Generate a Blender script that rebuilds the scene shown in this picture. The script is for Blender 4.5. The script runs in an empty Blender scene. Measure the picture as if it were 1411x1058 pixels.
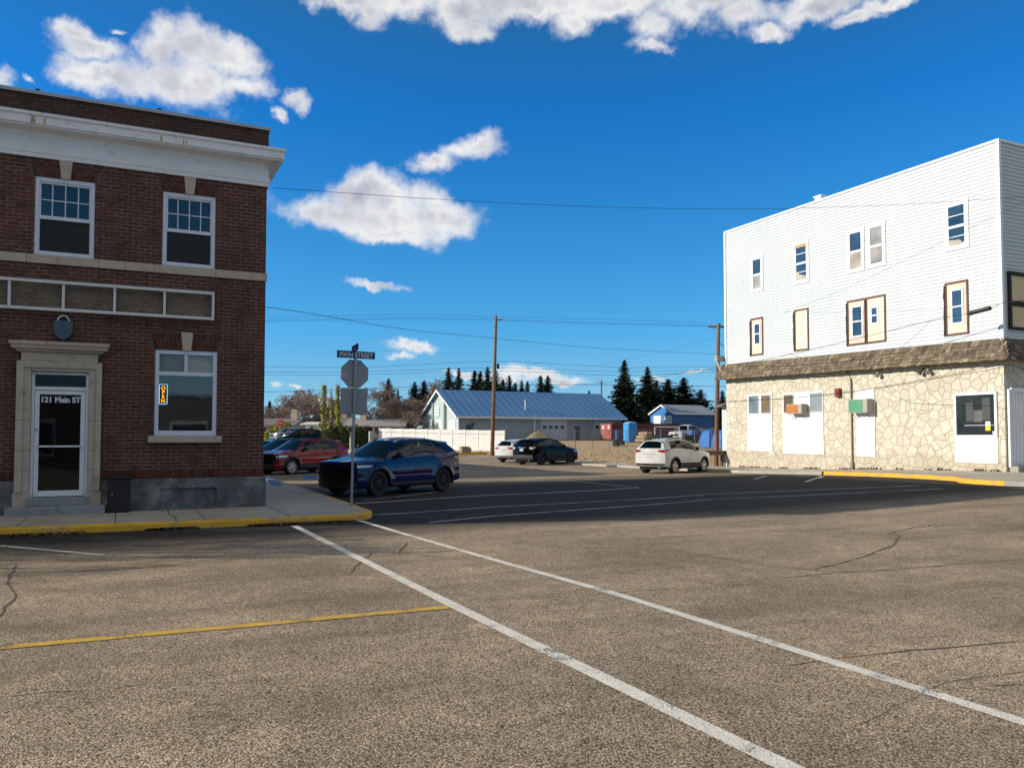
import bpy, bmesh, math, random
from mathutils import Vector, Matrix, Euler
from mathutils.bvhtree import BVHTree
from mathutils import noise as mnoise
R = math.radians
random.seed(7)
scn = bpy.context.scene
COL = scn.collection

# ------------------------------------------------------------------ view
# The photograph's own geometry (measured from its vanishing points): used to
# read real positions off the picture onto real planes (ground, walls).
FPX, PX, PY, EYE = 1130.0, 705.5, 558.0, 1.68
PIT = math.atan(46 / FPX); HD = R(25.7)
_fw = Vector((math.sin(HD) * math.cos(PIT), math.cos(HD) * math.cos(PIT), math.sin(PIT)))
_rt = Vector((math.cos(HD), -math.sin(HD), 0))
_up = _rt.cross(_fw)
_h = Vector((math.sin(HD), math.cos(HD), 0))
def ray(x, y): return _fw + _rt * ((x - PX) / FPX) + _up * ((PY - y) / FPX)
def on_z(x, y, z=0.0):
    d = ray(x, y); t = (z - EYE) / d.z; return Vector((d.x * t, d.y * t, z))
def on_y(x, y, Y):
    d = ray(x, y); t = Y / d.y; return Vector((d.x * t, Y, EYE + d.z * t))
def on_x(x, y, X):
    d = ray(x, y); t = X / d.x; return Vector((X, d.y * t, EYE + d.z * t))
def on_d(x, y, dd):
    d = ray(x, y); t = dd / d.dot(_h); return Vector((d.x * t, d.y * t, EYE + d.z * t))

def smooth(t):
    t = max(0.0, min(1.0, t)); return t * t * (3 - 2 * t)
def gz(x, y):
    """height of the ground: a gentle rise to the right corner and a long rise beyond the junction"""
    b = 0.28 * smooth((x - 12) / 14) * smooth((34 - y) / 14)
    d = x * _h.x + y * _h.y
    return b + 1.5 * smooth((d - 52) / 48)
def on_g(px, py, off=0.0):
    z = 0.0
    for _ in range(12):
        p = on_z(px, py, z + off); z = gz(p.x, p.y)
    return Vector((p.x, p.y, z + off))

# ------------------------------------------------------------------ materials
def _nodes(name):
    m = bpy.data.materials.new(name); m.use_nodes = True
    nt = m.node_tree; b = nt.nodes['Principled BSDF']
    return m, nt, b
def N(nt, typ, **kw):
    n = nt.nodes.new(typ)
    for k, v in kw.items():
        if k.startswith('i_'):
            key = k[2:]
            key = int(key) if key.isdigit() else key
            n.inputs[key].default_value = v
        else: setattr(n, k, v)
    return n
def L(nt, a, b): nt.links.new(a, b)
def c4(c): return (c[0], c[1], c[2], 1.0)
def mixc(nt, fac, a, b, blend='MIX'):
    n = nt.nodes.new('ShaderNodeMix'); n.data_type = 'RGBA'; n.blend_type = blend
    for v, i in ((fac, 0), (a, 6), (b, 7)):
        if hasattr(v, 'is_output'): nt.links.new(v, n.inputs[i])
        else: n.inputs[i].default_value = v if i == 0 else c4(v)
    return n.outputs[2]
def ramp(nt, fac, stops):
    n = nt.nodes.new('ShaderNodeValToRGB'); e = n.color_ramp.elements
    while len(e) < len(stops): e.new(0.5)
    for el, (p, c) in zip(e, stops):
        el.position = p; el.color = c4(c) if hasattr(c, '__len__') else (c, c, c, 1)
    L(nt, fac, n.inputs[0]); return n.outputs[0]
def coords(nt, kind='Object'): return N(nt, 'ShaderNodeTexCoord').outputs[kind]
def noise(nt, vec, scale, detail=4, rough=0.55, out=0):
    n = N(nt, 'ShaderNodeTexNoise', i_Scale=scale, i_Detail=detail, i_Roughness=rough)
    L(nt, vec, n.inputs['Vector']); return n.outputs[out]
def bump(nt, b, h, dist, strength=1.0):
    n = N(nt, 'ShaderNodeBump', i_Distance=dist, i_Strength=strength)
    L(nt, h, n.inputs['Height']); L(nt, n.outputs[0], b.inputs['Normal'])

_mc = {}
def M(name, col, rough=0.6, metal=0.0, var=0.15, scale=3.0, bumpd=0.0, bscale=40.0, coat=0.0, spec=0.5, dirt=None):
    """painted or plain surface with uneven colour"""
    if name in _mc: return _mc[name]
    m, nt, b = _nodes(name)
    co = coords(nt)
    f = noise(nt, co, scale, 6, 0.6)
    lo = [max(0, c * (1 - var)) for c in col]; hi = [min(1, c * (1 + var)) for c in col]
    o = ramp(nt, f, [(0.25, lo), (0.75, hi)])
    if dirt:
        f2 = noise(nt, co, scale * 2.3, 8, 0.7)
        o = mixc(nt, ramp(nt, f2, [(0.55, 0.0), (0.75, 1.0)]), o, dirt)
    L(nt, o, b.inputs['Base Color'])
    b.inputs['Metallic'].default_value = metal
    fr = ramp(nt, f, [(0.2, max(0.02, rough - 0.08)), (0.8, min(1, rough + 0.08))])
    L(nt, fr, b.inputs['Roughness'])
    b.inputs['Specular IOR Level'].default_value = spec
    b.inputs['Coat Weight'].default_value = coat; b.inputs['Coat Roughness'].default_value = 0.03
    if bumpd: bump(nt, b, noise(nt, co, bscale, 6, 0.65), bumpd)
    _mc[name] = m; return m

def car_paint(name, col, metal=0.0, dust=0.02, spec=0.0, coat=0.85):
    m, nt, b = _nodes(name)
    co = coords(nt)
    f = noise(nt, co, 1.3, 3)
    g = noise(nt, co, 2.6, 8, 0.7)
    dusty = ramp(nt, g, [(0.5, 0.0), (0.8, dust)])
    base = ramp(nt, f, [(0.3, [c * 0.9 for c in col]), (0.7, [min(1, c * 1.08) for c in col])])
    L(nt, mixc(nt, dusty, base, (0.25, 0.22, 0.18)), b.inputs['Base Color'])
    b.inputs['Metallic'].default_value = metal; b.inputs['Roughness'].default_value = 0.38; b.inputs['Specular IOR Level'].default_value = spec
    b.inputs['Coat Weight'].default_value = coat; b.inputs['Coat Roughness'].default_value = 0.02
    return m
def glass_see(name, tint, alpha=0.55):
    m, nt, b = _nodes(name)
    out = nt.nodes['Material Output']
    tr = N(nt, 'ShaderNodeBsdfTransparent'); tr.inputs[0].default_value = c4(tint)
    gl = N(nt, 'ShaderNodeBsdfGlossy'); gl.inputs['Roughness'].default_value = 0.02
    fr = N(nt, 'ShaderNodeFresnel'); fr.inputs[0].default_value = 1.55
    mx = N(nt, 'ShaderNodeMixShader')
    L(nt, fr.outputs[0], mx.inputs[0]); L(nt, tr.outputs[0], mx.inputs[1]); L(nt, gl.outputs[0], mx.inputs[2])
    L(nt, mx.outputs[0], out.inputs[0]); return m
def glass_dark(name, col=(0.012, 0.016, 0.02), ior=1.7, wav=0.0006):
    m, nt, b = _nodes(name)
    co = coords(nt)
    f = noise(nt, co, 1.1, 4)
    L(nt, ramp(nt, f, [(0.3, [c * 0.6 for c in col]), (0.7, [c * 1.4 for c in col])]), b.inputs['Base Color'])
    b.inputs['Roughness'].default_value = 0.03; b.inputs['IOR'].default_value = ior
    bump(nt, b, noise(nt, co, 1.6, 2), wav * 10, 0.25)
    return m
def emit(name, col, st):
    m, nt, b = _nodes(name)
    b.inputs['Base Color'].default_value = c4(col); b.inputs['Emission Color'].default_value = c4(col)
    b.inputs['Emission Strength'].default_value = st; return m

def plane_vec(nt, axes):
    s = N(nt, 'ShaderNodeSeparateXYZ'); L(nt, coords(nt), s.inputs[0])
    c = N(nt, 'ShaderNodeCombineXYZ')
    for i, a in enumerate(axes): L(nt, s.outputs['XYZ'.index(a)], c.inputs[i])
    return c.outputs[0]
def brick_mat(name, axes='XZ', c1=(0.132, 0.044, 0.029), c2=(0.066, 0.028, 0.021), mortar=(0.20, 0.135, 0.105), bw=0.235, rh=0.081, ms=0.0125):
    m, nt, b = _nodes(name)
    v = plane_vec(nt, axes)
    wob = N(nt, 'ShaderNodeVectorMath', operation='MULTIPLY_ADD')
    nz = noise(nt, v, 2.2, 3, 0.5, 1)
    L(nt, nz, wob.inputs[0]); wob.inputs[1].default_value = (0.012, 0.012, 0); L(nt, v, wob.inputs[2])
    br = N(nt, 'ShaderNodeTexBrick', i_Scale=1.0)
    br.inputs['Brick Width'].default_value = bw; br.inputs['Row Height'].default_value = rh
    br.inputs['Mortar Size'].default_value = ms; br.inputs['Mortar Smooth'].default_value = 0.25
    br.inputs['Bias'].default_value = 0.0
    br.inputs['Color1'].default_value = c4(c1); br.inputs['Color2'].default_value = c4(c2)
    br.inputs['Mortar'].default_value = c4(mortar)
    L(nt, wob.outputs[0], br.inputs['Vector'])
    f = noise(nt, v, 0.7, 6, 0.65)
    o = mixc(nt, 1.0, br.outputs[0], ramp(nt, f, [(0.25, 0.72), (0.75, 1.25)]), 'MULTIPLY')
    fine = noise(nt, v, 14.0, 5, 0.7)
    o = mixc(nt, 1.0, o, ramp(nt, fine, [(0.3, 0.7), (0.75, 1.3)]), 'MULTIPLY')
    # mortar missing or stained in places
    st = noise(nt, v, 3.1, 6, 0.7)
    mk = N(nt, 'ShaderNodeMath', operation='MULTIPLY')
    L(nt, br.outputs['Fac'], mk.inputs[0]); L(nt, ramp(nt, st, [(0.46, 0.0), (0.64, 0.75)]), mk.inputs[1])
    o = mixc(nt, mk.outputs[0], o, (0.03, 0.02, 0.017))
    L(nt, o, b.inputs['Base Color']); b.inputs['Roughness'].default_value = 0.9
    h = N(nt, 'ShaderNodeMath', operation='MULTIPLY_ADD'); L(nt, br.outputs['Fac'], h.inputs[0]); h.inputs[1].default_value = -1.0
    L(nt, fine, h.inputs[2]); bump(nt, b, h.outputs[0], 0.008)
    return m

def asphalt_mat(name='asphalt'):
    m, nt, b = _nodes(name)
    co = coords(nt)
    vo = N(nt, 'ShaderNodeTexVoronoi', i_Scale=80.0); L(nt, co, vo.inputs['Vector'])
    s = N(nt, 'ShaderNodeSeparateColor'); L(nt, vo.outputs['Color'], s.inputs[0])
    chip = ramp(nt, s.outputs[0], [(0.0, (0.16, 0.12, 0.08)), (0.3, (0.40, 0.308, 0.208)), (0.7, (0.60, 0.472, 0.327)), (0.93, (0.74, 0.60, 0.44)), (1.0, (0.9, 0.78, 0.60))])
    gap = ramp(nt, vo.outputs['Distance'], [(0.3, 1.0), (0.85, 0.35)])
    o = mixc(nt, 1.0, chip, gap, 'MULTIPLY')
    big = noise(nt, co, 0.35, 6, 0.6)
    o = mixc(nt, 1.0, o, ramp(nt, big, [(0.3, (0.66, 0.64, 0.62)), (0.7, (1.28, 1.24, 1.2))]), 'MULTIPLY')
    mid = noise(nt, co, 3.0, 6, 0.7)
    o = mixc(nt, 1.0, o, ramp(nt, mid, [(0.3, 0.78), (0.7, 1.2)]), 'MULTIPLY')
    # darker, tarry patches and tyre tracks
    mp = N(nt, 'ShaderNodeMapping'); mp.inputs['Scale'].default_value = (0.12, 0.9, 1); L(nt, co, mp.inputs[0])
    tr = noise(nt, mp.outputs[0], 1.0, 6, 0.6)
    o = mixc(nt, ramp(nt, tr, [(0.47, 0.0), (0.74, 0.55)]), o, (0.085, 0.066, 0.05))
    sp = noise(nt, co, 1.1, 8, 0.75)
    o = mixc(nt, ramp(nt, sp, [(0.60, 0.0), (0.70, 0.6)]), o, (0.06, 0.048, 0.038))
    # building shadow across the side street, deepened here by a darker base colour
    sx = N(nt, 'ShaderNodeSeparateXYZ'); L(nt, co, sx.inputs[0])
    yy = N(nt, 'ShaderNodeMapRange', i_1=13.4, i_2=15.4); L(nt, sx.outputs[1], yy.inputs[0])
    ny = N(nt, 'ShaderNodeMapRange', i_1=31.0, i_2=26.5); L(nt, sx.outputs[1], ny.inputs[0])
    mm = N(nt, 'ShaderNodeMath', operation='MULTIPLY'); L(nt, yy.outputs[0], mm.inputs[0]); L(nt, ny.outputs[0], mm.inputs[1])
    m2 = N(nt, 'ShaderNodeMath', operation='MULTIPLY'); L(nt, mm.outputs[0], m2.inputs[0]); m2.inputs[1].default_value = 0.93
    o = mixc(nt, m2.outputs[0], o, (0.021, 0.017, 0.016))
    L(nt, o, b.inputs['Base Color'])
    b.inputs['Roughness'].default_value = 0.88; b.inputs['Specular IOR Level'].default_value = 0.25
    inv = N(nt, 'ShaderNodeMath', operation='MULTIPLY_ADD'); L(nt, vo.outputs['Distance'], inv.inputs[0]); inv.inputs[1].default_value = -0.9
    L(nt, s.outputs[1], inv.inputs[2]); bump(nt, b, inv.outputs[0], 0.0055)
    return m
def paint_mat(name, col, wear=0.5, under=(0.13, 0.11, 0.09)):
    m, nt, b = _nodes(name)
    co = coords(nt)
    f = noise(nt, co, 48, 6, 0.7); g = noise(nt, co, 2.2, 4, 0.6)
    a = N(nt, 'ShaderNodeMath', operation='ADD'); L(nt, f, a.inputs[0]); L(nt, g, a.inputs[1])
    k = ramp(nt, a.outputs[0], [(0.93 + 0.16 * (1 - wear), 0.0), (1.0, 1.0)]) if False else None
    mr = N(nt, 'ShaderNodeMapRange'); L(nt, a.outputs[0], mr.inputs[0])
    mr.inputs[1].default_value = 1.22 - 0.3 * wear; mr.inputs[2].default_value = 1.34 - 0.3 * wear
    tone = noise(nt, co, 5, 5)
    base = ramp(nt, tone, [(0.3, [c * 0.82 for c in col]), (0.7, [min(1, c * 1.08) for c in col])])
    vo = N(nt, 'ShaderNodeTexVoronoi', i_Scale=60.0); L(nt, co, vo.inputs['Vector'])
    base = mixc(nt, ramp(nt, vo.outputs['Distance'], [(0.45, 0.0), (0.9, 0.45)]), base, under)
    L(nt, mixc(nt, mr.outputs[0], base, under), b.inputs['Base Color'])
    b.inputs['Roughness'].default_value = 0.75
    bump(nt, b, vo.outputs['Distance'], -0.003)
    return m
def stone_mat(name, axes='YZ'):
    m, nt, b = _nodes(name)
    v = plane_vec(nt, axes)
    wob = N(nt, 'ShaderNodeVectorMath', operation='MULTIPLY_ADD')
    L(nt, noise(nt, v, 2.5, 2, 0.5, 1), wob.inputs[0]); wob.inputs[1].default_value = (0.10, 0.10, 0); L(nt, v, wob.inputs[2])
    ve = N(nt, 'ShaderNodeTexVoronoi', i_Scale=2.5, feature='DISTANCE_TO_EDGE'); L(nt, wob.outputs[0], ve.inputs['Vector'])
    vc = N(nt, 'ShaderNodeTexVoronoi', i_Scale=2.5); L(nt, wob.outputs[0], vc.inputs['Vector'])
    ve.inputs['Randomness'].default_value = 0.95; vc.inputs['Randomness'].default_value = 0.95
    s = N(nt, 'ShaderNodeSeparateColor'); L(nt, vc.outputs['Color'], s.inputs[0])
    o = ramp(nt, s.outputs[0], [(0.0, (0.54, 0.495, 0.385)), (0.5, (0.59, 0.545, 0.43)), (1.0, (0.64, 0.60, 0.49))])
    f = noise(nt, v, 7, 8, 0.7)
    o = mixc(nt, 1.0, o, ramp(nt, f, [(0.3, 0.86), (0.7, 1.1)]), 'MULTIPLY')
    big = noise(nt, v, 0.5, 5, 0.6)
    o = mixc(nt, ramp(nt, big, [(0.55, 0.0), (0.8, 0.35)]), o, (0.46, 0.38, 0.26))
    j = ramp(nt, ve.outputs['Distance'], [(0.010, 1.0), (0.030, 0.0)])
    o = mixc(nt, j, o, (0.42, 0.35, 0.25))
    # splash dirt rising unevenly from the pavement, and rain streaks
    sz = N(nt, 'ShaderNodeSeparateXYZ'); L(nt, v, sz.inputs[0])
    dz = N(nt, 'ShaderNodeMath', operation='MULTIPLY_ADD'); L(nt, noise(nt, v, 1.7, 6, 0.7), dz.inputs[0]); dz.inputs[1].default_value = -1.6; L(nt, sz.outputs[1], dz.inputs[2])
    o = mixc(nt, ramp(nt, dz.outputs[0], [(0.0, 0.32), (0.08, 0.0)]), o, (0.30, 0.24, 0.17))
    mp = N(nt, 'ShaderNodeMapping'); mp.inputs['Scale'].default_value = (2.2, 0.12, 1); L(nt, v, mp.inputs[0])
    o = mixc(nt, ramp(nt, noise(nt, mp.outputs[0], 2.0, 6, 0.7), [(0.58, 0.0), (0.78, 0.25)]), o, (0.33, 0.26, 0.17))
    L(nt, o, b.inputs['Base Color']); b.inputs['Roughness'].default_value = 0.85
    h = N(nt, 'ShaderNodeMath', operation='MULTIPLY_ADD'); L(nt, ramp(nt, ve.outputs['Distance'], [(0.0, 0.0), (0.06, 1.0)]), h.inputs[0]); h.inputs[1].default_value = 1.2
    L(nt, f, h.inputs[2]); bump(nt, b, h.outputs[0], 0.016)
    return m
def attr_mat(name, lo, hi, rough=0.85, scale=4.0, mid=None):
    """colour picked per piece (leaf, shingle) from a stored random value"""
    m, nt, b = _nodes(name)
    a = N(nt, 'ShaderNodeAttribute', attribute_name='tone')
    st = [(0.0, lo), (1.0, hi)] if mid is None else [(0.0, lo), (0.5, mid), (1.0, hi)]
    o = ramp(nt, a.outputs['Fac'], st)
    o = mixc(nt, 1.0, o, ramp(nt, noise(nt, coords(nt), scale, 5, 0.65), [(0.3, 0.7), (0.7, 1.3)]), 'MULTIPLY')
    L(nt, o, b.inputs['Base Color']); b.inputs['Roughness'].default_value = rough
    b.inputs['Specular IOR Level'].default_value = 0.25
    return m

# ------------------------------------------------------------------ mesh builder
ORG = {}
class MB:
    def __init__(s): s.v = []; s.f = []; s.m = []; s.t = []
    def face(s, pts, mi=0, tone=0.5):
        n = len(s.v); s.v += [tuple(p) for p in pts]; s.f.append(tuple(range(n, n + len(pts)))); s.m.append(mi); s.t.append(tone)
    def add(s, vs, fs, mi=0, tone=0.5):
        n = len(s.v); s.v += [tuple(p) for p in vs]
        for f in fs: s.f.append(tuple(n + i for i in f)); s.m.append(mi); s.t.append(tone)
    def box(s, x0, x1, y0, y1, z0, z1, mi=0, tone=0.5):
        x0, x1 = min(x0, x1), max(x0, x1); y0, y1 = min(y0, y1), max(y0, y1); z0, z1 = min(z0, z1), max(z0, z1)
        v = [(x, y, z) for z in (z0, z1) for y in (y0, y1) for x in (x0, x1)]
        s.add(v, [(0, 2, 3, 1), (4, 5, 7, 6), (0, 1, 5, 4), (2, 6, 7, 3), (0, 4, 6, 2), (1, 3, 7, 5)], mi, tone)
    def obox(s, c, ax, ay, az, mi=0, tone=0.5):
        """box about centre c with half-axis vectors"""
        c = Vector(c); ax, ay, az = Vector(ax), Vector(ay), Vector(az)
        v = [c + ax * i + ay * j + az * k for k in (-1, 1) for j in (-1, 1) for i in (-1, 1)]
        s.add(v, [(0, 2, 3, 1), (4, 5, 7, 6), (0, 1, 5, 4), (2, 6, 7, 3), (0, 4, 6, 2), (1, 3, 7, 5)], mi, tone)
    def prism(s, poly, z0, z1, mi=0):
        n = len(poly); v = [(p[0], p[1], z0) for p in poly] + [(p[0], p[1], z1) for p in poly]
        s.add(v, [tuple(reversed(range(n))), tuple(range(n, 2 * n))] + [(i, (i + 1) % n, n + (i + 1) % n, n + i) for i in range(n)], mi)
    def extr(s, pts, d, mi=0):
        """planar polygon pts extruded by vector d"""
        n = len(pts); d = Vector(d); v = [Vector(p) for p in pts] + [Vector(p) + d for p in pts]
        s.add(v, [tuple(reversed(range(n))), tuple(range(n, 2 * n))] + [(i, (i + 1) % n, n + (i + 1) % n, n + i) for i in range(n)], mi)
    def tube(s, pts, r, sides=8, mi=0, tone=0.5, cap=True):
        pts = [Vector(p) for p in pts]
        rs = r if hasattr(r, '__len__') else [r] * len(pts)
        base = len(s.v); up = None
        for i, p in enumerate(pts):
            t = (pts[min(i + 1, len(pts) - 1)] - pts[max(i - 1, 0)])
            t = t.normalized() if t.length > 1e-9 else Vector((0, 0, 1))
            a = t.cross(Vector((0, 0, 1)) if abs(t.z) < 0.95 else Vector((0, 1, 0))).normalized(); b = t.cross(a)
            for k in range(sides):
                q = 2 * math.pi * k / sides; s.v.append(tuple(p + (a * math.cos(q) + b * math.sin(q)) * rs[i]))
        for i in range(len(pts) - 1):
            for k in range(sides):
                k2 = (k + 1) % sides; o = base + i * sides
                s.f.append((o + k, o + k2, o + sides + k2, o + sides + k)); s.m.append(mi); s.t.append(tone)
        if cap:
            s.f.append(tuple(base + k for k in reversed(range(sides)))); s.m.append(mi); s.t.append(tone)
            o = base + (len(pts) - 1) * sides
            s.f.append(tuple(o + k for k in range(sides))); s.m.append(mi); s.t.append(tone)
    def lathe(s, prof, c=(0, 0, 0), axis='Y', n=28, mi=0, cap=True):
        """prof: list of (radius, along)"""
        base = len(s.v); c = Vector(c)
        for r, h in prof:
            for k in range(n):
                q = 2 * math.pi * k / n; u, w = r * math.cos(q), r * math.sin(q)
                p = {'Y': (u, h, w), 'Z': (u, w, h), 'X': (h, u, w)}[axis]; s.v.append(tuple(c + Vector(p)))
        for i in range(len(prof) - 1):
            for k in range(n):
                k2 = (k + 1) % n; o = base + i * n
                s.f.append((o + k, o + k2, o + n + k2, o + n + k)); s.m.append(mi); s.t.append(0.5)
        if cap:
            for o in (base, base + (len(prof) - 1) * n):
                s.f.append(tuple(o + k for k in range(n))); s.m.append(mi); s.t.append(0.5)
    def grid(s, fn, nu, nv, mi=0, flip=False):
        base = len(s.v)
        for j in range(nv + 1):
            for i in range(nu + 1): s.v.append(tuple(fn(i / nu, j / nv)))
        w = nu + 1
        for j in range(nv):
            for i in range(nu):
                a = base + j * w + i; q = (a, a + 1, a + w + 1, a + w)
                s.f.append(q[::-1] if flip else q); s.m.append(mi); s.t.append(0.5)
    def build(s, name, mats, parent=None, smooth=False, bevel=0.0, weld=False, tone=False, recalc=True, angle=40):
        off = ORG.get(parent.name, Vector((0, 0, 0))) if parent else Vector((0, 0, 0))
        me = bpy.data.meshes.new(name)
        me.from_pydata([tuple(Vector(v) - off) for v in s.v], [], s.f)
        if not isinstance(mats, (list, tuple)): mats = [mats]
        for mm in mats: me.materials.append(mm)
        me.polygons.foreach_set('material_index', s.m)
        if tone:
            at = me.attributes.new('tone', 'FLOAT', 'FACE'); at.data.foreach_set('value', s.t)
        if weld or recalc:
            bm = bmesh.new(); bm.from_mesh(me)
            if weld: bmesh.ops.remove_doubles(bm, verts=bm.verts, dist=0.0015)
            if recalc: bmesh.ops.recalc_face_normals(bm, faces=bm.faces)
            bm.to_mesh(me); bm.free()
        me.update()
        if smooth:
            me.polygons.foreach_set('use_smooth', [True] * len(me.polygons))
            try: me.set_sharp_from_angle(angle=R(angle))
            except Exception: pass
        o = bpy.data.objects.new(name, me); COL.objects.link(o)
        if parent: o.parent = parent
        ORG[o.name] = off
        if bevel:
            b = o.modifiers.new('bevel', 'BEVEL'); b.width = bevel; b.segments = 2; b.limit_method = 'ANGLE'; b.angle_limit = R(35)
        return o

def thing(name, label, cat, loc=(0, 0, 0), group=None):
    o = bpy.data.objects.new(name, None); COL.objects.link(o)
    o.empty_display_size = 0.3
    o.location = loc; ORG[o.name] = Vector(loc)
    o['label'] = label; o['category'] = cat
    if group: o['group'] = group
    return o
def tag(o, label, cat, group=None, kind=None):
    o['label'] = label; o['category'] = cat
    if group: o['group'] = group
    if kind: o['kind'] = kind
    return o
def struct(o):
    o['kind'] = 'structure'; return o
def copy_tree(o, parent=None):
    c = o.copy(); COL.objects.link(c)
    if parent: c.parent = parent
    ORG[c.name] = ORG.get(o.name, Vector((0, 0, 0)))
    for ch in list(o.children): copy_tree(ch, c)
    return c
def text_mesh(s, size, mat, name, parent, loc, rot, depth=0.003, sx=1.0, align='LEFT', bold=0.0, spacing=1.0):
    cu = bpy.data.curves.new(name, 'FONT'); cu.body = s; cu.size = size; cu.extrude = depth; cu.offset = bold
    cu.align_x = align; cu.space_character = spacing
    t = bpy.data.objects.new('tmp', cu); COL.objects.link(t)
    me = bpy.data.meshes.new_from_object(t); bpy.data.objects.remove(t)
    me.transform(Matrix.Scale(sx, 4, (1, 0, 0)))
    off = ORG.get(parent.name, Vector((0, 0, 0))) if parent else Vector((0, 0, 0))
    me.transform(Matrix.Translation(Vector(loc) - off) @ Euler(rot).to_matrix().to_4x4())
    me.materials.clear(); me.materials.append(mat)
    o = bpy.data.objects.new(name, me); COL.objects.link(o)
    if parent: o.parent = parent
    return o
# ------------------------------------------------------------------ camera, sun, sky
cam = bpy.data.cameras.new('camera'); camo = bpy.data.objects.new('camera', cam); COL.objects.link(camo)
cam.sensor_width = 36.0; cam.lens = 36.0 * FPX / 1411.0
cam.shift_y = (PY - 529.0) / 1411.0
cam.clip_start = 0.1; cam.clip_end = 4000
camo.location = (0, 0, EYE)
camo.rotation_euler = (math.pi / 2 + PIT, 0, -HD)
scn.camera = camo

SUN_EL, SUN_AZ_TRAVEL = R(22.3), R(-16.0)          # light travels towards +X, slightly -Y
trav = Vector((math.cos(SUN_AZ_TRAVEL) * math.cos(SUN_EL), math.sin(SUN_AZ_TRAVEL) * math.cos(SUN_EL), -math.sin(SUN_EL)))
sl = bpy.data.lights.new('sun', 'SUN'); sl.energy = 3.3; sl.angle = R(0.5); sl.color = (1.0, 0.905, 0.77)
so = bpy.data.objects.new('sun', sl); COL.objects.link(so)
so.rotation_euler = trav.to_track_quat('-Z', 'Y').to_euler()
so.location = (-20, 10, 40)

w = bpy.data.worlds.new('World'); scn.world = w; w.use_nodes = True
nt = w.node_tree; bg = nt.nodes['Background']
sky = N(nt, 'ShaderNodeTexSky', sky_type='NISHITA'); sky.sun_disc = False
sky.sun_elevation = SUN_EL
sky.sun_rotation = math.atan2(-trav.x, -trav.y)
sky.altitude = 600; sky.air_density = 1.0; sky.dust_density = 0.0; sky.ozone_density = 2.2
SKY_ST = 0.20   # the grading below halves it again
hs = N(nt, 'ShaderNodeHueSaturation'); hs.inputs['Saturation'].default_value = 1.32; hs.inputs['Value'].default_value = 0.98
L(nt, sky.outputs[0], hs.inputs['Color'])
gen = N(nt, 'ShaderNodeTexCoord').outputs['Generated']
vmx = N(nt, 'ShaderNodeVectorMath', operation='MULTIPLY_ADD'); L(nt, gen, vmx.inputs[0]); vmx.inputs[1].default_value = (1, 1, 0.9); vmx.inputs[2].default_value = (0, 0, 0.17)
vmn = N(nt, 'ShaderNodeVectorMath', operation='NORMALIZE'); L(nt, vmx.outputs[0], vmn.inputs[0]); L(nt, vmn.outputs[0], sky.inputs['Vector']) if 'Vector' in sky.inputs else None
sp = N(nt, 'ShaderNodeSeparateXYZ'); L(nt, gen, sp.inputs[0])
def mth(op, a, b=None, c=None, clamp=False):
    n = N(nt, 'ShaderNodeMath', operation=op); n.use_clamp = clamp
    for i, v in enumerate((a, b, c)):
        if v is None: continue
        if hasattr(v, 'is_output'): L(nt, v, n.inputs[i])
        else: n.inputs[i].default_value = v
    return n.outputs[0]
az = mth('ARCTAN2', sp.outputs[0], sp.outputs[1]); el = mth('ARCSINE', sp.outputs[2])
cb = N(nt, 'ShaderNodeCombineXYZ'); L(nt, az, cb.inputs[0]); L(nt, el, cb.inputs[1])
P = cb.outputs[0]
def azel(px, py):
    d = ray(px, py).normalized(); return math.atan2(d.x, d.y), math.asin(d.z)
wn = noise(nt, P, 12.0, 8, 0.66, 1)
wv = N(nt, 'ShaderNodeVectorMath', operation='MULTIPLY_ADD'); L(nt, wn, wv.inputs[0]); wv.inputs[1].default_value = (0.06, 0.06, 0); L(nt, P, wv.inputs[2])
sh = N(nt, 'ShaderNodeVectorMath', operation='ADD'); L(nt, wv.outputs[0], sh.inputs[0]); sh.inputs[1].default_value = (-0.03, -0.03, 0)
PW = sh.outputs[0]
CLOUDS = [  # centre x, y and half-sizes, in picture degrees of the sky
 (105, 50, 34, 18), (130, 68, 50, 24), (215, 62, 36, 34), (265, 70, 30, 32), (315, 80, 42, 32), (150, 108, 80, 26), (250, 112, 100, 36), (335, 118, 40, 22), (100, 105, 36, 22),
 (412, 136, 16, 11), (388, 154, 8, 9), (2, 106, 22, 18), (38, 104, 9, 7), (160, 42, 16, 6),
 (480, -2, 46, 16), (510, 16, 26, 24), (560, 2, 90, 24), (640, 18, 70, 28), (655, 42, 34, 16), (730, 5, 110, 28), (780, 35, 26, 24), (850, 8, 90, 24), (905, 35, 34, 24), (900, 58, 30, 12),
 (960, 6, 90, 26), (1030, 18, 60, 26), (1062, 42, 34, 12), (1130, 10, 66, 22), (1180, 25, 40, 14), (1225, 6, 40, 12), (700, -50, 330, 46), (1000, -45, 260, 40),
 (422, 288, 58, 27), (500, 268, 66, 30), (465, 292, 84, 28), (545, 278, 74, 30), (560, 302, 92, 32), (625, 306, 56, 27), (545, 322, 60, 16),
 (655, 203, 34, 18), (632, 208, 30, 14), (600, 222, 28, 12), (588, 226, 22, 14),
 (524, 398, 40, 6), (572, 481, 40, 9), (552, 493, 18, 6), (730, 512, 50, 10), (700, 520, 30, 10), (772, 518, 38, 7), (380, 528, 12, 4), (403, 530, 8, 3), (885, 518, 26, 4), (425, 546, 40, 8), (640, 520, 40, 5), (955, 515, 20, 3)]
BACK = [(150, 38, 32, 11), (185, 42, 36, 12), (215, 36, 28, 11), (120, 45, 28, 12), (170, 64, 80, 17), (235, 48, 32, 14), (100, 36, 20, 8), (265, 34, 24, 9), (140, 24, 14, 6), (225, 22, 16, 6)]   # unseen clouds added behind the viewer for neutral fill: azimuth, elevation, half-sizes in degrees
acc = None
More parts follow.
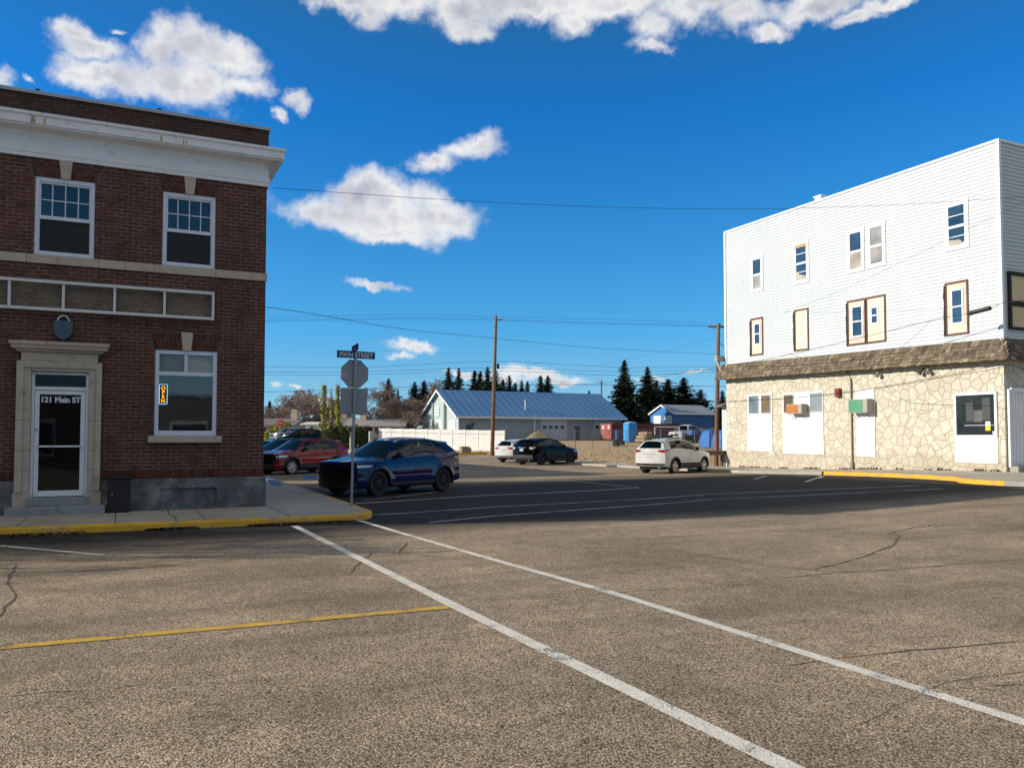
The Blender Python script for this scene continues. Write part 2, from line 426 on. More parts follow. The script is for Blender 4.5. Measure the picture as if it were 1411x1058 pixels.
for (cx, cy, rx, ry) in CLOUDS:
    a0, e0 = azel(cx, cy)
    ra = abs(azel(cx + rx, cy)[0] - azel(cx - rx, cy)[0]) / 2; re = abs(azel(cx, cy + ry)[1] - azel(cx, cy - ry)[1]) / 2
    ma = N(nt, 'ShaderNodeVectorMath', operation='MULTIPLY_ADD'); L(nt, PW, ma.inputs[0])
    ma.inputs[1].default_value = (1 / ra, 1 / re, 0); ma.inputs[2].default_value = (-a0 / ra, -e0 / re, 0)
    ln = N(nt, 'ShaderNodeVectorMath', operation='LENGTH'); L(nt, ma.outputs[0], ln.inputs[0])
    v = mth('MULTIPLY', mth('SUBTRACT', 1.0, ln.outputs['Value']), (min(rx, 60) / 60.0) ** 0.25)
    acc = v if acc is None else mth('SMOOTH_MAX', acc, v, 0.22)
for (a_, e_, ra_, re_) in BACK:
    ar = R(a_ if a_ <= 180 else a_ - 360)
    da = mth('SUBTRACT', mth('PINGPONG', mth('ADD', mth('SUBTRACT', az, ar), 2 * math.pi), math.pi), 0.0)
    de = mth('SUBTRACT', el, R(e_)); q = mth('SQRT', mth('ADD', mth('POWER', mth('DIVIDE', da, R(ra_)), 2.0), mth('POWER', mth('DIVIDE', de, R(re_)), 2.0)))
    acc = mth('SMOOTH_MAX', acc, mth('SUBTRACT', 1.0, q), 0.12)
n1 = noise(nt, P, 13.0, 14, 0.64)
dens = mth('ADD', acc, mth('MULTIPLY', mth('SUBTRACT', n1, 0.47), 2.5))
alpha = N(nt, 'ShaderNodeMapRange', interpolation_type='SMOOTHSTEP'); L(nt, dens, alpha.inputs[0]); alpha.inputs[1].default_value = -0.22; alpha.inputs[2].default_value = 0.72
# thickness greys the middle and underside of a cloud; relief follows the sun side
of = N(nt, 'ShaderNodeVectorMath', operation='ADD'); L(nt, P, of.inputs[0]); of.inputs[1].default_value = (-0.03, 0.022, 0)
s1 = noise(nt, P, 9.0, 6, 0.55); s2 = noise(nt, of.outputs[0], 9.0, 6, 0.55)
rel = mth('MULTIPLY', mth('SUBTRACT', s1, s2), 1.7)
thick = N(nt, 'ShaderNodeMapRange', interpolation_type='SMOOTHSTEP'); L(nt, dens, thick.inputs[0]); thick.inputs[1].default_value = 0.2; thick.inputs[2].default_value = 1.3
lit = mth('ADD', mth('SUBTRACT', 1.0, mth('MULTIPLY', thick.outputs[0], mth('MULTIPLY', s2, 1.0))), rel, clamp=True)
cc = ramp(nt, lit, [(0.2, (0.42, 0.43, 0.52)), (0.6, (0.62, 0.625, 0.68)), (0.95, (0.88, 0.88, 0.875))])
grade = ramp(nt, mth('MULTIPLY', sp.outputs[2], 1.0, clamp=True), [(0.02, (0.90, 0.725, 0.55)), (0.065, (0.80, 0.705, 0.56)), (0.13, (0.45, 0.6875, 0.65)), (0.37, (0.145, 0.50, 0.65)), (0.52, (0.34, 0.46, 0.46)), (0.75, (0.85, 0.56, 0.36))])
# unseen sky behind and overhead is tinted warm to neutralise the fill light
dn = N(nt, 'ShaderNodeVectorMath', operation='DOT_PRODUCT'); L(nt, gen, dn.inputs[0]); dn.inputs[1].default_value = tuple(-_h)
bk = N(nt, 'ShaderNodeMapRange', interpolation_type='SMOOTHSTEP'); L(nt, dn.outputs['Value'], bk.inputs[0]); bk.inputs[1].default_value = -0.25; bk.inputs[2].default_value = 0.45
back = bk.outputs[0]
grade = mixc(nt, back, grade, mixc(nt, 1.0, grade, (0.93, 0.77, 0.65), 'MULTIPLY'))
skg = N(nt, 'ShaderNodeVectorMath', operation='MULTIPLY'); L(nt, hs.outputs[0], skg.inputs[0]); L(nt, grade, skg.inputs[1])
skyc = N(nt, 'ShaderNodeVectorMath', operation='SCALE'); L(nt, skg.outputs[0], skyc.inputs[0]); skyc.inputs['Scale'].default_value = SKY_ST
CLOUD_GAIN = 0.62
cc = mixc(nt, back, cc, mixc(nt, 1.0, cc, (0.90, 0.79, 0.67), 'MULTIPLY'))
cg = N(nt, 'ShaderNodeVectorMath', operation='SCALE'); L(nt, cc, cg.inputs[0]); cg.inputs['Scale'].default_value = CLOUD_GAIN
mixn = N(nt, 'ShaderNodeMix'); mixn.data_type = 'RGBA'
L(nt, mth('MULTIPLY', alpha.outputs[0], 0.97), mixn.inputs[0]); L(nt, skyc.outputs[0], mixn.inputs[6]); L(nt, cg.outputs[0], mixn.inputs[7])
L(nt, mixn.outputs[2], bg.inputs['Color']); bg.inputs['Strength'].default_value = 1.0
try:
    w.cycles.sampling_method = 'MANUAL'; w.cycles.sample_map_resolution = 512
except Exception: pass
vs = scn.view_settings; vs.view_transform = 'Standard'; vs.look = 'None'; vs.gamma = 1; vs.exposure = 0.7
try: vs.use_curve_mapping = False
except Exception: pass
scn.cycles.max_bounces = 6; scn.cycles.transparent_max_bounces = 16

# ------------------------------------------------------------------ common materials
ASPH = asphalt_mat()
WHITE_LINE = paint_mat('white_road_paint', (0.80, 0.75, 0.65), 0.45)
FADED_LINE = paint_mat('faded_road_paint', (0.56, 0.54, 0.5), 0.75)
YELLOW_LINE = paint_mat('yellow_road_paint', (0.70, 0.42, 0.05), 0.6)
YELLOW_KERB = paint_mat('yellow_kerb_paint', (0.82, 0.43, 0.006), 0.5, (0.3, 0.26, 0.2))
BLUE_LINE = paint_mat('blue_road_paint', (0.03, 0.16, 0.45), 0.5)
CONC = M('concrete', (0.34, 0.315, 0.275), 0.85, var=0.18, scale=1.4, bumpd=0.003, bscale=60, dirt=(0.2, 0.18, 0.155))
DIRT = None
def ground_mat():
    m, nt, b = _nodes('dry_ground'); co = coords(nt)
    f = noise(nt, co, 0.12, 8, 0.65); g = noise(nt, co, 1.8, 8, 0.7)
    o = ramp(nt, f, [(0.3, (0.40, 0.265, 0.13)), (0.5, (0.50, 0.35, 0.19)), (0.72, (0.34, 0.25, 0.125))])
    o = mixc(nt, 1.0, o, ramp(nt, g, [(0.3, 0.65), (0.7, 1.3)]), 'MULTIPLY')
    L(nt, o, b.inputs['Base Color']); b.inputs['Roughness'].default_value = 0.95
    bump(nt, b, g, 0.06); return m
DIRT = ground_mat()

# ------------------------------------------------------------------ ground
def sheet(name, xs, ys, mat, off=0.0, keep=None):
    mb = MB(); nx = len(xs)
    mb.v = [(x, y, gz(x, y) + off) for y in ys for x in xs]
    for j in range(len(ys) - 1):
        for i in range(nx - 1):
            cx, cy = (xs[i] + xs[i + 1]) / 2, (ys[j] + ys[j + 1]) / 2
            if keep and not keep(cx, cy): continue
            a = j * nx + i; mb.f.append((a, a + 1, a + nx + 1, a + nx)); mb.m.append(0); mb.t.append(0.5)
    bm_o = mb.build(name, mat, smooth=True, recalc=False)
    return struct(bm_o)
def rng(a, b, st): 
    n = max(1, int(round((b - a) / st))); return [a + (b - a) * i / n for i in range(n + 1)]
XS = rng(-1500, -60, 160) + rng(-60, 120, 2)[1:] + rng(120, 1800, 120)[1:]
YS = rng(-600, -20, 60) + rng(-20, 140, 2)[1:] + rng(140, 2400, 140)[1:]
sheet('ground', XS, YS, DIRT, -0.06)
def on_road(x, y):
    if -14 < y < 16.6: return True                       # the wide main street
    if 5.0 < x < 27.5 and 16.5 < y < 62.4: return True   # the side street
    if 49.5 < y < 62.4 and -60 < x < 27.5: return True   # the avenue at its end
    return False
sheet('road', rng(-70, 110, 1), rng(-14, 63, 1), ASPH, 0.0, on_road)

# ------------------------------------------------------------------ sheets that follow the ground
def ribbon_pts(pts, wd):
    """left and right borders of a band of width wd along pts (x, y)"""
    out = []
    for i, p in enumerate(pts):
        a = pts[max(0, i - 1)]; b = pts[min(len(pts) - 1, i + 1)]
        d = Vector((b[0] - a[0], b[1] - a[1])); d.normalize(); n = Vector((-d.y, d.x))
        ww = wd[i] if hasattr(wd, '__len__') else wd
        out.append((Vector((p[0], p[1])) + n * ww / 2, Vector((p[0], p[1])) - n * ww / 2))
    return out
def dense(pts, st=0.6):
    o = [Vector((pts[0][0], pts[0][1]))]
    for a, b in zip(pts[:-1], pts[1:]):
        a, b = Vector((a[0], a[1])), Vector((b[0], b[1])); n = max(1, int((b - a).length / st))
        for i in range(1, n + 1): o.append(a.lerp(b, i / n))
    return o
def band(name, pts, wd, mat, off=0.006, st=0.6, jit=0.0):
    pts = dense(pts, st); mb = MB()
    if jit: pts = [p + Vector((random.uniform(-jit, jit), random.uniform(-jit, jit))) for p in pts]
    ws = [wd * (random.uniform(0.4, 1.3) if jit else random.uniform(0.94, 1.06)) for _ in pts]
    rb = ribbon_pts(pts, ws)
    for a, b in zip(rb[:-1], rb[1:]):
        mb.face([(q.x, q.y, gz(q.x, q.y) + off) for q in (a[0], a[1], b[1], b[0])])
    return struct(mb.build(name, mat, weld=True))
def pg(*pp): return [tuple(on_g(x, y)[:2]) for x, y in pp]

band('stop_line_marking', [(3.10, 16.1), (3.09, 11), (3.08, 7.7), (3.12, 3.2), (3.1, -2)], 0.135, WHITE_LINE)
band('crosswalk_marking', [(4.5, 16.55), (4.6, 13.5), (4.75, 10), (4.89, 7.6), (4.87, 3.1), (4.9, -2)], 0.12, WHITE_LINE)
band('centre_line_marking', [(-30, 7.78), (-0.82, 7.78), (3.0, 7.7)], 0.14, YELLOW_LINE)
band('parking_line_marking', pg((0, 752), (145, 765)), 0.11, WHITE_LINE)
band('parking_line_marking', pg((-420, 758), (-230, 765)), 0.11, WHITE_LINE)
band('stall_line_marking', pg((489, 694), (679, 682), (880, 672)), 0.12, WHITE_LINE)
band('stall_line_marking', pg((500, 690), (600, 678)), 0.09, FADED_LINE)
band('crosswalk_marking', pg((510, 710), (560, 707), (679, 698.6), (980, 680.7), (1267, 669)), 0.12, FADED_LINE)
band('crosswalk_marking', pg((592, 720), (680, 711), (980, 688), (1298, 673.6)), 0.12, FADED_LINE)
band('stall_line_marking', pg((880, 672), (800, 664), (730, 662)), 0.09, FADED_LINE)
band('stall_line_marking', pg((1040, 660), (1056, 656)), 0.12, WHITE_LINE)
band('stall_line_marking', pg((1110, 664), (1134, 656.5)), 0.12, WHITE_LINE)
band('stall_line_marking', pg((390, 669), (440, 664.5)), 0.12, WHITE_LINE)
band('stall_line_marking', pg((384, 656), (440, 652)), 0.1, WHITE_LINE)
band('stall_line_marking', pg((640, 649), (690, 652)), 0.12, FADED_LINE)
band('stall_line_marking', pg((615, 655), (650, 657.5)), 0.12, FADED_LINE)
def patch(name, poly, mat, off):
    mb = MB(); mb.face([(x, y, gz(x, y) + off) for x, y in poly]); return struct(mb.build(name, mat))
patch('accessible_stall_marking', pg((416, 656), (437, 655), (437, 660), (420, 660)), BLUE_LINE, 0.008)

# cracks and tar in the old asphalt
CRK = M('crack_tar', (0.10, 0.078, 0.058), 0.9)
def crack(pp, wd, jit=0.02): band('road_crack', pg(*pp), wd * 0.8, CRK, 0.004, 0.22, jit)
crack([(1075, 780), (1120, 785), (1180, 770), (1230, 752), (1240, 738), (1222, 735), (1262, 726), (1330, 722)], 0.05)
crack([(925, 757), (1000, 770), (1090, 784), (1180, 788), (1290, 780), (1411, 770)], 0.03)
crack([(1000, 802), (1090, 795), (1180, 787)], 0.02)
crack([(900, 742), (980, 735), (1080, 733), (1180, 728)], 0.022)
crack([(640, 757), (560, 764), (500, 768)], 0.025)
crack([(480, 790), (500, 772), (510, 762)], 0.03, 0.03)
crack([(548, 763), (560, 748)], 0.03)
crack([(845, 817), (800, 822), (740, 824), (640, 826)], 0.014)
crack([(845, 816), (930, 812), (1050, 802)], 0.016)
crack([(1150, 908), (1200, 902), (1260, 896), (1330, 890), (1411, 884)], 0.03, 0.014)
crack([(1090, 917), (1150, 908)], 0.014, 0.012)
crack([(20, 958), (70, 953), (140, 952), (200, 942)], 0.016, 0.012)
crack([(0, 850), (8, 836), (24, 822), (8, 800), (22, 780)], 0.035, 0.02)
crack([(22, 790), (100, 786), (250, 780), (380, 772)], 0.016, 0.012)
crack([(200, 808), (240, 806), (270, 812)], 0.02, 0.015)
crack([(1180, 1000), (1300, 940), (1411, 925)], 0.008, 0.01)
crack([(560, 712), (620, 716), (660, 706)], 0.06, 0.05)
crack([(520, 706), (600, 712), (640, 700)], 0.05, 0.05)
crack([(1370, 944), (1405, 943)], 0.03, 0.012)

# ------------------------------------------------------------------ pavements and kerbs
def arc(cx, cy, r, a0, a1, n=10): return [(cx + r * math.cos(R(a0 + (a1 - a0) * i / n)), cy + r * math.sin(R(a0 + (a1 - a0) * i / n))) for i in range(n + 1)]
KH = 0.14
def slab_mat():
    m, nt, b = _nodes('pavement_concrete'); co = coords(nt)
    s = N(nt, 'ShaderNodeSeparateXYZ'); L(nt, co, s.inputs[0])
    f = noise(nt, co, 0.9, 8, 0.65); g = noise(nt, co, 30, 6, 0.7)
    o = ramp(nt, f, [(0.3, (0.36, 0.31, 0.245)), (0.7, (0.50, 0.44, 0.355))])
    o = mixc(nt, 1.0, o, ramp(nt, g, [(0.3, 0.85), (0.7, 1.12)]), 'MULTIPLY')
    for ax in (0, 1):
        md = N(nt, 'ShaderNodeMath', operation='PINGPONG'); L(nt, s.outputs[ax], md.inputs[0]); md.inputs[1].default_value = 0.78
        lt = N(nt, 'ShaderNodeMath', operation='LESS_THAN'); L(nt, md.outputs[0], lt.inputs[0]); lt.inputs[1].default_value = 0.009
        o = mixc(nt, lt.outputs[0], o, (0.06, 0.05, 0.042))
    st = noise(nt, co, 2.5, 8, 0.75)
    o = mixc(nt, ramp(nt, st, [(0.6, 0.0), (0.72, 0.5)]), o, (0.12, 0.1, 0.085))
    L(nt, o, b.inputs['Base Color']); b.inputs['Roughness'].default_value = 0.88; bump(nt, b, g, 0.003); return m
PAVE = slab_mat()
def slab(name, poly, h, mat, inner=None):
    """raised slab following the ground; poly counter-clockwise"""
    mb = MB(); bm = bmesh.new()
    vs = [bm.verts.new((x, y, 0)) for x, y in poly]; f = bm.faces.new(vs)
    xs = [p[0] for p in poly]; ys = [p[1] for p in poly]
    for x in rng(min(xs), max(xs), 2.0)[1:-1]:
        bmesh.ops.bisect_plane(bm, geom=bm.verts[:] + bm.edges[:] + bm.faces[:], plane_co=(x, 0, 0), plane_no=(1, 0, 0))
    for y in rng(min(ys), max(ys), 2.0)[1:-1]:
        bmesh.ops.bisect_plane(bm, geom=bm.verts[:] + bm.edges[:] + bm.faces[:], plane_co=(0, y, 0), plane_no=(0, 1, 0))
    r = bmesh.ops.extrude_face_region(bm, geom=bm.faces[:])
    for v in r['geom']:
        if isinstance(v, bmesh.types.BMVert): v.co.z = h + gz(v.co.x, v.co.y)
    for v in bm.verts:
        if v.co.z == 0: v.co.z = gz(v.co.x, v.co.y) - 0.05
    bmesh.ops.recalc_face_normals(bm, faces=bm.faces[:])
    me = bpy.data.meshes.new(name); bm.to_mesh(me); bm.free(); me.materials.append(mat)
    o = bpy.data.objects.new(name, me); COL.objects.link(o); return struct(o)
def kerb(name, pts, mat, wd=0.135, h=KH, st=0.35):
    """rounded kerb stone; pts run along its road-side edge, pavement on the left"""
    pts = dense(pts, st); mb = MB(); prev = None
    prof = [(0.0, -0.05), (0.012, h * 0.72), (0.035, h * 0.95), (0.07, h), (wd, h), (wd, -0.05)]
    for i, p in enumerate(pts):
        a = pts[max(0, i - 1)]; b = pts[min(len(pts) - 1, i + 1)]; d = (b - a).normalized(); n = Vector((-d.y, d.x))
        k = 0.003 * math.sin(i * 2.7)
        row = []
        for (u, z) in prof:
            q = p + n * (u + k); row.append((q.x, q.y, gz(q.x, q.y) + z))
        if prev:
            for j in range(len(prof) - 1): mb.face([prev[j], row[j], row[j + 1], prev[j + 1]])
        prev = row
    return struct(mb.build(name, mat, weld=True, smooth=True, angle=30))
YF = 19.42
corner = arc(4.05, 17.45, 0.95, -90, 0, 10)
edge_l = [(-60, 16.62), (-2, 16.62), (1.1, 16.5)] + corner + [(5.12, 20), (5.3, 25), (5.5, 33), (5.6, 49)]
kerb('kerb', [(-60, 16.62), (-2, 16.62), (1.1, 16.5)] + corner + [(5.12, 20), (5.26, 24)], YELLOW_KERB)
kerb('kerb', [(5.26, 24), (5.5, 33), (5.6, 49)], CONC)
ins = [(-60, 16.76), (-2, 16.76), (1.1, 16.64)] + arc(4.05, 17.45, 0.81, -90, 0, 10) + [(4.98, 20), (5.16, 25), (5.36, 33), (5.46, 49)]
slab('pavement', ins + [(2.9, 49), (2.9, 19.3), (-60, 19.3)], KH - 0.004, PAVE)
# dark joint across the pavement, and the painted ramp by the stalls
band('pavement_crack', [(1.02, 16.5), (1.06, 17.4), (0.98, 18.4), (1.04, 19.4)], 0.025, CRK, KH + 0.003, 0.2, 0.012)
band('pavement_crack', [(3.1, 16.55), (3.2, 17.6), (3.15, 19.3)], 0.012, CRK, KH + 0.003, 0.2, 0.01)
band('pavement_crack', [(-1.45, 16.6), (-1.2, 17.4), (-1.0, 18.4)], 0.014, CRK, KH + 0.003, 0.2, 0.01)
mb = MB()
for poly in ([(366, 657.5), (377, 659), (392, 669), (374, 668)],):
    pts = [on_g(x, y, KH + 0.004) for x, y in poly]; mb.face([(p.x, p.y, gz(p.x, p.y) + KH + 0.004) for p in pts])
struct(mb.build('accessible_ramp_marking', BLUE_LINE))
band('ramp_edge_marking', [tuple(on_g(x, y, KH)[:2]) for x, y in ((366, 665), (386, 664.5))], 0.1, WHITE_LINE, KH + 0.008)
# right-hand side: pavement round the white building with a bulging corner
kr = [(60, 13.8), (25.6, 13.8), (24.7, 14.1), (24.15, 14.9), (23.95, 15.8), (24.0, 16.7), (24.2, 17.4), (24.9, 18.1), (25.2, 19.2), (25.45, 24.2)]
kr = list(reversed(kr))
kr_full = [(26.3, 30.5), (25.45, 24.2)]
def left_of(pts): return pts
kerb('kerb', [(26.3, 30.2), (25.45, 24.3)], CONC, 0.16)
kerb('kerb', kr[:6], YELLOW_KERB, 0.16)
kerb('kerb', kr[5:], CONC, 0.16)
inn = [(p[0] + 0.14, p[1] + (0.14 if p[1] < 14.0 else 0)) for p in kr]
slab('pavement', [(26.44, 30.2), (25.59, 24.25)] + inn + [(60, 19.6), (30.4, 19.6), (30.4, 36.2), (26.6, 36.2)], KH - 0.004, PAVE)
slab('pavement', [(26.6, 36.4), (29.2, 36.4), (29.0, 49), (26.4, 49)], 0.10, PAVE)
kerb('kerb', [(10, 62.4), (27.6, 62.4)][::-1], YELLOW_KERB, 0.25, 0.16)
kerb('kerb', [(-60, 62.4), (10, 62.4)][::-1], CONC, 0.25, 0.16)
# weeds and grit along the foot of the white wall, dead leaves in the gutter
LEAF = attr_mat('dead_leaf', (0.07, 0.035, 0.015), (0.32, 0.20, 0.09), 0.9, 9, (0.16, 0.085, 0.035))
def leaves(name, spots, n, z, label, sz=0.03):
    mb = MB()
    for _ in range(n):
        (x0, x1, y0, y1) = random.choice(spots)
        x, y = random.uniform(x0, x1), y0 + (y1 - y0) * random.random() ** 1.6
        s = random.uniform(0.5, 1.25) * sz; a = random.uniform(0, 6.28)
        u = Vector((math.cos(a), math.sin(a), random.uniform(-0.5, 0.5))) * s; v = Vector((-math.sin(a), math.cos(a), random.uniform(-0.5, 0.5))) * s * 0.6
        c = Vector((x, y, gz(x, y) + z + random.uniform(0.01, 0.035)))
        mb.face([c - u, c + v * 0.8 - u * 0.2, c + u, c - v * 0.8 - u * 0.1], 0, random.random())
    o = mb.build(name, LEAF, tone=True, recalc=False); return tag(o, label, 'leaves', kind='stuff')
leaves('leaf_litter', [(-8, -0.4, 16.62, 16.15), (-2.6, -0.5, 16.62, 16.3), (0.5, 1.4, 16.5, 16.38), (2.3, 4.4, 16.5, 16.35)], 2200, 0.0, 'dead brown leaves lying in the gutter along the yellow kerb', 0.042)
tag(leaves('leaf_litter', [(-1, 22, 1, 16), (12, 24, 8, 20)], 60, 0.0, 'few dry leaves scattered over the open asphalt', 0.035), 'few dry leaves scattered over the open asphalt', 'leaves', kind='stuff')
# ------------------------------------------------------------------ brick building on the left corner
BRICK = brick_mat('brown_brick')
BRICK_UP = brick_mat('soldier_brick', 'ZX')
BRICK_DK = brick_mat('parapet_brick', 'XZ', (0.085, 0.034, 0.024), (0.052, 0.024, 0.018), (0.1, 0.075, 0.06))
BRICK_FADED = brick_mat('faded_brick', 'XZ', (0.20, 0.145, 0.105), (0.14, 0.105, 0.08), (0.22, 0.18, 0.14))
BRICK_SIDE = brick_mat('side_brick', 'YZ')
LIME = M('sandstone', (0.48, 0.40, 0.315), 0.8, var=0.14, scale=2.2, bumpd=0.003, bscale=45, dirt=(0.24, 0.195, 0.14))
CORN = M('white_cornice_paint', (0.74, 0.76, 0.80), 0.6, var=0.06, scale=1.6, dirt=(0.5, 0.46, 0.38))
WIN_WHITE = M('white_window_paint', (0.66, 0.70, 0.82), 0.5, var=0.06, scale=5, dirt=(0.5, 0.5, 0.52))
DOOR_WHITE = M('white_aluminium', (0.74, 0.75, 0.79), 0.45, var=0.06, scale=5, dirt=(0.5, 0.48, 0.45))
GLASS = glass_dark('window_glass', (0.004, 0.005, 0.006), 2.3)
GLASSD = glass_dark('door_glass_black', (0.004, 0.005, 0.006), 1.42)
GLASS_UP = glass_dark('upper_window_glass', (0.016, 0.028, 0.05), 1.9)
SCREEN = M('insect_screen', (0.010, 0.016, 0.017), 0.75, var=0.5, scale=1.2)
def foundation_mat():
    m, nt, b = _nodes('blue_grey_concrete'); co = coords(nt)
    f = noise(nt, co, 1.6, 8, 0.7); g = noise(nt, co, 24, 6, 0.7)
    o = ramp(nt, f, [(0.3, (0.055, 0.056, 0.058)), (0.48, (0.12, 0.122, 0.122)), (0.62, (0.24, 0.235, 0.225)), (0.76, (0.38, 0.36, 0.33))])
    o = mixc(nt, 1.0, o, ramp(nt, g, [(0.3, 0.7), (0.7, 1.3)]), 'MULTIPLY')
    L(nt, o, b.inputs['Base Color']); b.inputs['Roughness'].default_value = 0.9; bump(nt, b, g, 0.012); return m
FOUND = foundation_mat()
STEPM = M('worn_step_concrete', (0.27, 0.275, 0.29), 0.85, var=0.22, scale=2.5, bumpd=0.004, bscale=40, dirt=(0.13, 0.14, 0.16))
TIN = M('galvanised_flashing', (0.4, 0.42, 0.46), 0.45, metal=0.6, var=0.12, scale=1.5)
BLACK = M('black_plastic', (0.012, 0.012, 0.013), 0.5, var=0.3)
STEEL = M('brushed_steel', (0.45, 0.45, 0.46), 0.35, metal=0.9, var=0.1)

def wall_openings(mb, x0, x1, z0, z1, y, rects, deep=0.14, mi=0):
    """wall face at y with rectangular openings and their reveals going back"""
    xs = sorted({x0, x1} | {r[0] for r in rects} | {r[1] for r in rects}); zs = sorted({z0, z1} | {r[2] for r in rects} | {r[3] for r in rects})
    for i in range(len(xs) - 1):
        for j in range(len(zs) - 1):
            cx, cz = (xs[i] + xs[i + 1]) / 2, (zs[j] + zs[j + 1]) / 2
            if any(r[0] < cx < r[1] and r[2] < cz < r[3] for r in rects): continue
            mb.face([(xs[i], y, zs[j]), (xs[i + 1], y, zs[j]), (xs[i + 1], y, zs[j + 1]), (xs[i], y, zs[j + 1])], mi)
    for a, b, c, d in rects:
        mb.face([(a, y, c), (a, y, d), (a, y + deep, d), (a, y + deep, c)], mi); mb.face([(b, y, c), (b, y + deep, c), (b, y + deep, d), (b, y, d)], mi)
        mb.face([(a, y, d), (b, y, d), (b, y + deep, d), (a, y + deep, d)], mi); mb.face([(a, y, c), (a, y + deep, c), (b, y + deep, c), (b, y, c)], mi)

BX0, BX1, BYB = -5.35, 3.03, 32.0
bb = thing('brick_building', 'two-storey dark brown brick building with white cornice and a glass door on the left corner', 'building', ((BX0 + BX1) / 2, YF, KH))
UPW = [(-4.06, -2.95), (-1.62, -0.51), (0.82, 1.92)]; UZ0, UZ1 = 5.485, 7.12
LW = [(-4.12, -2.84), (0.72, 2.0)]; LZ0, LZ1 = 1.74, 3.62
DOOR = (-1.62, -0.52, 0.30, 3.04)
mb = MB()
ops = [(a, b, UZ0, UZ1) for a, b in UPW] + [(a, b, LZ0, LZ1) for a, b in LW] + [DOOR]
wall_openings(mb, BX0, BX1, 0.05, 8.6, YF, ops)
mb.face([(BX0, YF, 0.05), (BX0, YF, 8.6), (BX0, BYB, 8.6), (BX0, BYB, 0.05)], 1)
mb.face([(BX0, BYB, 0.05), (BX0, BYB, 8.6), (BX1, BYB, 8.6), (BX1, BYB, 0.05)], 0)
mb.face([(BX1, YF, 0.05), (BX1, BYB, 0.05), (BX1, BYB, 8.6), (BX1, YF, 8.6)], 1)
mb.face([(BX0, YF, 8.6), (BX1, YF, 8.6), (BX1, BYB, 8.6), (BX0, BYB, 8.6)], 1)
mb.build('wall', [BRICK, BRICK_SIDE], bb, recalc=False)
mb = MB(); t = 0.3
PAR0, PAR1 = 8.30, 8.84
ox = 0.03
mb.box(BX0 - ox, BX1 + ox, YF - 0.02, YF + t, PAR0, PAR1); mb.box(BX1 - t, BX1 + ox, YF + t, BYB, PAR0, PAR1); mb.box(BX0 - ox, BX0 + t, YF + t, BYB, PAR0, PAR1); mb.box(BX0 + t, BX1 - t, BYB - t, BYB, PAR0, PAR1)
par = mb.build('parapet', BRICK_DK, bb)
mb = MB()
mb.box(BX0 - 0.08, BX1 + 0.08, YF - 0.07, YF + t + 0.03, PAR1 + 0.002, PAR1 + 0.05); mb.box(BX1 - t - 0.03, BX1 + 0.08, YF + t + 0.03, BYB, PAR1 + 0.002, PAR1 + 0.05); mb.box(BX0 - 0.08, BX0 + t + 0.03, YF + t + 0.03, BYB, PAR1 + 0.002, PAR1 + 0.05)
mb.box(BX0 - 0.08, BX1 + 0.08, YF - 0.078, YF - 0.07, PAR1 - 0.03, PAR1 + 0.045)
mb.build('coping', TIN, par, bevel=0.006)
for x in (-1.62, 0.72):                                     # small lugs along the coping
    m2 = MB(); m2.box(x - 0.03, x + 0.03, YF + 0.02, YF + 0.08, PAR1 + 0.05, PAR1 + 0.12); m2.box(x - 0.05, x + 0.05, YF + 0.03, YF + 0.06, PAR1 + 0.10, PAR1 + 0.115)
    m2.build('coping_clip', BLACK, par)
# cornice: moulded section swept round the front and the street side
def sweep_profile(mb, prof, x0, x1, y, yb):
    for (p0, z0), (p1, z1) in zip(prof[:-1], prof[1:]):
        mb.face([(x0 - p0, y - p0, z0), (x1 + p0, y - p0, z0), (x1 + p1, y - p1, z1), (x0 - p1, y - p1, z1)])
        mb.face([(x1 + p0, y - p0, z0), (x1 + p0, yb, z0), (x1 + p1, yb, z1), (x1 + p1, y - p1, z1)])
        mb.face([(x0 - p0, yb, z0), (x0 - p0, y - p0, z0), (x0 - p1, y - p1, z1), (x0 - p1, yb, z1)])
mb = MB()
sweep_profile(mb, [(0.0, 7.50), (0.045, 7.50), (0.045, 7.58), (0.06, 7.60), (0.06, 7.70), (0.035, 7.72), (0.035, 8.02), (0.30, 8.06), (0.30, 8.085), (0.335, 8.10), (0.335, 8.25), (0.37, 8.28), (0.37, 8.335), (0.0, 8.37)], BX0, BX1, YF, BYB)
mb.build('cornice', CORN, bb, recalc=False)
# rust and water streaks under the joints
RUST = M('rust_stain', (0.40, 0.30, 0.16), 0.7, var=0.3, scale=9)
for x, wdt in ((-1.66, 0.05), (-1.45, 0.02), (0.75, 0.02), (1.2, 0.018), (1.26, 0.012)):
    mb = MB(); mb.face([(x - wdt, YF - 0.3375, 8.11), (x + wdt, YF - 0.3375, 8.11), (x + wdt * 0.7, YF - 0.3375, 8.24), (x - wdt * 0.5, YF - 0.3375, 8.24)])
    mb.build('rust_streak', RUST, bb, recalc=False)
# sandstone string course cut in blocks
mb = MB(); xs = [-5.35, -4.1, -2.9, -1.74, -0.42, 0.10, 0.66, 1.94, 2.72, 3.03]
for a, b in zip(xs[:-1], xs[1:]): mb.box(a + 0.003, b - 0.003 if b < 3 else b + 0.03, YF - 0.035 - random.uniform(0, 0.004), YF + 0.02, 5.30, 5.478)
mb.build('string_course', LIME, bb, bevel=0.005)

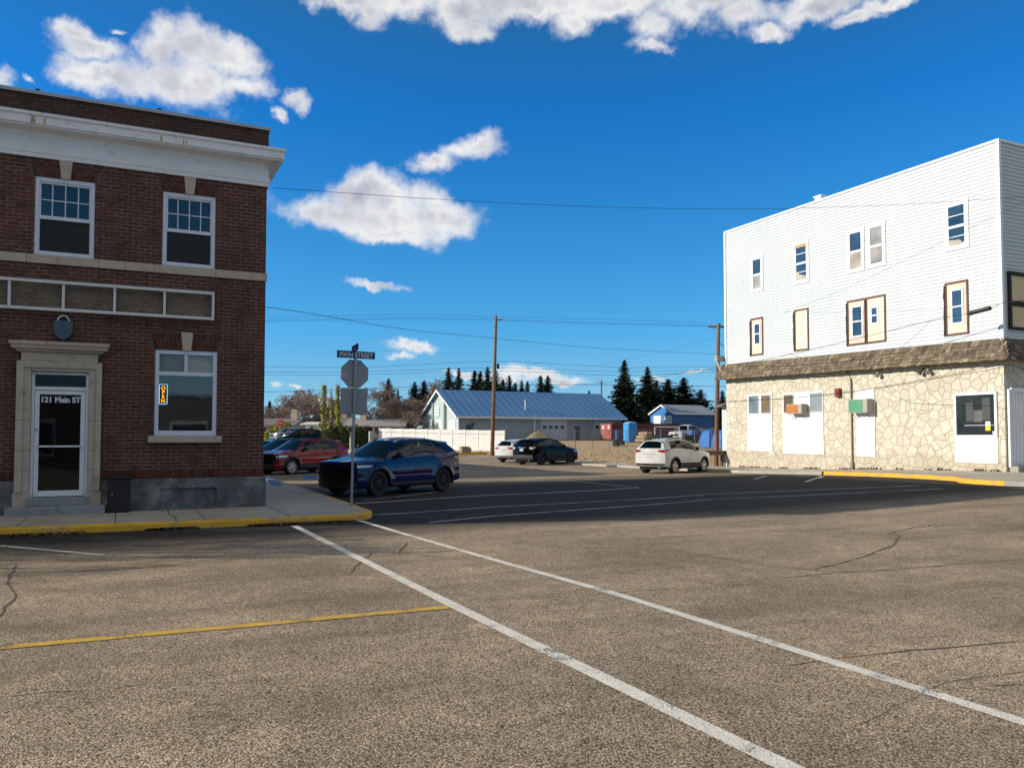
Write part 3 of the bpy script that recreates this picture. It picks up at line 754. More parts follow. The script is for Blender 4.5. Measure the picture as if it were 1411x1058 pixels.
def sash_window(root, a, b, z0, z1, name='window'):
    """white double-hung window, the upper sash cut in small panes"""
    y = YF + 0.07; fr = 0.075; mb = MB()
    mb.box(a, a + fr, y - 0.05, y + 0.05, z0, z1); mb.box(b - fr, b, y - 0.05, y + 0.05, z0, z1)
    mb.box(a + fr, b - fr, y - 0.05, y + 0.05, z1 - fr * 1.2, z1); mb.box(a + fr, b - fr, y - 0.06, y + 0.05, z0, z0 + 0.07)
    f = mb.build(name, WIN_WHITE, root, bevel=0.006)
    ia, ib = a + fr, b - fr; zm = z0 + (z1 - z0) * 0.465; zt = z1 - fr * 1.2
    mb = MB(); mb.box(ia, ib, y - 0.03, y + 0.02, zm, zm + 0.075); mb.box(ia, ia + 0.035, y - 0.025, y + 0.02, zm + 0.075, zt); mb.box(ib - 0.035, ib, y - 0.025, y + 0.02, zm + 0.075, zt); mb.box(ia + 0.035, ib - 0.035, y - 0.025, y + 0.02, zt - 0.04, zt)
    for k in (1, 2, 3):
        x = ia + (ib - ia) * k / 4; mb.box(x - 0.011, x + 0.011, y - 0.006, y + 0.012, zm + 0.075, zt - 0.04)
    zc = (zm + 0.075 + zt - 0.04) / 2; mb.box(ia + 0.035, ib - 0.035, y - 0.004, y + 0.01, zc - 0.011, zc + 0.011)
    mb.build('upper_sash', WIN_WHITE, f, bevel=0.003)
    mb = MB(); mb.box(ia + 0.001, ib - 0.001, y + 0.014, y + 0.03, zm + 0.03, zt - 0.001); mb.build('pane', GLASS_UP, f)
    mb = MB(); mb.box(ia, ib, y + 0.002, y + 0.018, z0 + 0.07, zm - 0.001)
    for k in range(3): pass
    mb.build('insect_screen', SCREEN, f)
    mb = MB(); mb.box(ia, ia + 0.02, y - 0.02, y + 0.0018, z0 + 0.07, zm); mb.box(ib - 0.02, ib, y - 0.02, y + 0.0018, z0 + 0.07, zm); mb.box(ia + 0.02, ib - 0.02, y - 0.02, y + 0.0018, z0 + 0.07, z0 + 0.09); mb.build('screen_frame', WIN_WHITE, f)
    return f
for a, b in UPW: sash_window(bb, a, b, UZ0, UZ1)
BLIND = glass_dark('blind_behind_glass', (0.15, 0.15, 0.135), 1.7)
BLIND2 = glass_dark('pale_blind_behind_glass', (0.30, 0.30, 0.27), 1.7)
for a, b in LW:
    y = YF + 0.07; fr = 0.085; mb = MB()
    mb.box(a, a + fr, y - 0.055, y + 0.05, LZ0, LZ1); mb.box(b - fr, b, y - 0.055, y + 0.05, LZ0, LZ1); mb.box(a + fr, b - fr, y - 0.055, y + 0.05, LZ1 - 0.09, LZ1); mb.box(a + fr, b - fr, y - 0.07, y + 0.05, LZ0, LZ0 + 0.11)
    zb = LZ1 - 0.56; mb.box(a + fr, b - fr, y - 0.045, y + 0.05, zb, zb + 0.085); xm = (a + b) / 2 - 0.01; mb.box(xm - 0.035, xm + 0.035, y - 0.04, y + 0.05, zb + 0.085, LZ1 - 0.09)
    f = mb.build('window', WIN_WHITE, bb, bevel=0.006)
    m2 = MB(); m2.box(a + fr, b - fr, y + 0.01, y + 0.03, LZ0 + 0.11, zb); m2.build('pane', GLASS, f)
    m2 = MB(); m2.box(a + fr, xm - 0.035, y + 0.005, y + 0.03, zb + 0.085, LZ1 - 0.09); m2.build('transom_pane', BLIND, f)
    m2 = MB(); m2.box(xm + 0.035, b - fr, y + 0.012, y + 0.03, zb + 0.085, LZ1 - 0.09); m2.build('transom_pane', BLIND2, f)
    m2 = MB(); m2.box(a - 0.12, b + 0.11, YF - 0.11, YF + 0.06, LZ0 - 0.15, LZ0 - 0.003); m2.build('sill', LIME, f, bevel=0.008)
# flat brick arches over the openings, each with its sandstone keystone
def flat_arch(a, b, z0, z1, kt):
    xm = (a + b) / 2; mb = MB(); n = 17; mbl = MB(); mbr = MB()
    sp = 0.10
    for k in range(n):
        u0, u1 = k / n, (k + 1) / n
        x0, x1 = a - 0.02 + (b - a + 0.04) * u0, a - 0.02 + (b - a + 0.04) * u1
        X0, X1 = a - sp + (b - a + 2 * sp) * u0, a - sp + (b - a + 2 * sp) * u1
        g = 0.006
        if abs((x0 + x1) / 2 - xm) < 0.10: continue
        for (q0, q1) in ((0, 0.47 if k % 2 else 0.63), (0.5 if k % 2 else 0.66, 1)):
            l = lambda lo, hi, q: lo + (hi - lo) * q
            (mbl if (x0 + x1) / 2 < xm else mbr).extr([(l(x0, X0, q0) + g, YF - 0.006, l(z0, z1, q0) + g), (l(x1, X1, q0) - g, YF - 0.006, l(z0, z1, q0) + g), (l(x1, X1, q1) - g, YF - 0.006, l(z0, z1, q1) - g), (l(x0, X0, q1) + g, YF - 0.006, l(z0, z1, q1) - g)], (0, 0.03, 0), 0)
    for mb in (mbl, mbr):
        for i in range(0, len(mb.t)): mb.t[i] = (((i // 6) * 7919) % 101) / 101
        mb.build('flat_arch', ARCHB, bb, tone=True)
    m2 = MB(); m2.face([(a - sp, YF - 0.0025, z0), (b + sp, YF - 0.0025, z0), (b + sp, YF - 0.0025, z1), (a - sp, YF - 0.0025, z1)]); m2.build('arch_mortar', MORT, bb, recalc=False)
    m3 = MB(); zt = kt
    m3.extr([(xm - 0.085, YF - 0.04, z0 - 0.01), (xm + 0.085, YF - 0.04, z0 - 0.01), (xm + 0.125, YF - 0.04, zt), (xm - 0.125, YF - 0.04, zt)], (0, 0.06, 0))
    m3.build('keystone', LIME, bb, bevel=0.006)
ARCHB = attr_mat('arch_brick', (0.06, 0.024, 0.017), (0.135, 0.046, 0.03), 0.9, 12)
MORT = M('dark_mortar', (0.10, 0.085, 0.07), 0.95)
for a, b in UPW: flat_arch(a, b, UZ1 + 0.005, UZ1 + 0.30, 7.498)
for a, b in LW: flat_arch(a, b, LZ1 + 0.005, LZ1 + 0.37, LZ1 + 0.40)
# soldier course along the foot, then the concrete foundation
mb = MB(); x = BX0
while x < BX1 - 0.03:
    if -1.95 < x + 0.03 < -0.28 and mb.v: mb.build('soldier_course', ARCHB, bb, tone=True); mb = MB()
    if not (-1.9 < x + 0.03 < -0.28): mb.box(x + 0.005, x + 0.072, YF - 0.012, YF + 0.01, 0.835, 1.0, 0, random.random())
    x += 0.0775
mb.build('soldier_course', ARCHB, bb, tone=True)
mb = MB()
def found(x0, x1, pan):
    ya, yb = YF - 0.065, YF + 0.05
    if pan:
        wall_openings(mb, x0, x1, 0.0, 0.815, ya, [(pan[0], pan[1], 0.2, 0.60)], 0.05)
        mb.face([(pan[0], ya + 0.05, 0.2), (pan[1], ya + 0.05, 0.2), (pan[1], ya + 0.05, 0.6), (pan[0], ya + 0.05, 0.6)])
    else: mb.face([(x0, ya, 0), (x1, ya, 0), (x1, ya, 0.815), (x0, ya, 0.815)])
    mb.face([(x0, ya, 0.815), (x1, ya, 0.815), (x1, yb, 0.815), (x0, yb, 0.815)])
    mb.face([(x1, ya, 0), (x1, yb, 0), (x1, yb, 0.815), (x1, ya, 0.815)]); mb.face([(x0, ya, 0), (x0, ya, 0.815), (x0, yb, 0.815), (x0, yb, 0)])
found(-0.32, BX1 + 0.05, (0.85, 2.02)); found(BX0 - 0.05, -1.86, (-4.16, -2.95))
mb.box(BX1 + 0.0, BX1 + 0.05, YF + 0.05, BYB, 0, 0.813)
mb.build('foundation', FOUND, bb)
# door with its sandstone surround, hood and steps
mb = MB()
jl, jr = -1.86, -0.31; zt = 3.26
for z0, z1 in ((0.16, 0.58), (0.583, 1.02), (1.023, 1.42), (1.423, 2.05), (2.053, 3.26)):
    for a, b in ((jl, -1.60), (-0.545, jr)):
        mb.box(a - (0.03 if z1 < 0.6 else 0), b + (0.03 if z1 < 0.6 else 0), YF - 0.10, YF + 0.05, z0, z1)
        if z1 > 0.6: mb.box(a + (0.0 if a < -1 else 0.13), b - (0.13 if a < -1 else 0.0), YF - 0.135, YF - 0.1, z0, z1 - (0 if z1 < 3 else 0.0))
mb.box(-1.60, -0.545, YF - 0.10, YF + 0.05, 3.06, 3.26); mb.box(-1.73, -0.415, YF - 0.135, YF - 0.10, 3.13, 3.26)
mb.box(-1.79, -0.39, YF - 0.09, YF + 0.02, 3.263, 3.44)
surround = mb.build('door_surround', LIME, bb, bevel=0.01)
mb = MB()
prof = [(0.06, 3.443), (0.10, 3.46), (0.13, 3.50), (0.20, 3.52), (0.205, 3.585), (0.235, 3.60), (0.24, 3.66), (0.0, 3.69)]
xa, xb = -1.86, -0.31
for (p0, z0), (p1, z1) in zip(prof[:-1], prof[1:]):
    mb.face([(xa - p0 + .1, YF - p0, z0), (xb + p0 - .1, YF - p0, z0), (xb + p1 - .1, YF - p1, z1), (xa - p1 + .1, YF - p1, z1)])
    mb.face([(xb + p0 - .1, YF - p0, z0), (xb + p0 - .1, YF, z0), (xb + p1 - .1, YF, z1), (xb + p1 - .1, YF - p1, z1)])
    mb.face([(xa - p0 + .1, YF, z0), (xa - p0 + .1, YF - p0, z0), (xa - p1 + .1, YF - p1, z1), (xa - p1 + .1, YF, z1)])
mb.face([(xa + 0.04, YF, 3.443), (xb - 0.04, YF, 3.443), (xb - 0.04, YF - 0.06, 3.443), (xa + 0.04, YF - 0.06, 3.443)])
mb.build('door_hood', LIME, surround, recalc=False)
dx0, dx1, dz0, dz1 = -1.595, -0.55, 0.475, 3.05; yd = YF + 0.03
mb = MB(); fr = 0.055
mb.box(dx0, dx0 + fr, yd - 0.05, yd + 0.05, dz0, dz1); mb.box(dx1 - fr, dx1, yd - 0.05, yd + 0.05, dz0, dz1); mb.box(dx0 + fr, dx1 - fr, yd - 0.05, yd + 0.05, dz1 - 0.05, dz1)
mb.box(dx0 + fr, dx1 - fr, yd - 0.05, yd + 0.05, 2.68, 2.75)
dfr = mb.build('door_frame', DOOR_WHITE, bb, bevel=0.005)
mb = MB(); mb.box(dx0 + fr, dx1 - fr, yd + 0.0, yd + 0.02, 2.75, dz1 - 0.05); mb.build('transom_pane', GLASSD, dfr)
mb = MB(); a, b = dx0 + fr + 0.006, dx1 - fr - 0.006; st = 0.085; z0, z1 = 0.485, 2.67
mb.box(a, a + st, yd - 0.035, yd + 0.03, z0, z1); mb.box(b - st, b, yd - 0.035, yd + 0.03, z0, z1); mb.box(a + st, b - st, yd - 0.035, yd + 0.03, z1 - 0.08, z1); mb.box(a + st, b - st, yd - 0.035, yd + 0.03, z0, z0 + 0.12)
door = mb.build('door', DOOR_WHITE, bb, bevel=0.005)
mb = MB(); mb.box(a + st, b - st, yd - 0.006, yd + 0.01, z0 + 0.12, z1 - 0.08); mb.build('door_glass', GLASSD, door)
mb = MB(); mb.box(a + st - 0.02, b - st + 0.02, yd - 0.075, yd - 0.045, 1.50, 1.535); mb.box(a + st - 0.03, a + st, yd - 0.075, yd - 0.035, 1.49, 1.545); mb.box(b - st, b - st + 0.03, yd - 0.075, yd - 0.035, 1.49, 1.545); mb.build('push_bar', DOOR_WHITE, door)
mb = MB(); mb.lathe([(0.0, -0.02), (0.025, -0.018), (0.025, 0)], (a + 0.04, yd - 0.036, 1.86), 'Y', 12); mb.build('lock', STEEL, door)
LETTER = M('white_vinyl_lettering', (0.7, 0.72, 0.74), 0.5, var=0.05)
text_mesh('121 Main ST', 0.158, LETTER, 'door_lettering', door, (a + st + 0.012, yd - 0.0085, 2.43), (math.pi / 2, 0, 0), 0.001, 0.92, bold=0.0065)
mb = MB(); mb.box(-1.62, -0.53, YF - 0.19, YF + 0.05, 0.30, 0.47); stp = mb.build('step', STEPM, bb, bevel=0.015)
mb = MB(); mb.box(-1.98, -0.2, YF - 0.48, YF - 0.066, 0.1, 0.30); mb.build('step', STEPM, bb, bevel=0.02)

# open sign glowing in the window
sg = thing('open_sign', 'small glowing orange and blue sign reading OPEN in the ground-floor window', 'sign', (0.90, YF + 0.05, 2.58))
mb = MB(); mb.box(0.815, 0.975, YF + 0.055, YF + 0.078, 2.43, 2.86); mb.build('backing', BLACK, sg, bevel=0.02)
NB = emit('blue_white_tube', (0.40, 0.68, 1.0), 0.55); NO = emit('orange_tube', (1.0, 0.40, 0.01), 0.9)
mb = MB(); pts = arc(0.955, 2.84, 0.02, 0, 90, 4) + arc(0.835, 2.84, 0.02, 90, 180, 4) + arc(0.835, 2.45, 0.02, 180, 270, 4) + arc(0.955, 2.45, 0.02, 270, 360, 4)
mb.tube([(x, YF + 0.047, z) for x, z in pts + pts[:1]], 0.007, 6); mb.build('border_tube', NB, sg)
for i, ch in enumerate('OPEN'):
    text_mesh(ch, 0.112, NO, 'letter_tube', sg, (0.895, YF + 0.048, 2.742 - i * 0.094), (math.pi / 2, 0, 0), 0.004, 1.0, 'CENTER', 0.002)

# empty sign frame, padlock-shaped shield, utility box
SIGNP = M('white_sign_frame', (0.66, 0.66, 0.67), 0.55, var=0.08, scale=4, dirt=(0.42, 0.4, 0.38))
sf = thing('sign_frame', 'long empty white metal sign frame fixed above the door on brown brick', 'sign frame', (-0.9, YF, 4.6))
mb = MB(); fx0, fx1, fz0, fz1 = -4.05, 1.905, 4.31, 4.94; yy = YF - 0.16
mb.box(fx0, fx1, yy, yy + 0.10, fz1 - 0.06, fz1); mb.box(fx0, fx1, yy, yy + 0.10, fz0, fz0 + 0.06); mb.box(fx0, fx0 + 0.05, yy, yy + 0.10, fz0 + 0.06, fz1 - 0.06); mb.box(fx1 - 0.05, fx1, yy, yy + 0.10, fz0 + 0.06, fz1 - 0.06)
mb.build('outer_frame', SIGNP, sf, bevel=0.004)
for px in (12, 87, 158, 227):
    x = on_y(px, 412, yy).x
    m2 = MB(); m2.box(x - 0.024, x + 0.024, yy + 0.03, yy + 0.158, fz0 + 0.06, fz1 - 0.06); m2.build('divider', SIGNP, sf)
m2 = MB(); m2.box(-3.0, -2.95, yy + 0.03, yy + 0.158, fz0 + 0.06, fz1 - 0.06); m2.build('divider', SIGNP, sf)
mb = MB(); mb.box(fx0 + 0.05, fx1 - 0.05, YF - 0.012, YF - 0.003, fz0 + 0.06, fz1 - 0.06); mb.build('backing', BRICK_FADED, sf)
sh = thing('padlock_shield', 'blue grey sheet-metal padlock shape mounted above the door hood', 'sign', (-1.03, YF, 4.0))
cxs = on_y(87, 452, YF - 0.1).x
mb = MB(); pts = [(-0.19, 0.19), (0.19, 0.19), (0.19, 0.0), (0.165, -0.1), (0.10, -0.18), (0.0, -0.235), (-0.10, -0.18), (-0.165, -0.1), (-0.19, 0.0)]
zc = on_y(87, 454, YF - 0.1).z
mb.extr([(cxs + x * 0.95, YF - 0.12, zc + z * 0.95) for x, z in pts], (0, 0.10, 0)); mb.build('plate', M('blue_grey_metal', (0.075, 0.105, 0.15), 0.55, 0.3, 0.25, 7, dirt=(0.05, 0.06, 0.08)), sh, bevel=0.012)
mb = MB(); mb.tube([(cxs + 0.105 * math.cos(R(q)), YF - 0.07, zc + 0.17 + 0.125 * math.sin(R(q))) for q in range(-15, 196, 15)], 0.018, 8); mb.build('shackle', SIGNP, sh, smooth=True)
ub = thing('utility_box', 'dark brown metal box standing against the foundation beside the door steps', 'box', (0.05, YF - 0.3, KH))
DKM = M('dark_brown_metal', (0.022, 0.017, 0.015), 0.6, 0.2, 0.4, 5)
mb = MB(); mb.box(-0.165, 0.275, YF - 0.40, YF - 0.07, 0.15, 0.84); mb.build('body', DKM, ub, bevel=0.012)
mb = MB(); mb.box(-0.19, 0.30, YF - 0.43, YF - 0.06, 0.843, 0.89); mb.build('lid', DKM, ub, bevel=0.01)
mb = MB(); mb.box(-0.12, 0.23, YF - 0.412, YF - 0.401, 0.22, 0.78); d = mb.build('door', DKM, ub, bevel=0.006)
mb = MB(); mb.lathe([(0.0, -0.03), (0.018, -0.028), (0.018, 0.0)], (-0.07, YF - 0.413, 0.52), 'Y', 10); mb.build('handle', STEEL, d)
# ------------------------------------------------------------------ white hotel building on the right
XW, HY0, HY1, HTOP = 30.3, 19.9, 35.62, 13.08
STONE = stone_mat('crazy_stone', 'YZ'); STONE_F = stone_mat('crazy_stone_front', 'XZ')
def siding_mat():
    m, nt, b = _nodes('white_vinyl_siding'); co = coords(nt)
    f = noise(nt, co, 0.5, 6, 0.6); mp = N(nt, 'ShaderNodeMapping'); mp.inputs['Scale'].default_value = (3, 3, 0.25); L(nt, co, mp.inputs[0])
    g = noise(nt, mp.outputs[0], 1.5, 6, 0.7)
    o = ramp(nt, f, [(0.3, (0.53, 0.585, 0.60)), (0.7, (0.58, 0.625, 0.635))])
    o = mixc(nt, 1.0, o, ramp(nt, g, [(0.3, 0.92), (0.7, 1.03)]), 'MULTIPLY')
    L(nt, o, b.inputs['Base Color']); b.inputs['Roughness'].default_value = 0.55; return m
SIDING = siding_mat()
LAP_SHADE = M('siding_lap_shade', (0.2, 0.23, 0.22), 0.8, var=0.2)  # shadow lines under the siding laps, put into the colour of their undersides
TRIMW = M('white_vinyl_trim', (0.8, 0.82, 0.83), 0.5, var=0.04, scale=4)
PANELW = M('white_panel', (0.84, 0.83, 0.82), 0.55, var=0.04, scale=1.5)
BROWNT = M('brown_wood_trim', (0.14, 0.055, 0.04), 0.75, var=0.35, scale=9, dirt=(0.06, 0.03, 0.025))
BLACKT = M('black_torn_trim', (0.02, 0.017, 0.016), 0.85, var=0.5, scale=8)
def board_mat(name, a, b2, c):
    m, nt, b = _nodes(name); co = coords(nt)
    f = noise(nt, co, 1.6, 6, 0.6); g = noise(nt, co, 2.9, 5, 0.6)
    o = ramp(nt, f, [(0.35, a), (0.6, b2)])
    o = mixc(nt, ramp(nt, g, [(0.56, 0.0), (0.68, 0.7)]), o, c)
    L(nt, o, b.inputs['Base Color']); b.inputs['Roughness'].default_value = 0.8; return m
BOARD_Y = board_mat('yellow_board', (0.74, 0.73, 0.47), (0.79, 0.78, 0.55), (0.50, 0.72, 0.60))
BOARD_P = board_mat('pink_board', (0.72, 0.50, 0.44), (0.75, 0.62, 0.48), (0.74, 0.70, 0.42))
BOARD_T = board_mat('tan_board', (0.62, 0.47, 0.29), (0.68, 0.54, 0.35), (0.4, 0.58, 0.47))
HGLASS = glass_dark('hotel_glass', (0.03, 0.055, 0.09), 1.75)
CURT = glass_dark('curtain_behind_glass', (0.30, 0.28, 0.25), 1.6)
PAPER = glass_dark('paper_behind_glass', (0.46, 0.40, 0.31), 1.6)
SHOPG = glass_dark('shop_glass', (0.03, 0.04, 0.045), 1.5)
hb = thing('hotel_building', 'three-storey white siding building with stone ground floor and shake skirt on the right corner', 'building', (38, 27.7, 0.2))
def skirt_top(y): return 5.42 + (5.70 - 5.42) * (y - HY0) / (HY1 - HY0)
mb = MB(); xe = 46.0; lap = 0.152; z = 5.0; k = 0; LIP = 0.02
while z < HTOP - 0.02:
    z1 = min(z + lap, HTOP)
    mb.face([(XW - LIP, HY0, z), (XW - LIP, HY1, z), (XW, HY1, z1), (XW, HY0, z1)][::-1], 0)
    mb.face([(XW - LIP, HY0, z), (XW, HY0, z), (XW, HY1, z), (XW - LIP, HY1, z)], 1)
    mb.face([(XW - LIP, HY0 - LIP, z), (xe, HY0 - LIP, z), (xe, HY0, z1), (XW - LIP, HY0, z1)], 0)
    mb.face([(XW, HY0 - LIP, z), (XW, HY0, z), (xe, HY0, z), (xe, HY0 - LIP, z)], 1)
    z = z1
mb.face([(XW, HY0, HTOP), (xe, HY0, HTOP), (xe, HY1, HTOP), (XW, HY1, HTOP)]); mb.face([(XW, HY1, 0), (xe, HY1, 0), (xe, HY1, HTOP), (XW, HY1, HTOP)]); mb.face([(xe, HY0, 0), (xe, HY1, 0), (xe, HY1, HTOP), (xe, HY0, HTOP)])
mb.build('siding_wall', [SIDING, LAP_SHADE], hb, recalc=False)
def xb(mb, y0, y1, z0, z1, o0, o1, mi=0, tone=0.5): mb.box(XW - o1, XW - o0, y0, y1, z0, z1, mi, tone)
mb = MB(); mb.box(XW - 0.07, XW + 0.06, HY0 - 0.07, HY0 + 0.06, 4.9, HTOP - 0.0); mb.build('corner_board', TRIMW, hb)
mb = MB(); mb.box(XW - 0.06, XW + 0.06, HY1 - 0.08, HY1 + 0.05, 4.9, HTOP); mb.build('corner_board', TRIMW, hb)
mb = MB(); mb.box(XW - 0.035, XW + 0.2, HY0 - 0.05, HY1 + 0.06, HTOP + 0.002, HTOP + 0.10); mb.box(XW + 0.2, xe, HY0 - 0.05, HY0 + 0.2, HTOP + 0.002, HTOP + 0.10); mb.build('roof_flashing', TRIMW, hb, bevel=0.01)
v = on_x(1128, 279, 31.2)
mb = MB(); mb.box(31.1, 31.4, v.y - 0.25, v.y + 0.15, HTOP, HTOP + 0.55); mb.box(31.05, 31.45, v.y - 0.30, v.y + 0.2, HTOP + 0.55, HTOP + 0.62); mb.build('roof_vent', TRIMW, hb)
mb = MB(); zs0 = 4.98
mb.face([(XW - 0.03, HY0 - 0.03, -0.1), (XW - 0.03, HY1, -0.1), (XW - 0.03, HY1, zs0), (XW - 0.03, HY0 - 0.03, zs0)][::-1], 0)
mb.face([(XW - 0.03, HY0 - 0.03, -0.1), (xe, HY0 - 0.03, -0.1), (xe, HY0 - 0.03, zs0), (XW - 0.03, HY0 - 0.03, zs0)], 1)
mb.face([(XW - 0.03, HY1, -0.1), (xe, HY1, -0.1), (xe, HY1, zs0), (XW - 0.03, HY1, zs0)], 1)
mb.build('stone_wall', [STONE, STONE_F], hb, recalc=False)
# weathered shake skirt
SHAKE = attr_mat('cedar_shake', (0.06, 0.046, 0.034), (0.32, 0.255, 0.17), 0.9, 8, (0.16, 0.125, 0.085))
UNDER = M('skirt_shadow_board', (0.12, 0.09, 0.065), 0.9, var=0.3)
mb = MB(); ncourse = 5; PJ = 0.42
def sk(y, q, corner=0.0):
    """point on the sloping skirt: q 0 bottom .. 1 top"""
    zt = skirt_top(y); zb = zt - 0.78
    return XW - 0.06 - PJ * (1 - q), zb + (zt - zb) * q
random.seed(11)
for c in range(ncourse):
    q0, q1 = c / ncourse - 0.01, (c + 1) / ncourse + 0.10
    y = HY0 - 0.06 - PJ * (1 - q0)
    while y < HY1 + 0.35:
        wd = random.uniform(0.09, 0.24); yy1 = min(y + wd, HY1 + 0.42); jj = random.uniform(-0.025, 0.02); th = random.uniform(0.012, 0.028)
        xa, za = sk(min(max(y, HY0), HY1), q0 + jj); xc, zc2 = sk(min(max(y, HY0), HY1), q1)
        xa -= th + 0.02
        tone = min(1, max(0, random.gauss(0.5, 0.17)))
        g = 0.004
        P4 = [(xa, y + g, za), (xa, yy1 - g, za), (xc, yy1 - g, zc2), (xc, y + g, zc2)]
        Q4 = [(p[0] + 0.03, p[1], p[2]) for p in P4]
        mb.add(P4 + Q4, [(0, 3, 2, 1), (4, 5, 6, 7), (0, 1, 5, 4), (1, 2, 6, 5), (2, 3, 7, 6), (3, 0, 4, 7)], 0, tone)
        y = yy1
    x = XW - 0.06 - PJ * (1 - q0)
    while x < 35:
        wd = random.uniform(0.12, 0.26); jj = random.uniform(-0.025, 0.02)
        zt = skirt_top(HY0); zb = zt - 0.78
        ya, za = HY0 - 0.06 - PJ * (1 - q0) - 0.03, zb + (zt - zb) * (q0 + jj); yc, zc2 = HY0 - 0.06 - PJ * (1 - q1), zb + (zt - zb) * q1
        P4 = [(x + 0.004, ya, za), (x + wd - 0.004, ya, za), (x + wd - 0.004, yc, zc2), (x + 0.004, yc, zc2)]; Q4 = [(p[0], p[1] + 0.03, p[2]) for p in P4]
        mb.add(P4 + Q4, [(0, 1, 2, 3), (4, 7, 6, 5), (0, 4, 5, 1), (1, 5, 6, 2), (2, 6, 7, 3), (3, 7, 4, 0)], 0, random.random()); x += wd
skirt = mb.build('shake_skirt', SHAKE, hb, tone=True)
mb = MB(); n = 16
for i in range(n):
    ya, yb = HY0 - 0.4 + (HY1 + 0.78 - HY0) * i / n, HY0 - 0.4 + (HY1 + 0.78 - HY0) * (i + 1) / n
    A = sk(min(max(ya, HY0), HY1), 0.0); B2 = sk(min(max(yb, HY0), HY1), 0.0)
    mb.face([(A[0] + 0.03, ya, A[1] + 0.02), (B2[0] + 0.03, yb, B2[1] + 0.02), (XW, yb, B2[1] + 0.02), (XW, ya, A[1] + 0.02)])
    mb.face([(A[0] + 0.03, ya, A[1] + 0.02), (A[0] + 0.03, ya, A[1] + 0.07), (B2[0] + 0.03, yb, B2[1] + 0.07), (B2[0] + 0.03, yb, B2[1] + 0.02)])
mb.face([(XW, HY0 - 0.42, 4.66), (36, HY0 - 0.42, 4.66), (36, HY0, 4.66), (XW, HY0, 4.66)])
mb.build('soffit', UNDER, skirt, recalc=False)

def hot_frame(y0, y1, z0, z1, tr, mat, name='window', out=0.05, root=hb):
    mb = MB(); xb(mb, y0, y0 + tr, z0, z1, 0.0, out); xb(mb, y1 - tr, y1, z0, z1, 0.0, out); xb(mb, y0 + tr, y1 - tr, z1 - tr, z1, 0.0, out); xb(mb, y0 + tr, y1 - tr, z0, z0 + tr, 0.0, out)
    return mb.build(name, mat, root)
def leafp(par, y0, y1, z0, z1, mat, out=0.024, name='pane'):
    mb = MB(); xb(mb, y0, y1, z0, z1, -0.02, out); return mb.build(name, mat, par)
def bar(par, y0, y1, z0, z1, out=0.038, name='glazing_bar', mat=None):
    mb = MB(); xb(mb, y0, y1, z0, z1, 0.0, out); return mb.build(name, mat or TRIMW, par)
def up_window(y0, y1, z0, z1, top, bot, grid=0, cap=None):
    f = hot_frame(y0 - 0.13, y1 + 0.13, z0 - 0.13, z1 + 0.13, 0.13, TRIMW)
    zm = z0 + (z1 - z0) * 0.48
    mb = MB(); s = 0.05
    for (a, b, o) in ((z0, zm, 0.036), (zm, z1, 0.044)):
        xb(mb, y0, y0 + s, a, b, 0.0, o); xb(mb, y1 - s, y1, a, b, 0.0, o); xb(mb, y0 + s, y1 - s, b - s, b, 0.0, o); xb(mb, y0 + s, y1 - s, a, a + s, 0.0, o)
    mb.build('sash', TRIMW, f)
    leafp(f, y0 + s, y1 - s, zm + s, z1 - s, top); leafp(f, y0 + s, y1 - s, z0 + s, zm - s, bot)
    if grid:
        q = (zm + z1) / 2; bar(f, y0 + s, y1 - s, q - 0.015, q + 0.015)
        q = (zm + z0) / 2; bar(f, y0 + s, y1 - s, q - 0.015, q + 0.015)
    if cap: bar(f, y0 - 0.02, y1 + 0.02, z1 - 0.16, z1, 0.056, 'board_strip', cap)
    return f
up_window(32.77, 33.45, 9.52, 11.16, HGLASS, CURT)
up_window(29.62, 30.38, 9.44, 11.26, HGLASS, HGLASS, 1, M('bare_wood_strip', (0.5, 0.34, 0.17), 0.8))
f = up_window(26.33, 27.05, 9.38, 11.12, HGLASS, PAPER)
up_window(25.19, 25.92, 9.41, 11.13, CURT, CURT)
up_window(21.29, 22.08, 9.38, 11.08, HGLASS, HGLASS, 1)
for (y0, y1, z0, z1) in ((29.68, 30.32, 9.5, 9.95), (21.34, 22.03, 9.43, 9.78)):
    mb = MB(); n = 7
    pts = [(y0, z0), (y1, z0)] + [(y1 + (y0 - y1) * i / n, z1 - 0.14 * random.random() - 0.2 * i / n) for i in range(n + 1)]
    mb.extr([(XW - 0.026, a, b) for a, b in pts], (-0.003, 0, 0)); mb.build('torn_paper', PAPER, hb)
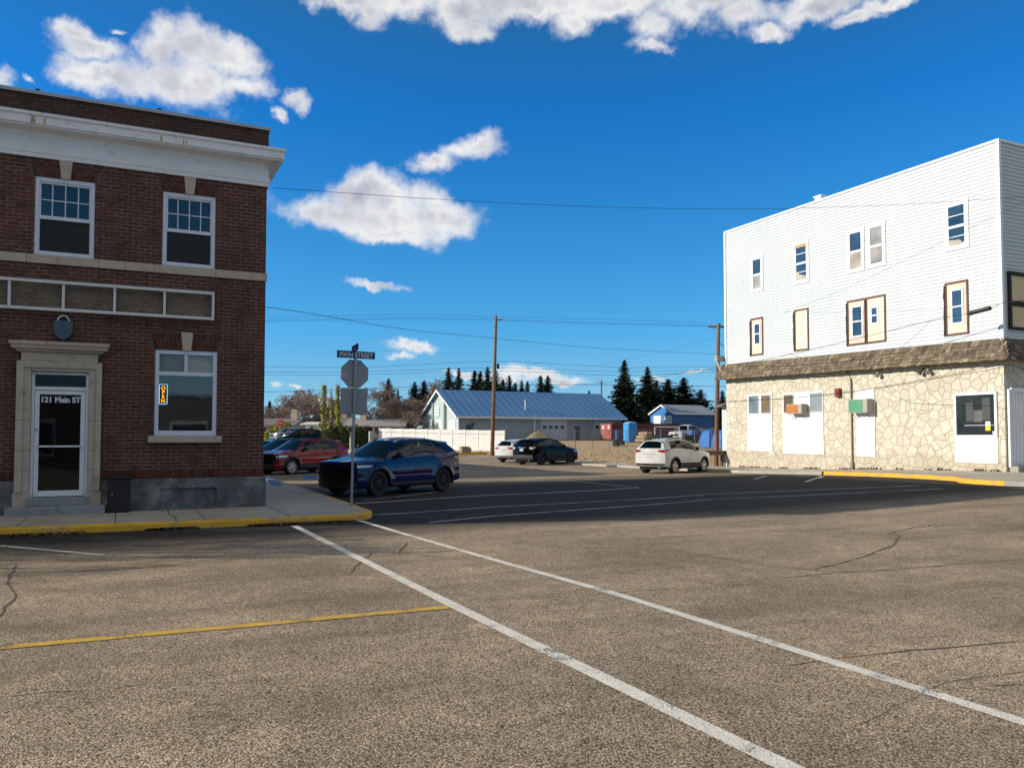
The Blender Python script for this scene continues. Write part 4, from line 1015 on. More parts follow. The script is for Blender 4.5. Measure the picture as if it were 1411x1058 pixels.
def low_window(y0, y1, z0, z1, board, inner=None, boards=None):
    f = hot_frame(y0, y1, z0, z1, 0.075, BROWNT, out=0.05)
    leafp(f, y0 + 0.075, y1 - 0.075, z0 + 0.075, z1 - 0.075, board, 0.02, 'board')
    mb = MB(); n = 9                                   # torn black felt along one jamb
    pts = [(y1 - 0.03, z0), (y1 - 0.03, z1 - 0.1)] + [(y1 + 0.03 + 0.05 * random.random(), z1 - 0.1 - (z1 - 0.1 - z0) * i / n) for i in range(n + 1)]
    mb.extr([(XW - 0.052, a, b) for a, b in pts], (-0.006, 0, 0)); mb.build('torn_felt', BLACKT, f)
    if inner:
        iy0, iy1, iz0, iz1 = inner; s = 0.07; mb = MB()
        xb(mb, iy0, iy0 + s, iz0, iz1, 0.0, 0.05); xb(mb, iy1 - s, iy1, iz0, iz1, 0.0, 0.05); xb(mb, iy0 + s, iy1 - s, iz1 - s, iz1, 0.0, 0.05); xb(mb, iy0 + s, iy1 - s, iz0, iz0 + s, 0.0, 0.05)
        zm = (iz0 + iz1) / 2; xb(mb, iy0 + s, iy1 - s, zm - 0.03, zm + 0.03, 0.0, 0.05); mb.build('inner_frame', TRIMW, f)
        leafp(f, iy0 + s, iy1 - s, iz0 + s, zm - 0.03, HGLASS, 0.03); leafp(f, iy0 + s, iy1 - s, zm + 0.03, iz1 - s, HGLASS, 0.03)
    return f
low_window(32.70, 33.62, 6.05, 8.02, BOARD_P, (32.88, 33.38, 6.6, 7.75))
low_window(29.57, 30.50, 6.0, 8.05, BOARD_Y)
f = low_window(26.18, 27.22, 5.93, 8.0, BOARD_P, (26.33, 26.98, 6.28, 7.72))
f = low_window(25.12, 26.17, 5.93, 8.0, BOARD_Y, (25.5, 25.92, 6.75, 7.55))
f = low_window(21.24, 22.25, 5.82, 7.98, BOARD_P, (21.45, 22.0, 6.25, 7.68))
leafp(f, 21.35, 22.14, 5.93, 6.24, BOARD_Y, 0.022, 'board')
# ground-floor panels with slot windows
def yz(px, py, X=XW): p = on_x(px, py, X); return p.y, p.z
def shop_panel(px0, px1, zt, zb, panes, name='window_panel'):
    ya, yb = yz(px1, 590)[0], yz(px0, 590)[0]
    mb = MB(); xb(mb, ya, yb, zb, zt, 0.0, 0.075); f = mb.build(name, PANELW, hb, bevel=0.006)
    for (a, b, z0, z1, mt) in panes:
        p0, p1 = yz(b, 560)[0], yz(a, 560)[0]; mb = MB(); s = 0.045
        xb(mb, p0, p0 + s, z0, z1, 0.075, 0.10); xb(mb, p1 - s, p1, z0, z1, 0.075, 0.10); xb(mb, p0 + s, p1 - s, z1 - s, z1, 0.075, 0.10); xb(mb, p0 + s, p1 - s, z0, z0 + s, 0.075, 0.10)
        w = mb.build('pane_frame', GREYF, f); mb = MB(); xb(mb, p0 + s, p1 - s, z0 + s, z1 - s, 0.07, 0.082); mb.build('pane', mt, f)
    return f
GREYF = M('grey_window_frame', (0.33, 0.35, 0.36), 0.5, var=0.1)
AMBER = glass_dark('amber_room_glass', (0.16, 0.10, 0.035), 1.5); PALEG = glass_dark('pale_glass', (0.17, 0.21, 0.22), 1.6); PAINTG = M('painted_over_glass', (0.24, 0.30, 0.32), 0.35, var=0.12)
shop_panel(1031.5, 1065.5, 4.0, 1.02, [(1033.5, 1047, 2.98, 3.93, PALEG), (1050.5, 1063.5, 2.98, 3.93, AMBER)])
shop_panel(1080, 1136, 3.95, 0.92, [(1081.5, 1095.5, 2.95, 3.87, AMBER), (1118, 1134.5, 2.95, 3.87, PAINTG)])
shop_panel(1181, 1207, 3.87, 0.86, [])
ya, yb = yz(1376, 590)[0], yz(1317, 590)[0]
mb = MB(); xb(mb, ya, yb, 0.72, 1.72, 0.0, 0.07); pan = mb.build('panel', PANELW, hb, bevel=0.006)
f = hot_frame(ya, yb, 1.723, 3.47, 0.09, TRIMW, 'shop_window', 0.10)
leafp(f, ya + 0.09, yb - 0.09, 1.81, 3.38, SHOPG, 0.034)
INT = M('interior_shelf', (0.10, 0.105, 0.105), 0.7, var=0.3, scale=4); INT2 = M('pale_shelf', (0.4, 0.41, 0.41), 0.6); YEL = M('yellow_notice', (0.75, 0.6, 0.02), 0.6); LGR = M('pale_green_notice', (0.6, 0.75, 0.55), 0.6)
mb = MB(); xb(mb, ya + 0.16, yb - 0.4, 2.18, 2.21, 0.034, 0.037); mb.build('shelf_edge', INT2, f)
for (a, b, c, d, mt) in ((0.62, 0.98, 2.32, 2.78, INT), (0.3, 0.62, 2.4, 3.25, M('dim_blind', (0.055, 0.06, 0.062), 0.7, var=0.5, scale=14)), (1.0, 1.3, 2.35, 3.1, M('dim_blind', (0.12, 0.125, 0.125), 0.7))):
    mb = MB(); xb(mb, ya + a, ya + b, c, d, 0.034, 0.036); mb.build('interior_item', mt, f)
mb = MB(); xb(mb, ya + 0.3, ya + 0.5, 1.98, 2.16, 0.034, 0.039); mb.build('notice', YEL, f)
mb = MB(); xb(mb, ya + 0.3, ya + 0.5, 2.165, 2.34, 0.034, 0.039); mb.build('notice', LGR, f)
mb = MB(); xb(mb, ya + 0.12, ya + 0.22, 1.84, 1.96, 0.034, 0.039); mb.build('notice', M('pale_blue_notice', (0.45, 0.65, 0.8), 0.6), f)
# doorway bay on the main-street face
CORR = M('white_ribbed_metal', (0.80, 0.80, 0.80), 0.45, var=0.06, scale=2)
mb = MB(); x = 30.5; yd2 = HY0 - 0.08
while x < 33.5:
    mb.box(x, x + 0.2, yd2, yd2 + 0.02, 0.66, 3.46); mb.box(x + 0.14, x + 0.19, yd2 - 0.022, yd2 - 0.001, 0.66, 3.46); x += 0.2
cd = mb.build('ribbed_door', CORR, hb)
mb = MB(); mb.box(30.38, 30.5, yd2 - 0.06, yd2 + 0.02, 0.6, 3.55); mb.box(30.5, 33.5, yd2 - 0.08, yd2 + 0.02, 3.46, 3.6); mb.build('door_frame', TRIMW, cd)
mb = MB(); mb.box(30.42, 33.6, HY0 - 0.4, HY0 - 0.03, 0.3, 0.64); mb.build('door_step', CONC, hb, bevel=0.01)
mb = MB(); mb.box(30.72, 32.4, HY0 - 0.06, HY0 - 0.02, 5.9, 8.0); f = mb.build('boarded_window', BOARD_T, hb)
mb = MB()
for (a, b, c, d) in ((30.62, 30.78, 5.85, 8.08), (32.3, 32.45, 5.85, 8.08), (30.78, 32.3, 7.93, 8.08), (30.78, 32.3, 5.85, 5.95), (30.78, 32.3, 6.75, 6.95)): mb.box(a, b, HY0 - 0.09, HY0 - 0.01, c, d)
mb.build('torn_trim', BLACKT, f)
# beam and brace sticking out at the far corner; low annex behind
TIMB = M('weathered_timber', (0.33, 0.31, 0.28), 0.85, var=0.25, scale=6)
mb = MB(); mb.box(29.75, 30.3, HY1 + 0.1, HY1 + 0.35, 5.95, 6.25); br = mb.build('bracket_beam', TIMB, hb); mb = MB(); mb.tube([(29.8, HY1 + 0.2, 5.95), (30.28, HY1 + 0.2, 5.05)], 0.05, 6); mb.build('brace', TRIMW, br)
an = thing('annex_building', 'low white annex with sloping eave tucked behind the stone building', 'building', (32, 38, 0))
mb = MB(); mb.box(30.36, 34, HY1 + 0.06, 36.1, 0.0, 3.5); mb.build('wall', SIDING, an)
mb = MB(); mb.extr([(30.0, HY1 + 0.04, 3.42), (34, HY1 + 0.04, 4.3), (34, HY1 + 0.04, 4.45), (30.0, HY1 + 0.04, 3.52)], (0, 0.6, 0)); mb.build('roof', M('grey_shingle', (0.16, 0.15, 0.145), 0.9, var=0.25, scale=8), an)
dk = thing('loading_deck', 'dark weathered wooden loading deck beside the far end of the stone wall', 'deck', (29.8, 36.6, 0))
DECKM = M('brown_deck_wood', (0.12, 0.085, 0.065), 0.85, var=0.3, scale=4)
mb = MB()
for i in range(12): mb.box(28.9, 30.34, 35.74 + i * 0.2, 35.93 + i * 0.2, 0.96, 1.0)
mb.build('deck_boards', DECKM, dk)
mb = MB(); mb.box(28.95, 30.3, 35.76, 35.84, 0.76, 0.955); mb.build('beam', DECKM, dk)
for x in (29.05, 30.2):
    for y in (35.95, 37.9): m2 = MB(); m2.box(x - 0.06, x + 0.06, y - 0.06, y + 0.06, -0.05, 0.955); m2.build('leg', DECKM, dk)
# air conditioners
def air_con(px0, px1, zt, zb, mface, label, px_mid):
    ya, yb = yz(px1, 565)[0], yz(px0, 565)[0]
    t = thing('air_conditioner', label, 'air conditioner', (XW - 0.3, (ya + yb) / 2, zb), 'window air conditioners')
    mb = MB(); xb(mb, ya, yb, zb, zt, 0.11, 0.5); mb.build('case', M('beige_metal_case', (0.36, 0.34, 0.30), 0.6, var=0.15, scale=6), t, bevel=0.012)
    m2 = MB(); n = 9
    xb(m2, ya + 0.24, yb - 0.02, zb + 0.04, zt - 0.04, 0.502, 0.508)
    for i in range(n): zz = zb + 0.06 + (zt - zb - 0.12) * i / n; xb(m2, ya + 0.26, yb - 0.04, zz, zz + 0.012, 0.508, 0.516)
    m2.build('grille', mface, t)
    for y in (ya + 0.15, yb - 0.15): m3 = MB(); m3.tube([(XW - 0.45, y, zb - 0.01), (XW - 0.09, y, zb - 0.26)], 0.014, 6); m3.build('bracket', BROWNT, t)
air_con(1094, 1115, 3.36, 2.88, M('rusty_orange_grille', (0.50, 0.19, 0.04), 0.75, var=0.4, scale=12, dirt=(0.6, 0.3, 0.08)), 'rusty orange air conditioner sticking out between two slot windows', 0)
air_con(1180, 1206, 3.44, 2.82, M('faded_green_grille', (0.10, 0.30, 0.19), 0.75, var=0.25, scale=8), 'faded green air conditioner sticking out of the narrow white panel', 0)
p = on_x(1155, 541, XW - 0.1)
al = thing('alarm_box', 'small dark red alarm box on the stone wall between the white panels', 'alarm', (XW - 0.1, p.y, p.z - 0.2))
REDM = M('dark_red_paint', (0.22, 0.04, 0.03), 0.6, var=0.25, scale=8)
mb = MB(); mb.box(XW - 0.22, XW - 0.03, p.y - 0.13, p.y + 0.13, p.z - 0.2, p.z + 0.2); mb.build('case', REDM, al, bevel=0.03)
mb = MB(); mb.lathe([(0.0, -0.28), (0.08, -0.27), (0.09, -0.22), (0.09, -0.2)], (XW, p.y, p.z), 'X', 14); mb.build('bell', REDM, al, smooth=True)
PIPE = M('painted_pipe', (0.24, 0.19, 0.13), 0.6, 0.2, 0.2, 6)
p = on_x(1173, 580, XW - 0.1)
pi = thing('conduit_pipe', 'thin brown pipe running down the stone wall to the pavement', 'pipe', (XW - 0.1, p.y, 0.2))
mb = MB(); mb.tube([(XW - 0.09, p.y + 0.25, 4.75), (XW - 0.09, p.y + 0.1, 4.6), (XW - 0.09, p.y, 4.35), (XW - 0.09, p.y, 0.7), (XW - 0.09, p.y - 0.03, 0.15)], 0.035, 8); mb.build('tube', PIPE, pi, smooth=True)
mb = MB(); mb.box(XW - 0.15, XW - 0.03, p.y - 0.07, p.y + 0.07, 0.32, 0.62); mb.build('junction_box', PIPE, pi, bevel=0.01)
FLG = M('grey_floodlight', (0.35, 0.34, 0.32), 0.5, 0.3, 0.15)
def flood(px, py, heads, label):
    p = on_x(px, py, XW - 0.1); t = thing('floodlight', label, 'floodlight', (XW - 0.08, p.y, p.z), 'floodlights under the skirt')
    mb = MB(); mb.lathe([(0.0, -0.07), (0.07, -0.07), (0.08, -0.03)], (XW, p.y, p.z + 0.1), 'X', 14); mb.build('base', FLG, t)
    for k in heads:
        mb = MB(); c = Vector((XW - 0.13, p.y + k * 0.12, p.z)); d = Vector((-0.55, k * 0.35, -0.75)).normalized()
        mb.tube([c - d * 0.02, c + d * 0.05, c + d * 0.14, c + d * 0.26, c + d * 0.265], [0.04, 0.06, 0.08, 0.11, 0.02], 12); mb.build('lamp_head', FLG if k <= 0 else M('dark_lamp', (0.08, 0.06, 0.04), 0.5), t, smooth=True)
flood(1212, 512, (0,), 'single grey floodlight under the skirt above the green air conditioner')
flood(1276, 508, (-1, 1), 'twin floodlight under the skirt left of the shop window')

# ------------------------------------------------------------------ sign post on the corner
GALV = M('galvanised_post', (0.30, 0.31, 0.33), 0.5, 0.5, 0.15, 6)
SIGNB = M('bare_aluminium_sign_back', (0.27, 0.28, 0.31), 0.5, 0.45, 0.12, 3)
BLUES = M('blue_street_sign', (0.012, 0.035, 0.16), 0.45, var=0.12, scale=6); WLET = M('white_sign_lettering', (0.72, 0.74, 0.78), 0.5, var=0.05)
sb = on_g(484, 697, KH); YS_ = sb.y
sp_ = thing('street_sign_post', 'corner post with blue MAIN STREET sign above grey backs of two traffic signs', 'sign', sb)
top = on_y(490.5, 476, YS_)
mb = MB(); mb.tube([sb + Vector((0, 0, -0.1)), sb.lerp(top, 0.5), top + Vector((0, 0, -0.02))], 0.032, 10); mb.build('pole', GALV, sp_, smooth=True)
def axis_at(z): return sb.lerp(top, (z - sb.z) / (top.z - sb.z))
tl = (top - sb).normalized(); tx = Vector((1, 0, 0)); tx = (tx - tl * tx.dot(tl)).normalized()
c = axis_at(3.17); Rr = 0.345
mb = MB(); pts = [c + tx * (Rr * math.cos(R(22.5 + 45 * i))) + tl * (Rr * math.sin(R(22.5 + 45 * i))) for i in range(8)]
mb.extr([p + Vector((0, 0.036, 0)) for p in pts], (0, 0.004, 0)); oc = mb.build('stop_sign', SIGNB, sp_)
mb = MB(); mb.extr([p + Vector((0, 0.0405, 0)) for p in pts], (0, 0.001, 0)); mb.build('red_face', M('red_sign_face', (0.45, 0.01, 0.015), 0.4), oc)
mb = MB(); q = c - tx * 0.24 - tl * 0.03; mb.obox(q + Vector((0, 0.0345, 0)), tx * 0.055, Vector((0, 0.001, 0)), tl * 0.06); st_ = mb.build('sticker', M('white_sticker', (0.5, 0.46, 0.5), 0.6, var=0.1), oc)
mb = MB()
for k in (-0.03, 0.0, 0.03): mb.obox(q + tl * k + Vector((0, 0.0328, 0)), tx * 0.04, Vector((0, 0.0006, 0)), tl * 0.006)
mb.build('sticker_print', M('red_print', (0.3, 0.06, 0.09), 0.6), st_)
c = axis_at(2.53); mb = MB(); mb.obox(c + Vector((0, 0.04, 0)), tx * 0.315, Vector((0, 0.002, 0)), tl * 0.305); mb.build('square_sign', SIGNB, sp_, bevel=0.002)
for z in (3.38, 2.97, 2.72, 2.34):
    mb = MB(); cc_ = axis_at(z); mb.lathe([(0.0, -0.05), (0.012, -0.05), (0.012, -0.03)], cc_, 'Y', 8); mb.build('bolt', GALV, sp_)
c = axis_at(3.60); sx_ = Vector((1, 0, -0.012)).normalized(); sz_ = Vector((0.012, 0, 1))
c = c + Vector((0, -0.042, 0)); mb = MB(); mb.obox(c, sx_ * 0.445, Vector((0, 0.0035, 0)), sz_ * 0.083); ns = mb.build('street_name_sign', BLUES, sp_)
text_mesh('MAIN STREET', 0.152, WLET, 'lettering', ns, c + Vector((-0.39, -0.006, -0.05)), (math.pi / 2, R(0.7), 0), 0.001, 0.80, bold=0.002, spacing=1.08)
c = axis_at(3.76); mb = MB(); mb.obox(c + Vector((-0.02, 0.0, 0)), Vector((0.0035, 0, 0)), Vector((0.03, 0.40, 0)), Vector((0, 0, 0.078))); mb.build('cross_street_sign', BLUES, sp_)
mb = MB(); mb.lathe([(0.036, -0.04), (0.036, 0.04)], axis_at(3.49), 'Z', 10); mb.lathe([(0.036, -0.02), (0.036, 0.02)], axis_at(3.68), 'Z', 10); mb.build('sign_bracket', GALV, sp_)

# ------------------------------------------------------------------ utility poles
def pole_mat():
    m, nt, b = _nodes('pole_wood'); co = coords(nt); mp = N(nt, 'ShaderNodeMapping'); mp.inputs['Scale'].default_value = (14, 14, 0.5); L(nt, co, mp.inputs[0])
    g = noise(nt, mp.outputs[0], 1.5, 8, 0.7); s = N(nt, 'ShaderNodeSeparateXYZ'); L(nt, co, s.inputs[0])
    mr = N(nt, 'ShaderNodeMapRange', i_1=2.0, i_2=8.0); L(nt, s.outputs[2], mr.inputs[0])
    o = mixc(nt, mr.outputs[0], (0.17, 0.082, 0.042), (0.20, 0.155, 0.115))
    o = mixc(nt, 1.0, o, ramp(nt, g, [(0.25, 0.5), (0.75, 1.4)]), 'MULTIPLY'); L(nt, o, b.inputs['Base Color']); b.inputs['Roughness'].default_value = 0.9
    bump(nt, b, g, 0.01); return m
POLEW = pole_mat(); CERAM = M('grey_insulator', (0.3, 0.3, 0.32), 0.3, var=0.1); WIRE = M('wire_rubber', (0.015, 0.015, 0.018), 0.6)
d1 = 66.0; p1b = on_d(678, 627, d1); p1b.z = gz(p1b.x, p1b.y); p1t = on_d(683.5, 436, d1)
u1 = thing('utility_pole', 'tall brown wooden utility pole standing behind the white hatchback', 'utility pole', p1b, 'utility poles')
mb = MB(); mb.tube([p1b - Vector((0, 0, 0.3)), p1b.lerp(p1t, 0.5), p1t], [0.17, 0.145, 0.115], 12); mb.build('shaft', POLEW, u1, smooth=True)
mb = MB(); mb.tube([p1t + Vector((-0.1, 0.1, -0.25)), p1t + Vector((0.3, -0.12, -0.3)), p1t + Vector((0.52, -0.2, -0.15))], 0.05, 6); mb.build('bracket', GALV, u1)
for dv in ((0.52, -0.2, -0.1), (-0.12, 0.1, -0.2), (0.0, 0.0, 0.0)):
    mb = MB(); mb.lathe([(0.02, 0.0), (0.06, 0.05), (0.035, 0.12), (0.06, 0.18), (0.02, 0.26)], p1t + Vector(dv), 'Z', 10); mb.build('insulator', CERAM, u1, smooth=True)
mb = MB(); mb.box(p1t.x + 0.0, p1t.x + 0.2, p1t.y - 0.2, p1t.y - 0.12, p1t.z - 4.25, p1t.z - 3.85); mb.build('cable_bracket', BLACK, u1)
d2 = 52.0; p2b = on_d(986.5, 618, d2); p2b.z = gz(p2b.x, p2b.y); p2t = on_d(990, 446, d2)
u2 = thing('utility_pole', 'wooden utility pole with a crossarm close to the far end of the white building', 'utility pole', p2b, 'utility poles')
mb = MB(); mb.tube([p2b - Vector((0, 0, 0.3)), p2b.lerp(p2t, 0.5), p2t], [0.15, 0.135, 0.11], 12); mb.build('shaft', POLEW, u2, smooth=True)
arm = _rt; ca = p2t + Vector((0, 0, -0.2)); mb = MB(); mb.obox(ca - arm * 0.1, arm * 0.55, _h * 0.05, Vector((0, 0, 0.06))); mb.build('crossarm', POLEW, u2)
for k in (-0.55, -0.25, 0.1, 0.38):
    mb = MB(); mb.lathe([(0.02, 0.0), (0.045, 0.04), (0.03, 0.1), (0.045, 0.14), (0.015, 0.2)], ca + arm * k + Vector((0, 0, 0.06)), 'Z', 10); mb.build('insulator', CERAM, u2, smooth=True)
mb = MB(); mb.tube([p2b.lerp(p2t, 0.10), p2b.lerp(p2t, 0.2)], 0.16, 10, cap=False); mb.build('marker_sleeve', M('faded_orange_sleeve', (0.24, 0.085, 0.055), 0.7, var=0.4, scale=6), u2, smooth=True)
mb = MB(); q = p2t + Vector((0, 0, -1.2)); mb.tube([q, q + arm * 0.35 + Vector((0, 0, -0.25)), q + arm * 0.38 + Vector((0, 0, -1.0))], 0.02, 6); mb.build('drop_lead', WIRE, u2)

# ------------------------------------------------------------------ overhead wires
def wire(pts, r, label, name='overhead_wire', grp='overhead wires', sub=10):
    """smooth curve through the given points"""
    P_ = [Vector(p) for p in pts]; out = []
    for i in range(len(P_) - 1):
        a = P_[max(0, i - 1)]; b = P_[i]; c = P_[i + 1]; d = P_[min(len(P_) - 1, i + 2)]
        for k in range(sub):
            t = k / sub; out.append(0.5 * ((2 * b) + (c - a) * t + (2 * a - 5 * b + 4 * c - d) * t * t + (3 * b - a - 3 * c + d) * t ** 3))
    out.append(P_[-1])
    mb = MB(); mb.tube(out, r * 0.75, 5); o = mb.build(name, WIRE, smooth=True); return tag(o, label, 'wire', grp)
def sag(a, b, s, n=8):
    a, b = Vector(a), Vector(b); return [a.lerp(b, i / n) - Vector((0, 0, 4 * s * (i / n) * (1 - i / n))) for i in range(n + 1)]
def dlist(items): return [on_d(x, y, d) for x, y, d in items]
wire(dlist([(376, 259, 18.9), (560, 272, 20.5), (700, 280, 21.7), (840, 285.5, 23), (980, 288, 24.2), (1100, 287, 25.3), (1260, 281, 26.5), (1411, 271, 27.8), (1560, 260, 29)]), 0.008, 'thin wire running from the white cornice across the open sky to the right')
wire(dlist([(366, 423, 20.5), (440, 434, 25), (560, 454, 31), (680, 466, 38), (830, 480, 45), (986, 488, 51.8)]), 0.012, 'wire dropping from the brick corner past the tall pole to the farther pole')
for i, (yl, yp, ym, yr, lab) in enumerate([(437, 436.5, 441, 446, 'topmost power wire strung over the tall brown pole'), (441, 440, 445.5, 449, 'second power wire just under the topmost one at the tall pole'), (443, 441.5, 447, 450, 'lowest of the three close power wires at the tall pole top')]):
    wire(dlist([(330, yl + 1, 58), (500, yl - 2.5, 61), (600, yp - 3 + i, 63.5), (683 + (i - 1) * 5, yp, d1), (800, ym - 1.5, 62), (900, ym + 1, 57), (975 + i * 9, yr, d2)]), 0.011, lab)
for i, (ya, yb, yc, yd_, ye, lab) in enumerate([(505, 506, 498, 506, 505, 'highest of the low cables strung below half height on the tall pole'), (512.5, 512, 507, 512, 509, 'middle one of the three low cables strung on the tall pole'), (516, 516, 511, 517, 512, 'lowest of the three low cables strung on the tall pole')]):
    wire(dlist([(340, ya, 58), (500, yb, 61), (679 + i, yc, d1), (850, yd_, 60), (988, ye, d2)]), 0.015, lab)
wire(dlist([(340, 541, 90), (480, 536.5, 90), (620, 531.5, 92), (760, 530, 92), (880, 531, 90), (1001, 532.5, 88)]), 0.03, 'dark far cable passing just over the spruce tops behind the hall')
wire(dlist([(780, 530.5, 75), (880, 524, 66), (950, 512, 58), (1000, 505, 46), (1090, 488, 39), (1200, 462, 34.5), (1290, 440, 32), (1334, 432, 31), (1366, 424, 30.2), (1384, 417, 29.6), (1411, 414, 28.8)]), 0.016, 'thick service cable climbing along the white siding to the right corner')
wire(dlist([(808, 507, 72), (900, 487, 60), (985, 465, 50), (1060, 438, 43), (1150, 404, 36), (1240, 362, 31), (1330, 318, 27), (1411, 278, 24.5)]), 0.007, 'thin slanting wire crossing the white siding up to the right')
wire([on_x(1001, 553, XW - 0.12), on_x(1090, 548, XW - 0.1), on_x(1151, 542, XW - 0.1), on_x(1203, 535, XW - 0.1), on_x(1300, 518, XW - 0.12), on_x(1383, 503, XW - 0.12), on_y(1411, 509, HY0 - 0.15)], 0.014, 'brown cable pinned along the stone wall above the panels')
wire([on_x(1215, 536, XW - 0.1), on_x(1240, 549, XW - 0.1), on_x(1268, 556, XW - 0.1), on_x(1376, 559, XW - 0.1)], 0.008, 'loose thin wire drooping on the stone wall left of the shop window')
wire(dlist([(1283, 441, 32.2), (1262, 462, 32.3), (1238, 481, 32.2)]), 0.009, 'short drop wire from the service cable to the shake skirt')
wire(dlist([(1340, 434, 31), (1322, 455, 31), (1304, 474, 30.8)]), 0.006, 'short drop wire beside the brown window under the splice')
wire(dlist([(1088, 486, 38.9), (1100, 492, 38), (1115, 497, 37.3)]), 0.01, 'short loop of cable hanging by the yellow board')
sp2 = dlist([(1333, 432.3, 31.0), (1366, 424.2, 30.15)])
sc_ = thing('cable_splice', 'black cable splice sleeve hanging on the service cable by the right corner', 'cable splice', sp2[0])
mb = MB(); a, b = sp2; mb.tube([a, a.lerp(b, 0.04), a.lerp(b, 0.06), a.lerp(b, 0.95), a.lerp(b, 0.98), b], [0.03, 0.05, 0.085, 0.085, 0.06, 0.03], 10); mb.build('sleeve', BLACK, sc_, smooth=True)
# ------------------------------------------------------------------ cars
TYRE = M('tyre_rubber', (0.018, 0.017, 0.016), 0.85, var=0.35, scale=6)
RIM = M('alloy_rim', (0.42, 0.43, 0.44), 0.35, 0.8, 0.12, 6); RIM_DK = M('black_rim', (0.02, 0.02, 0.021), 0.4, 0.4, 0.3, 6)
CLAD = M('grey_plastic_cladding', (0.028, 0.028, 0.03), 0.7, var=0.25, scale=5)
UNDERB = M('car_underside', (0.006, 0.006, 0.006), 0.9)
CABIN = M('dark_cabin_fabric', (0.018, 0.018, 0.02), 0.85, var=0.3)
GRILLE = M('gloss_black_grille', (0.004, 0.004, 0.0045), 0.3, var=0.3, spec=0.25)
LAMP = M('clear_lamp_glass', (0.55, 0.57, 0.6), 0.12, 0.3, 0.25, 20, coat=1.0); TAIL = M('red_lamp_glass', (0.28, 0.015, 0.018), 0.12, var=0.3, scale=14, coat=1.0); AMB = M('amber_lamp_glass', (0.55, 0.13, 0.04), 0.15, coat=1.0)
PLATE = M('white_plate', (0.34, 0.35, 0.37), 0.5, var=0.1); CHROME = M('chrome_trim', (0.6, 0.6, 0.6), 0.15, 1.0, 0.08)
TINT = glass_see('tinted_car_glass', (0.16, 0.18, 0.19)); CLEARG = glass_see('clear_car_glass', (0.50, 0.58, 0.56)); DKTINT = glass_see('dark_car_glass', (0.05, 0.055, 0.06))

def lerp(a, b, t): return a + (b - a) * t
def pw(xs, ys, x):
    if x <= xs[0]: return ys[0]
    for i in range(len(xs) - 1):
        if x <= xs[i + 1]:
            t = (x - xs[i]) / (xs[i + 1] - xs[i]); return lerp(ys[i], ys[i + 1], t)
    return ys[-1]

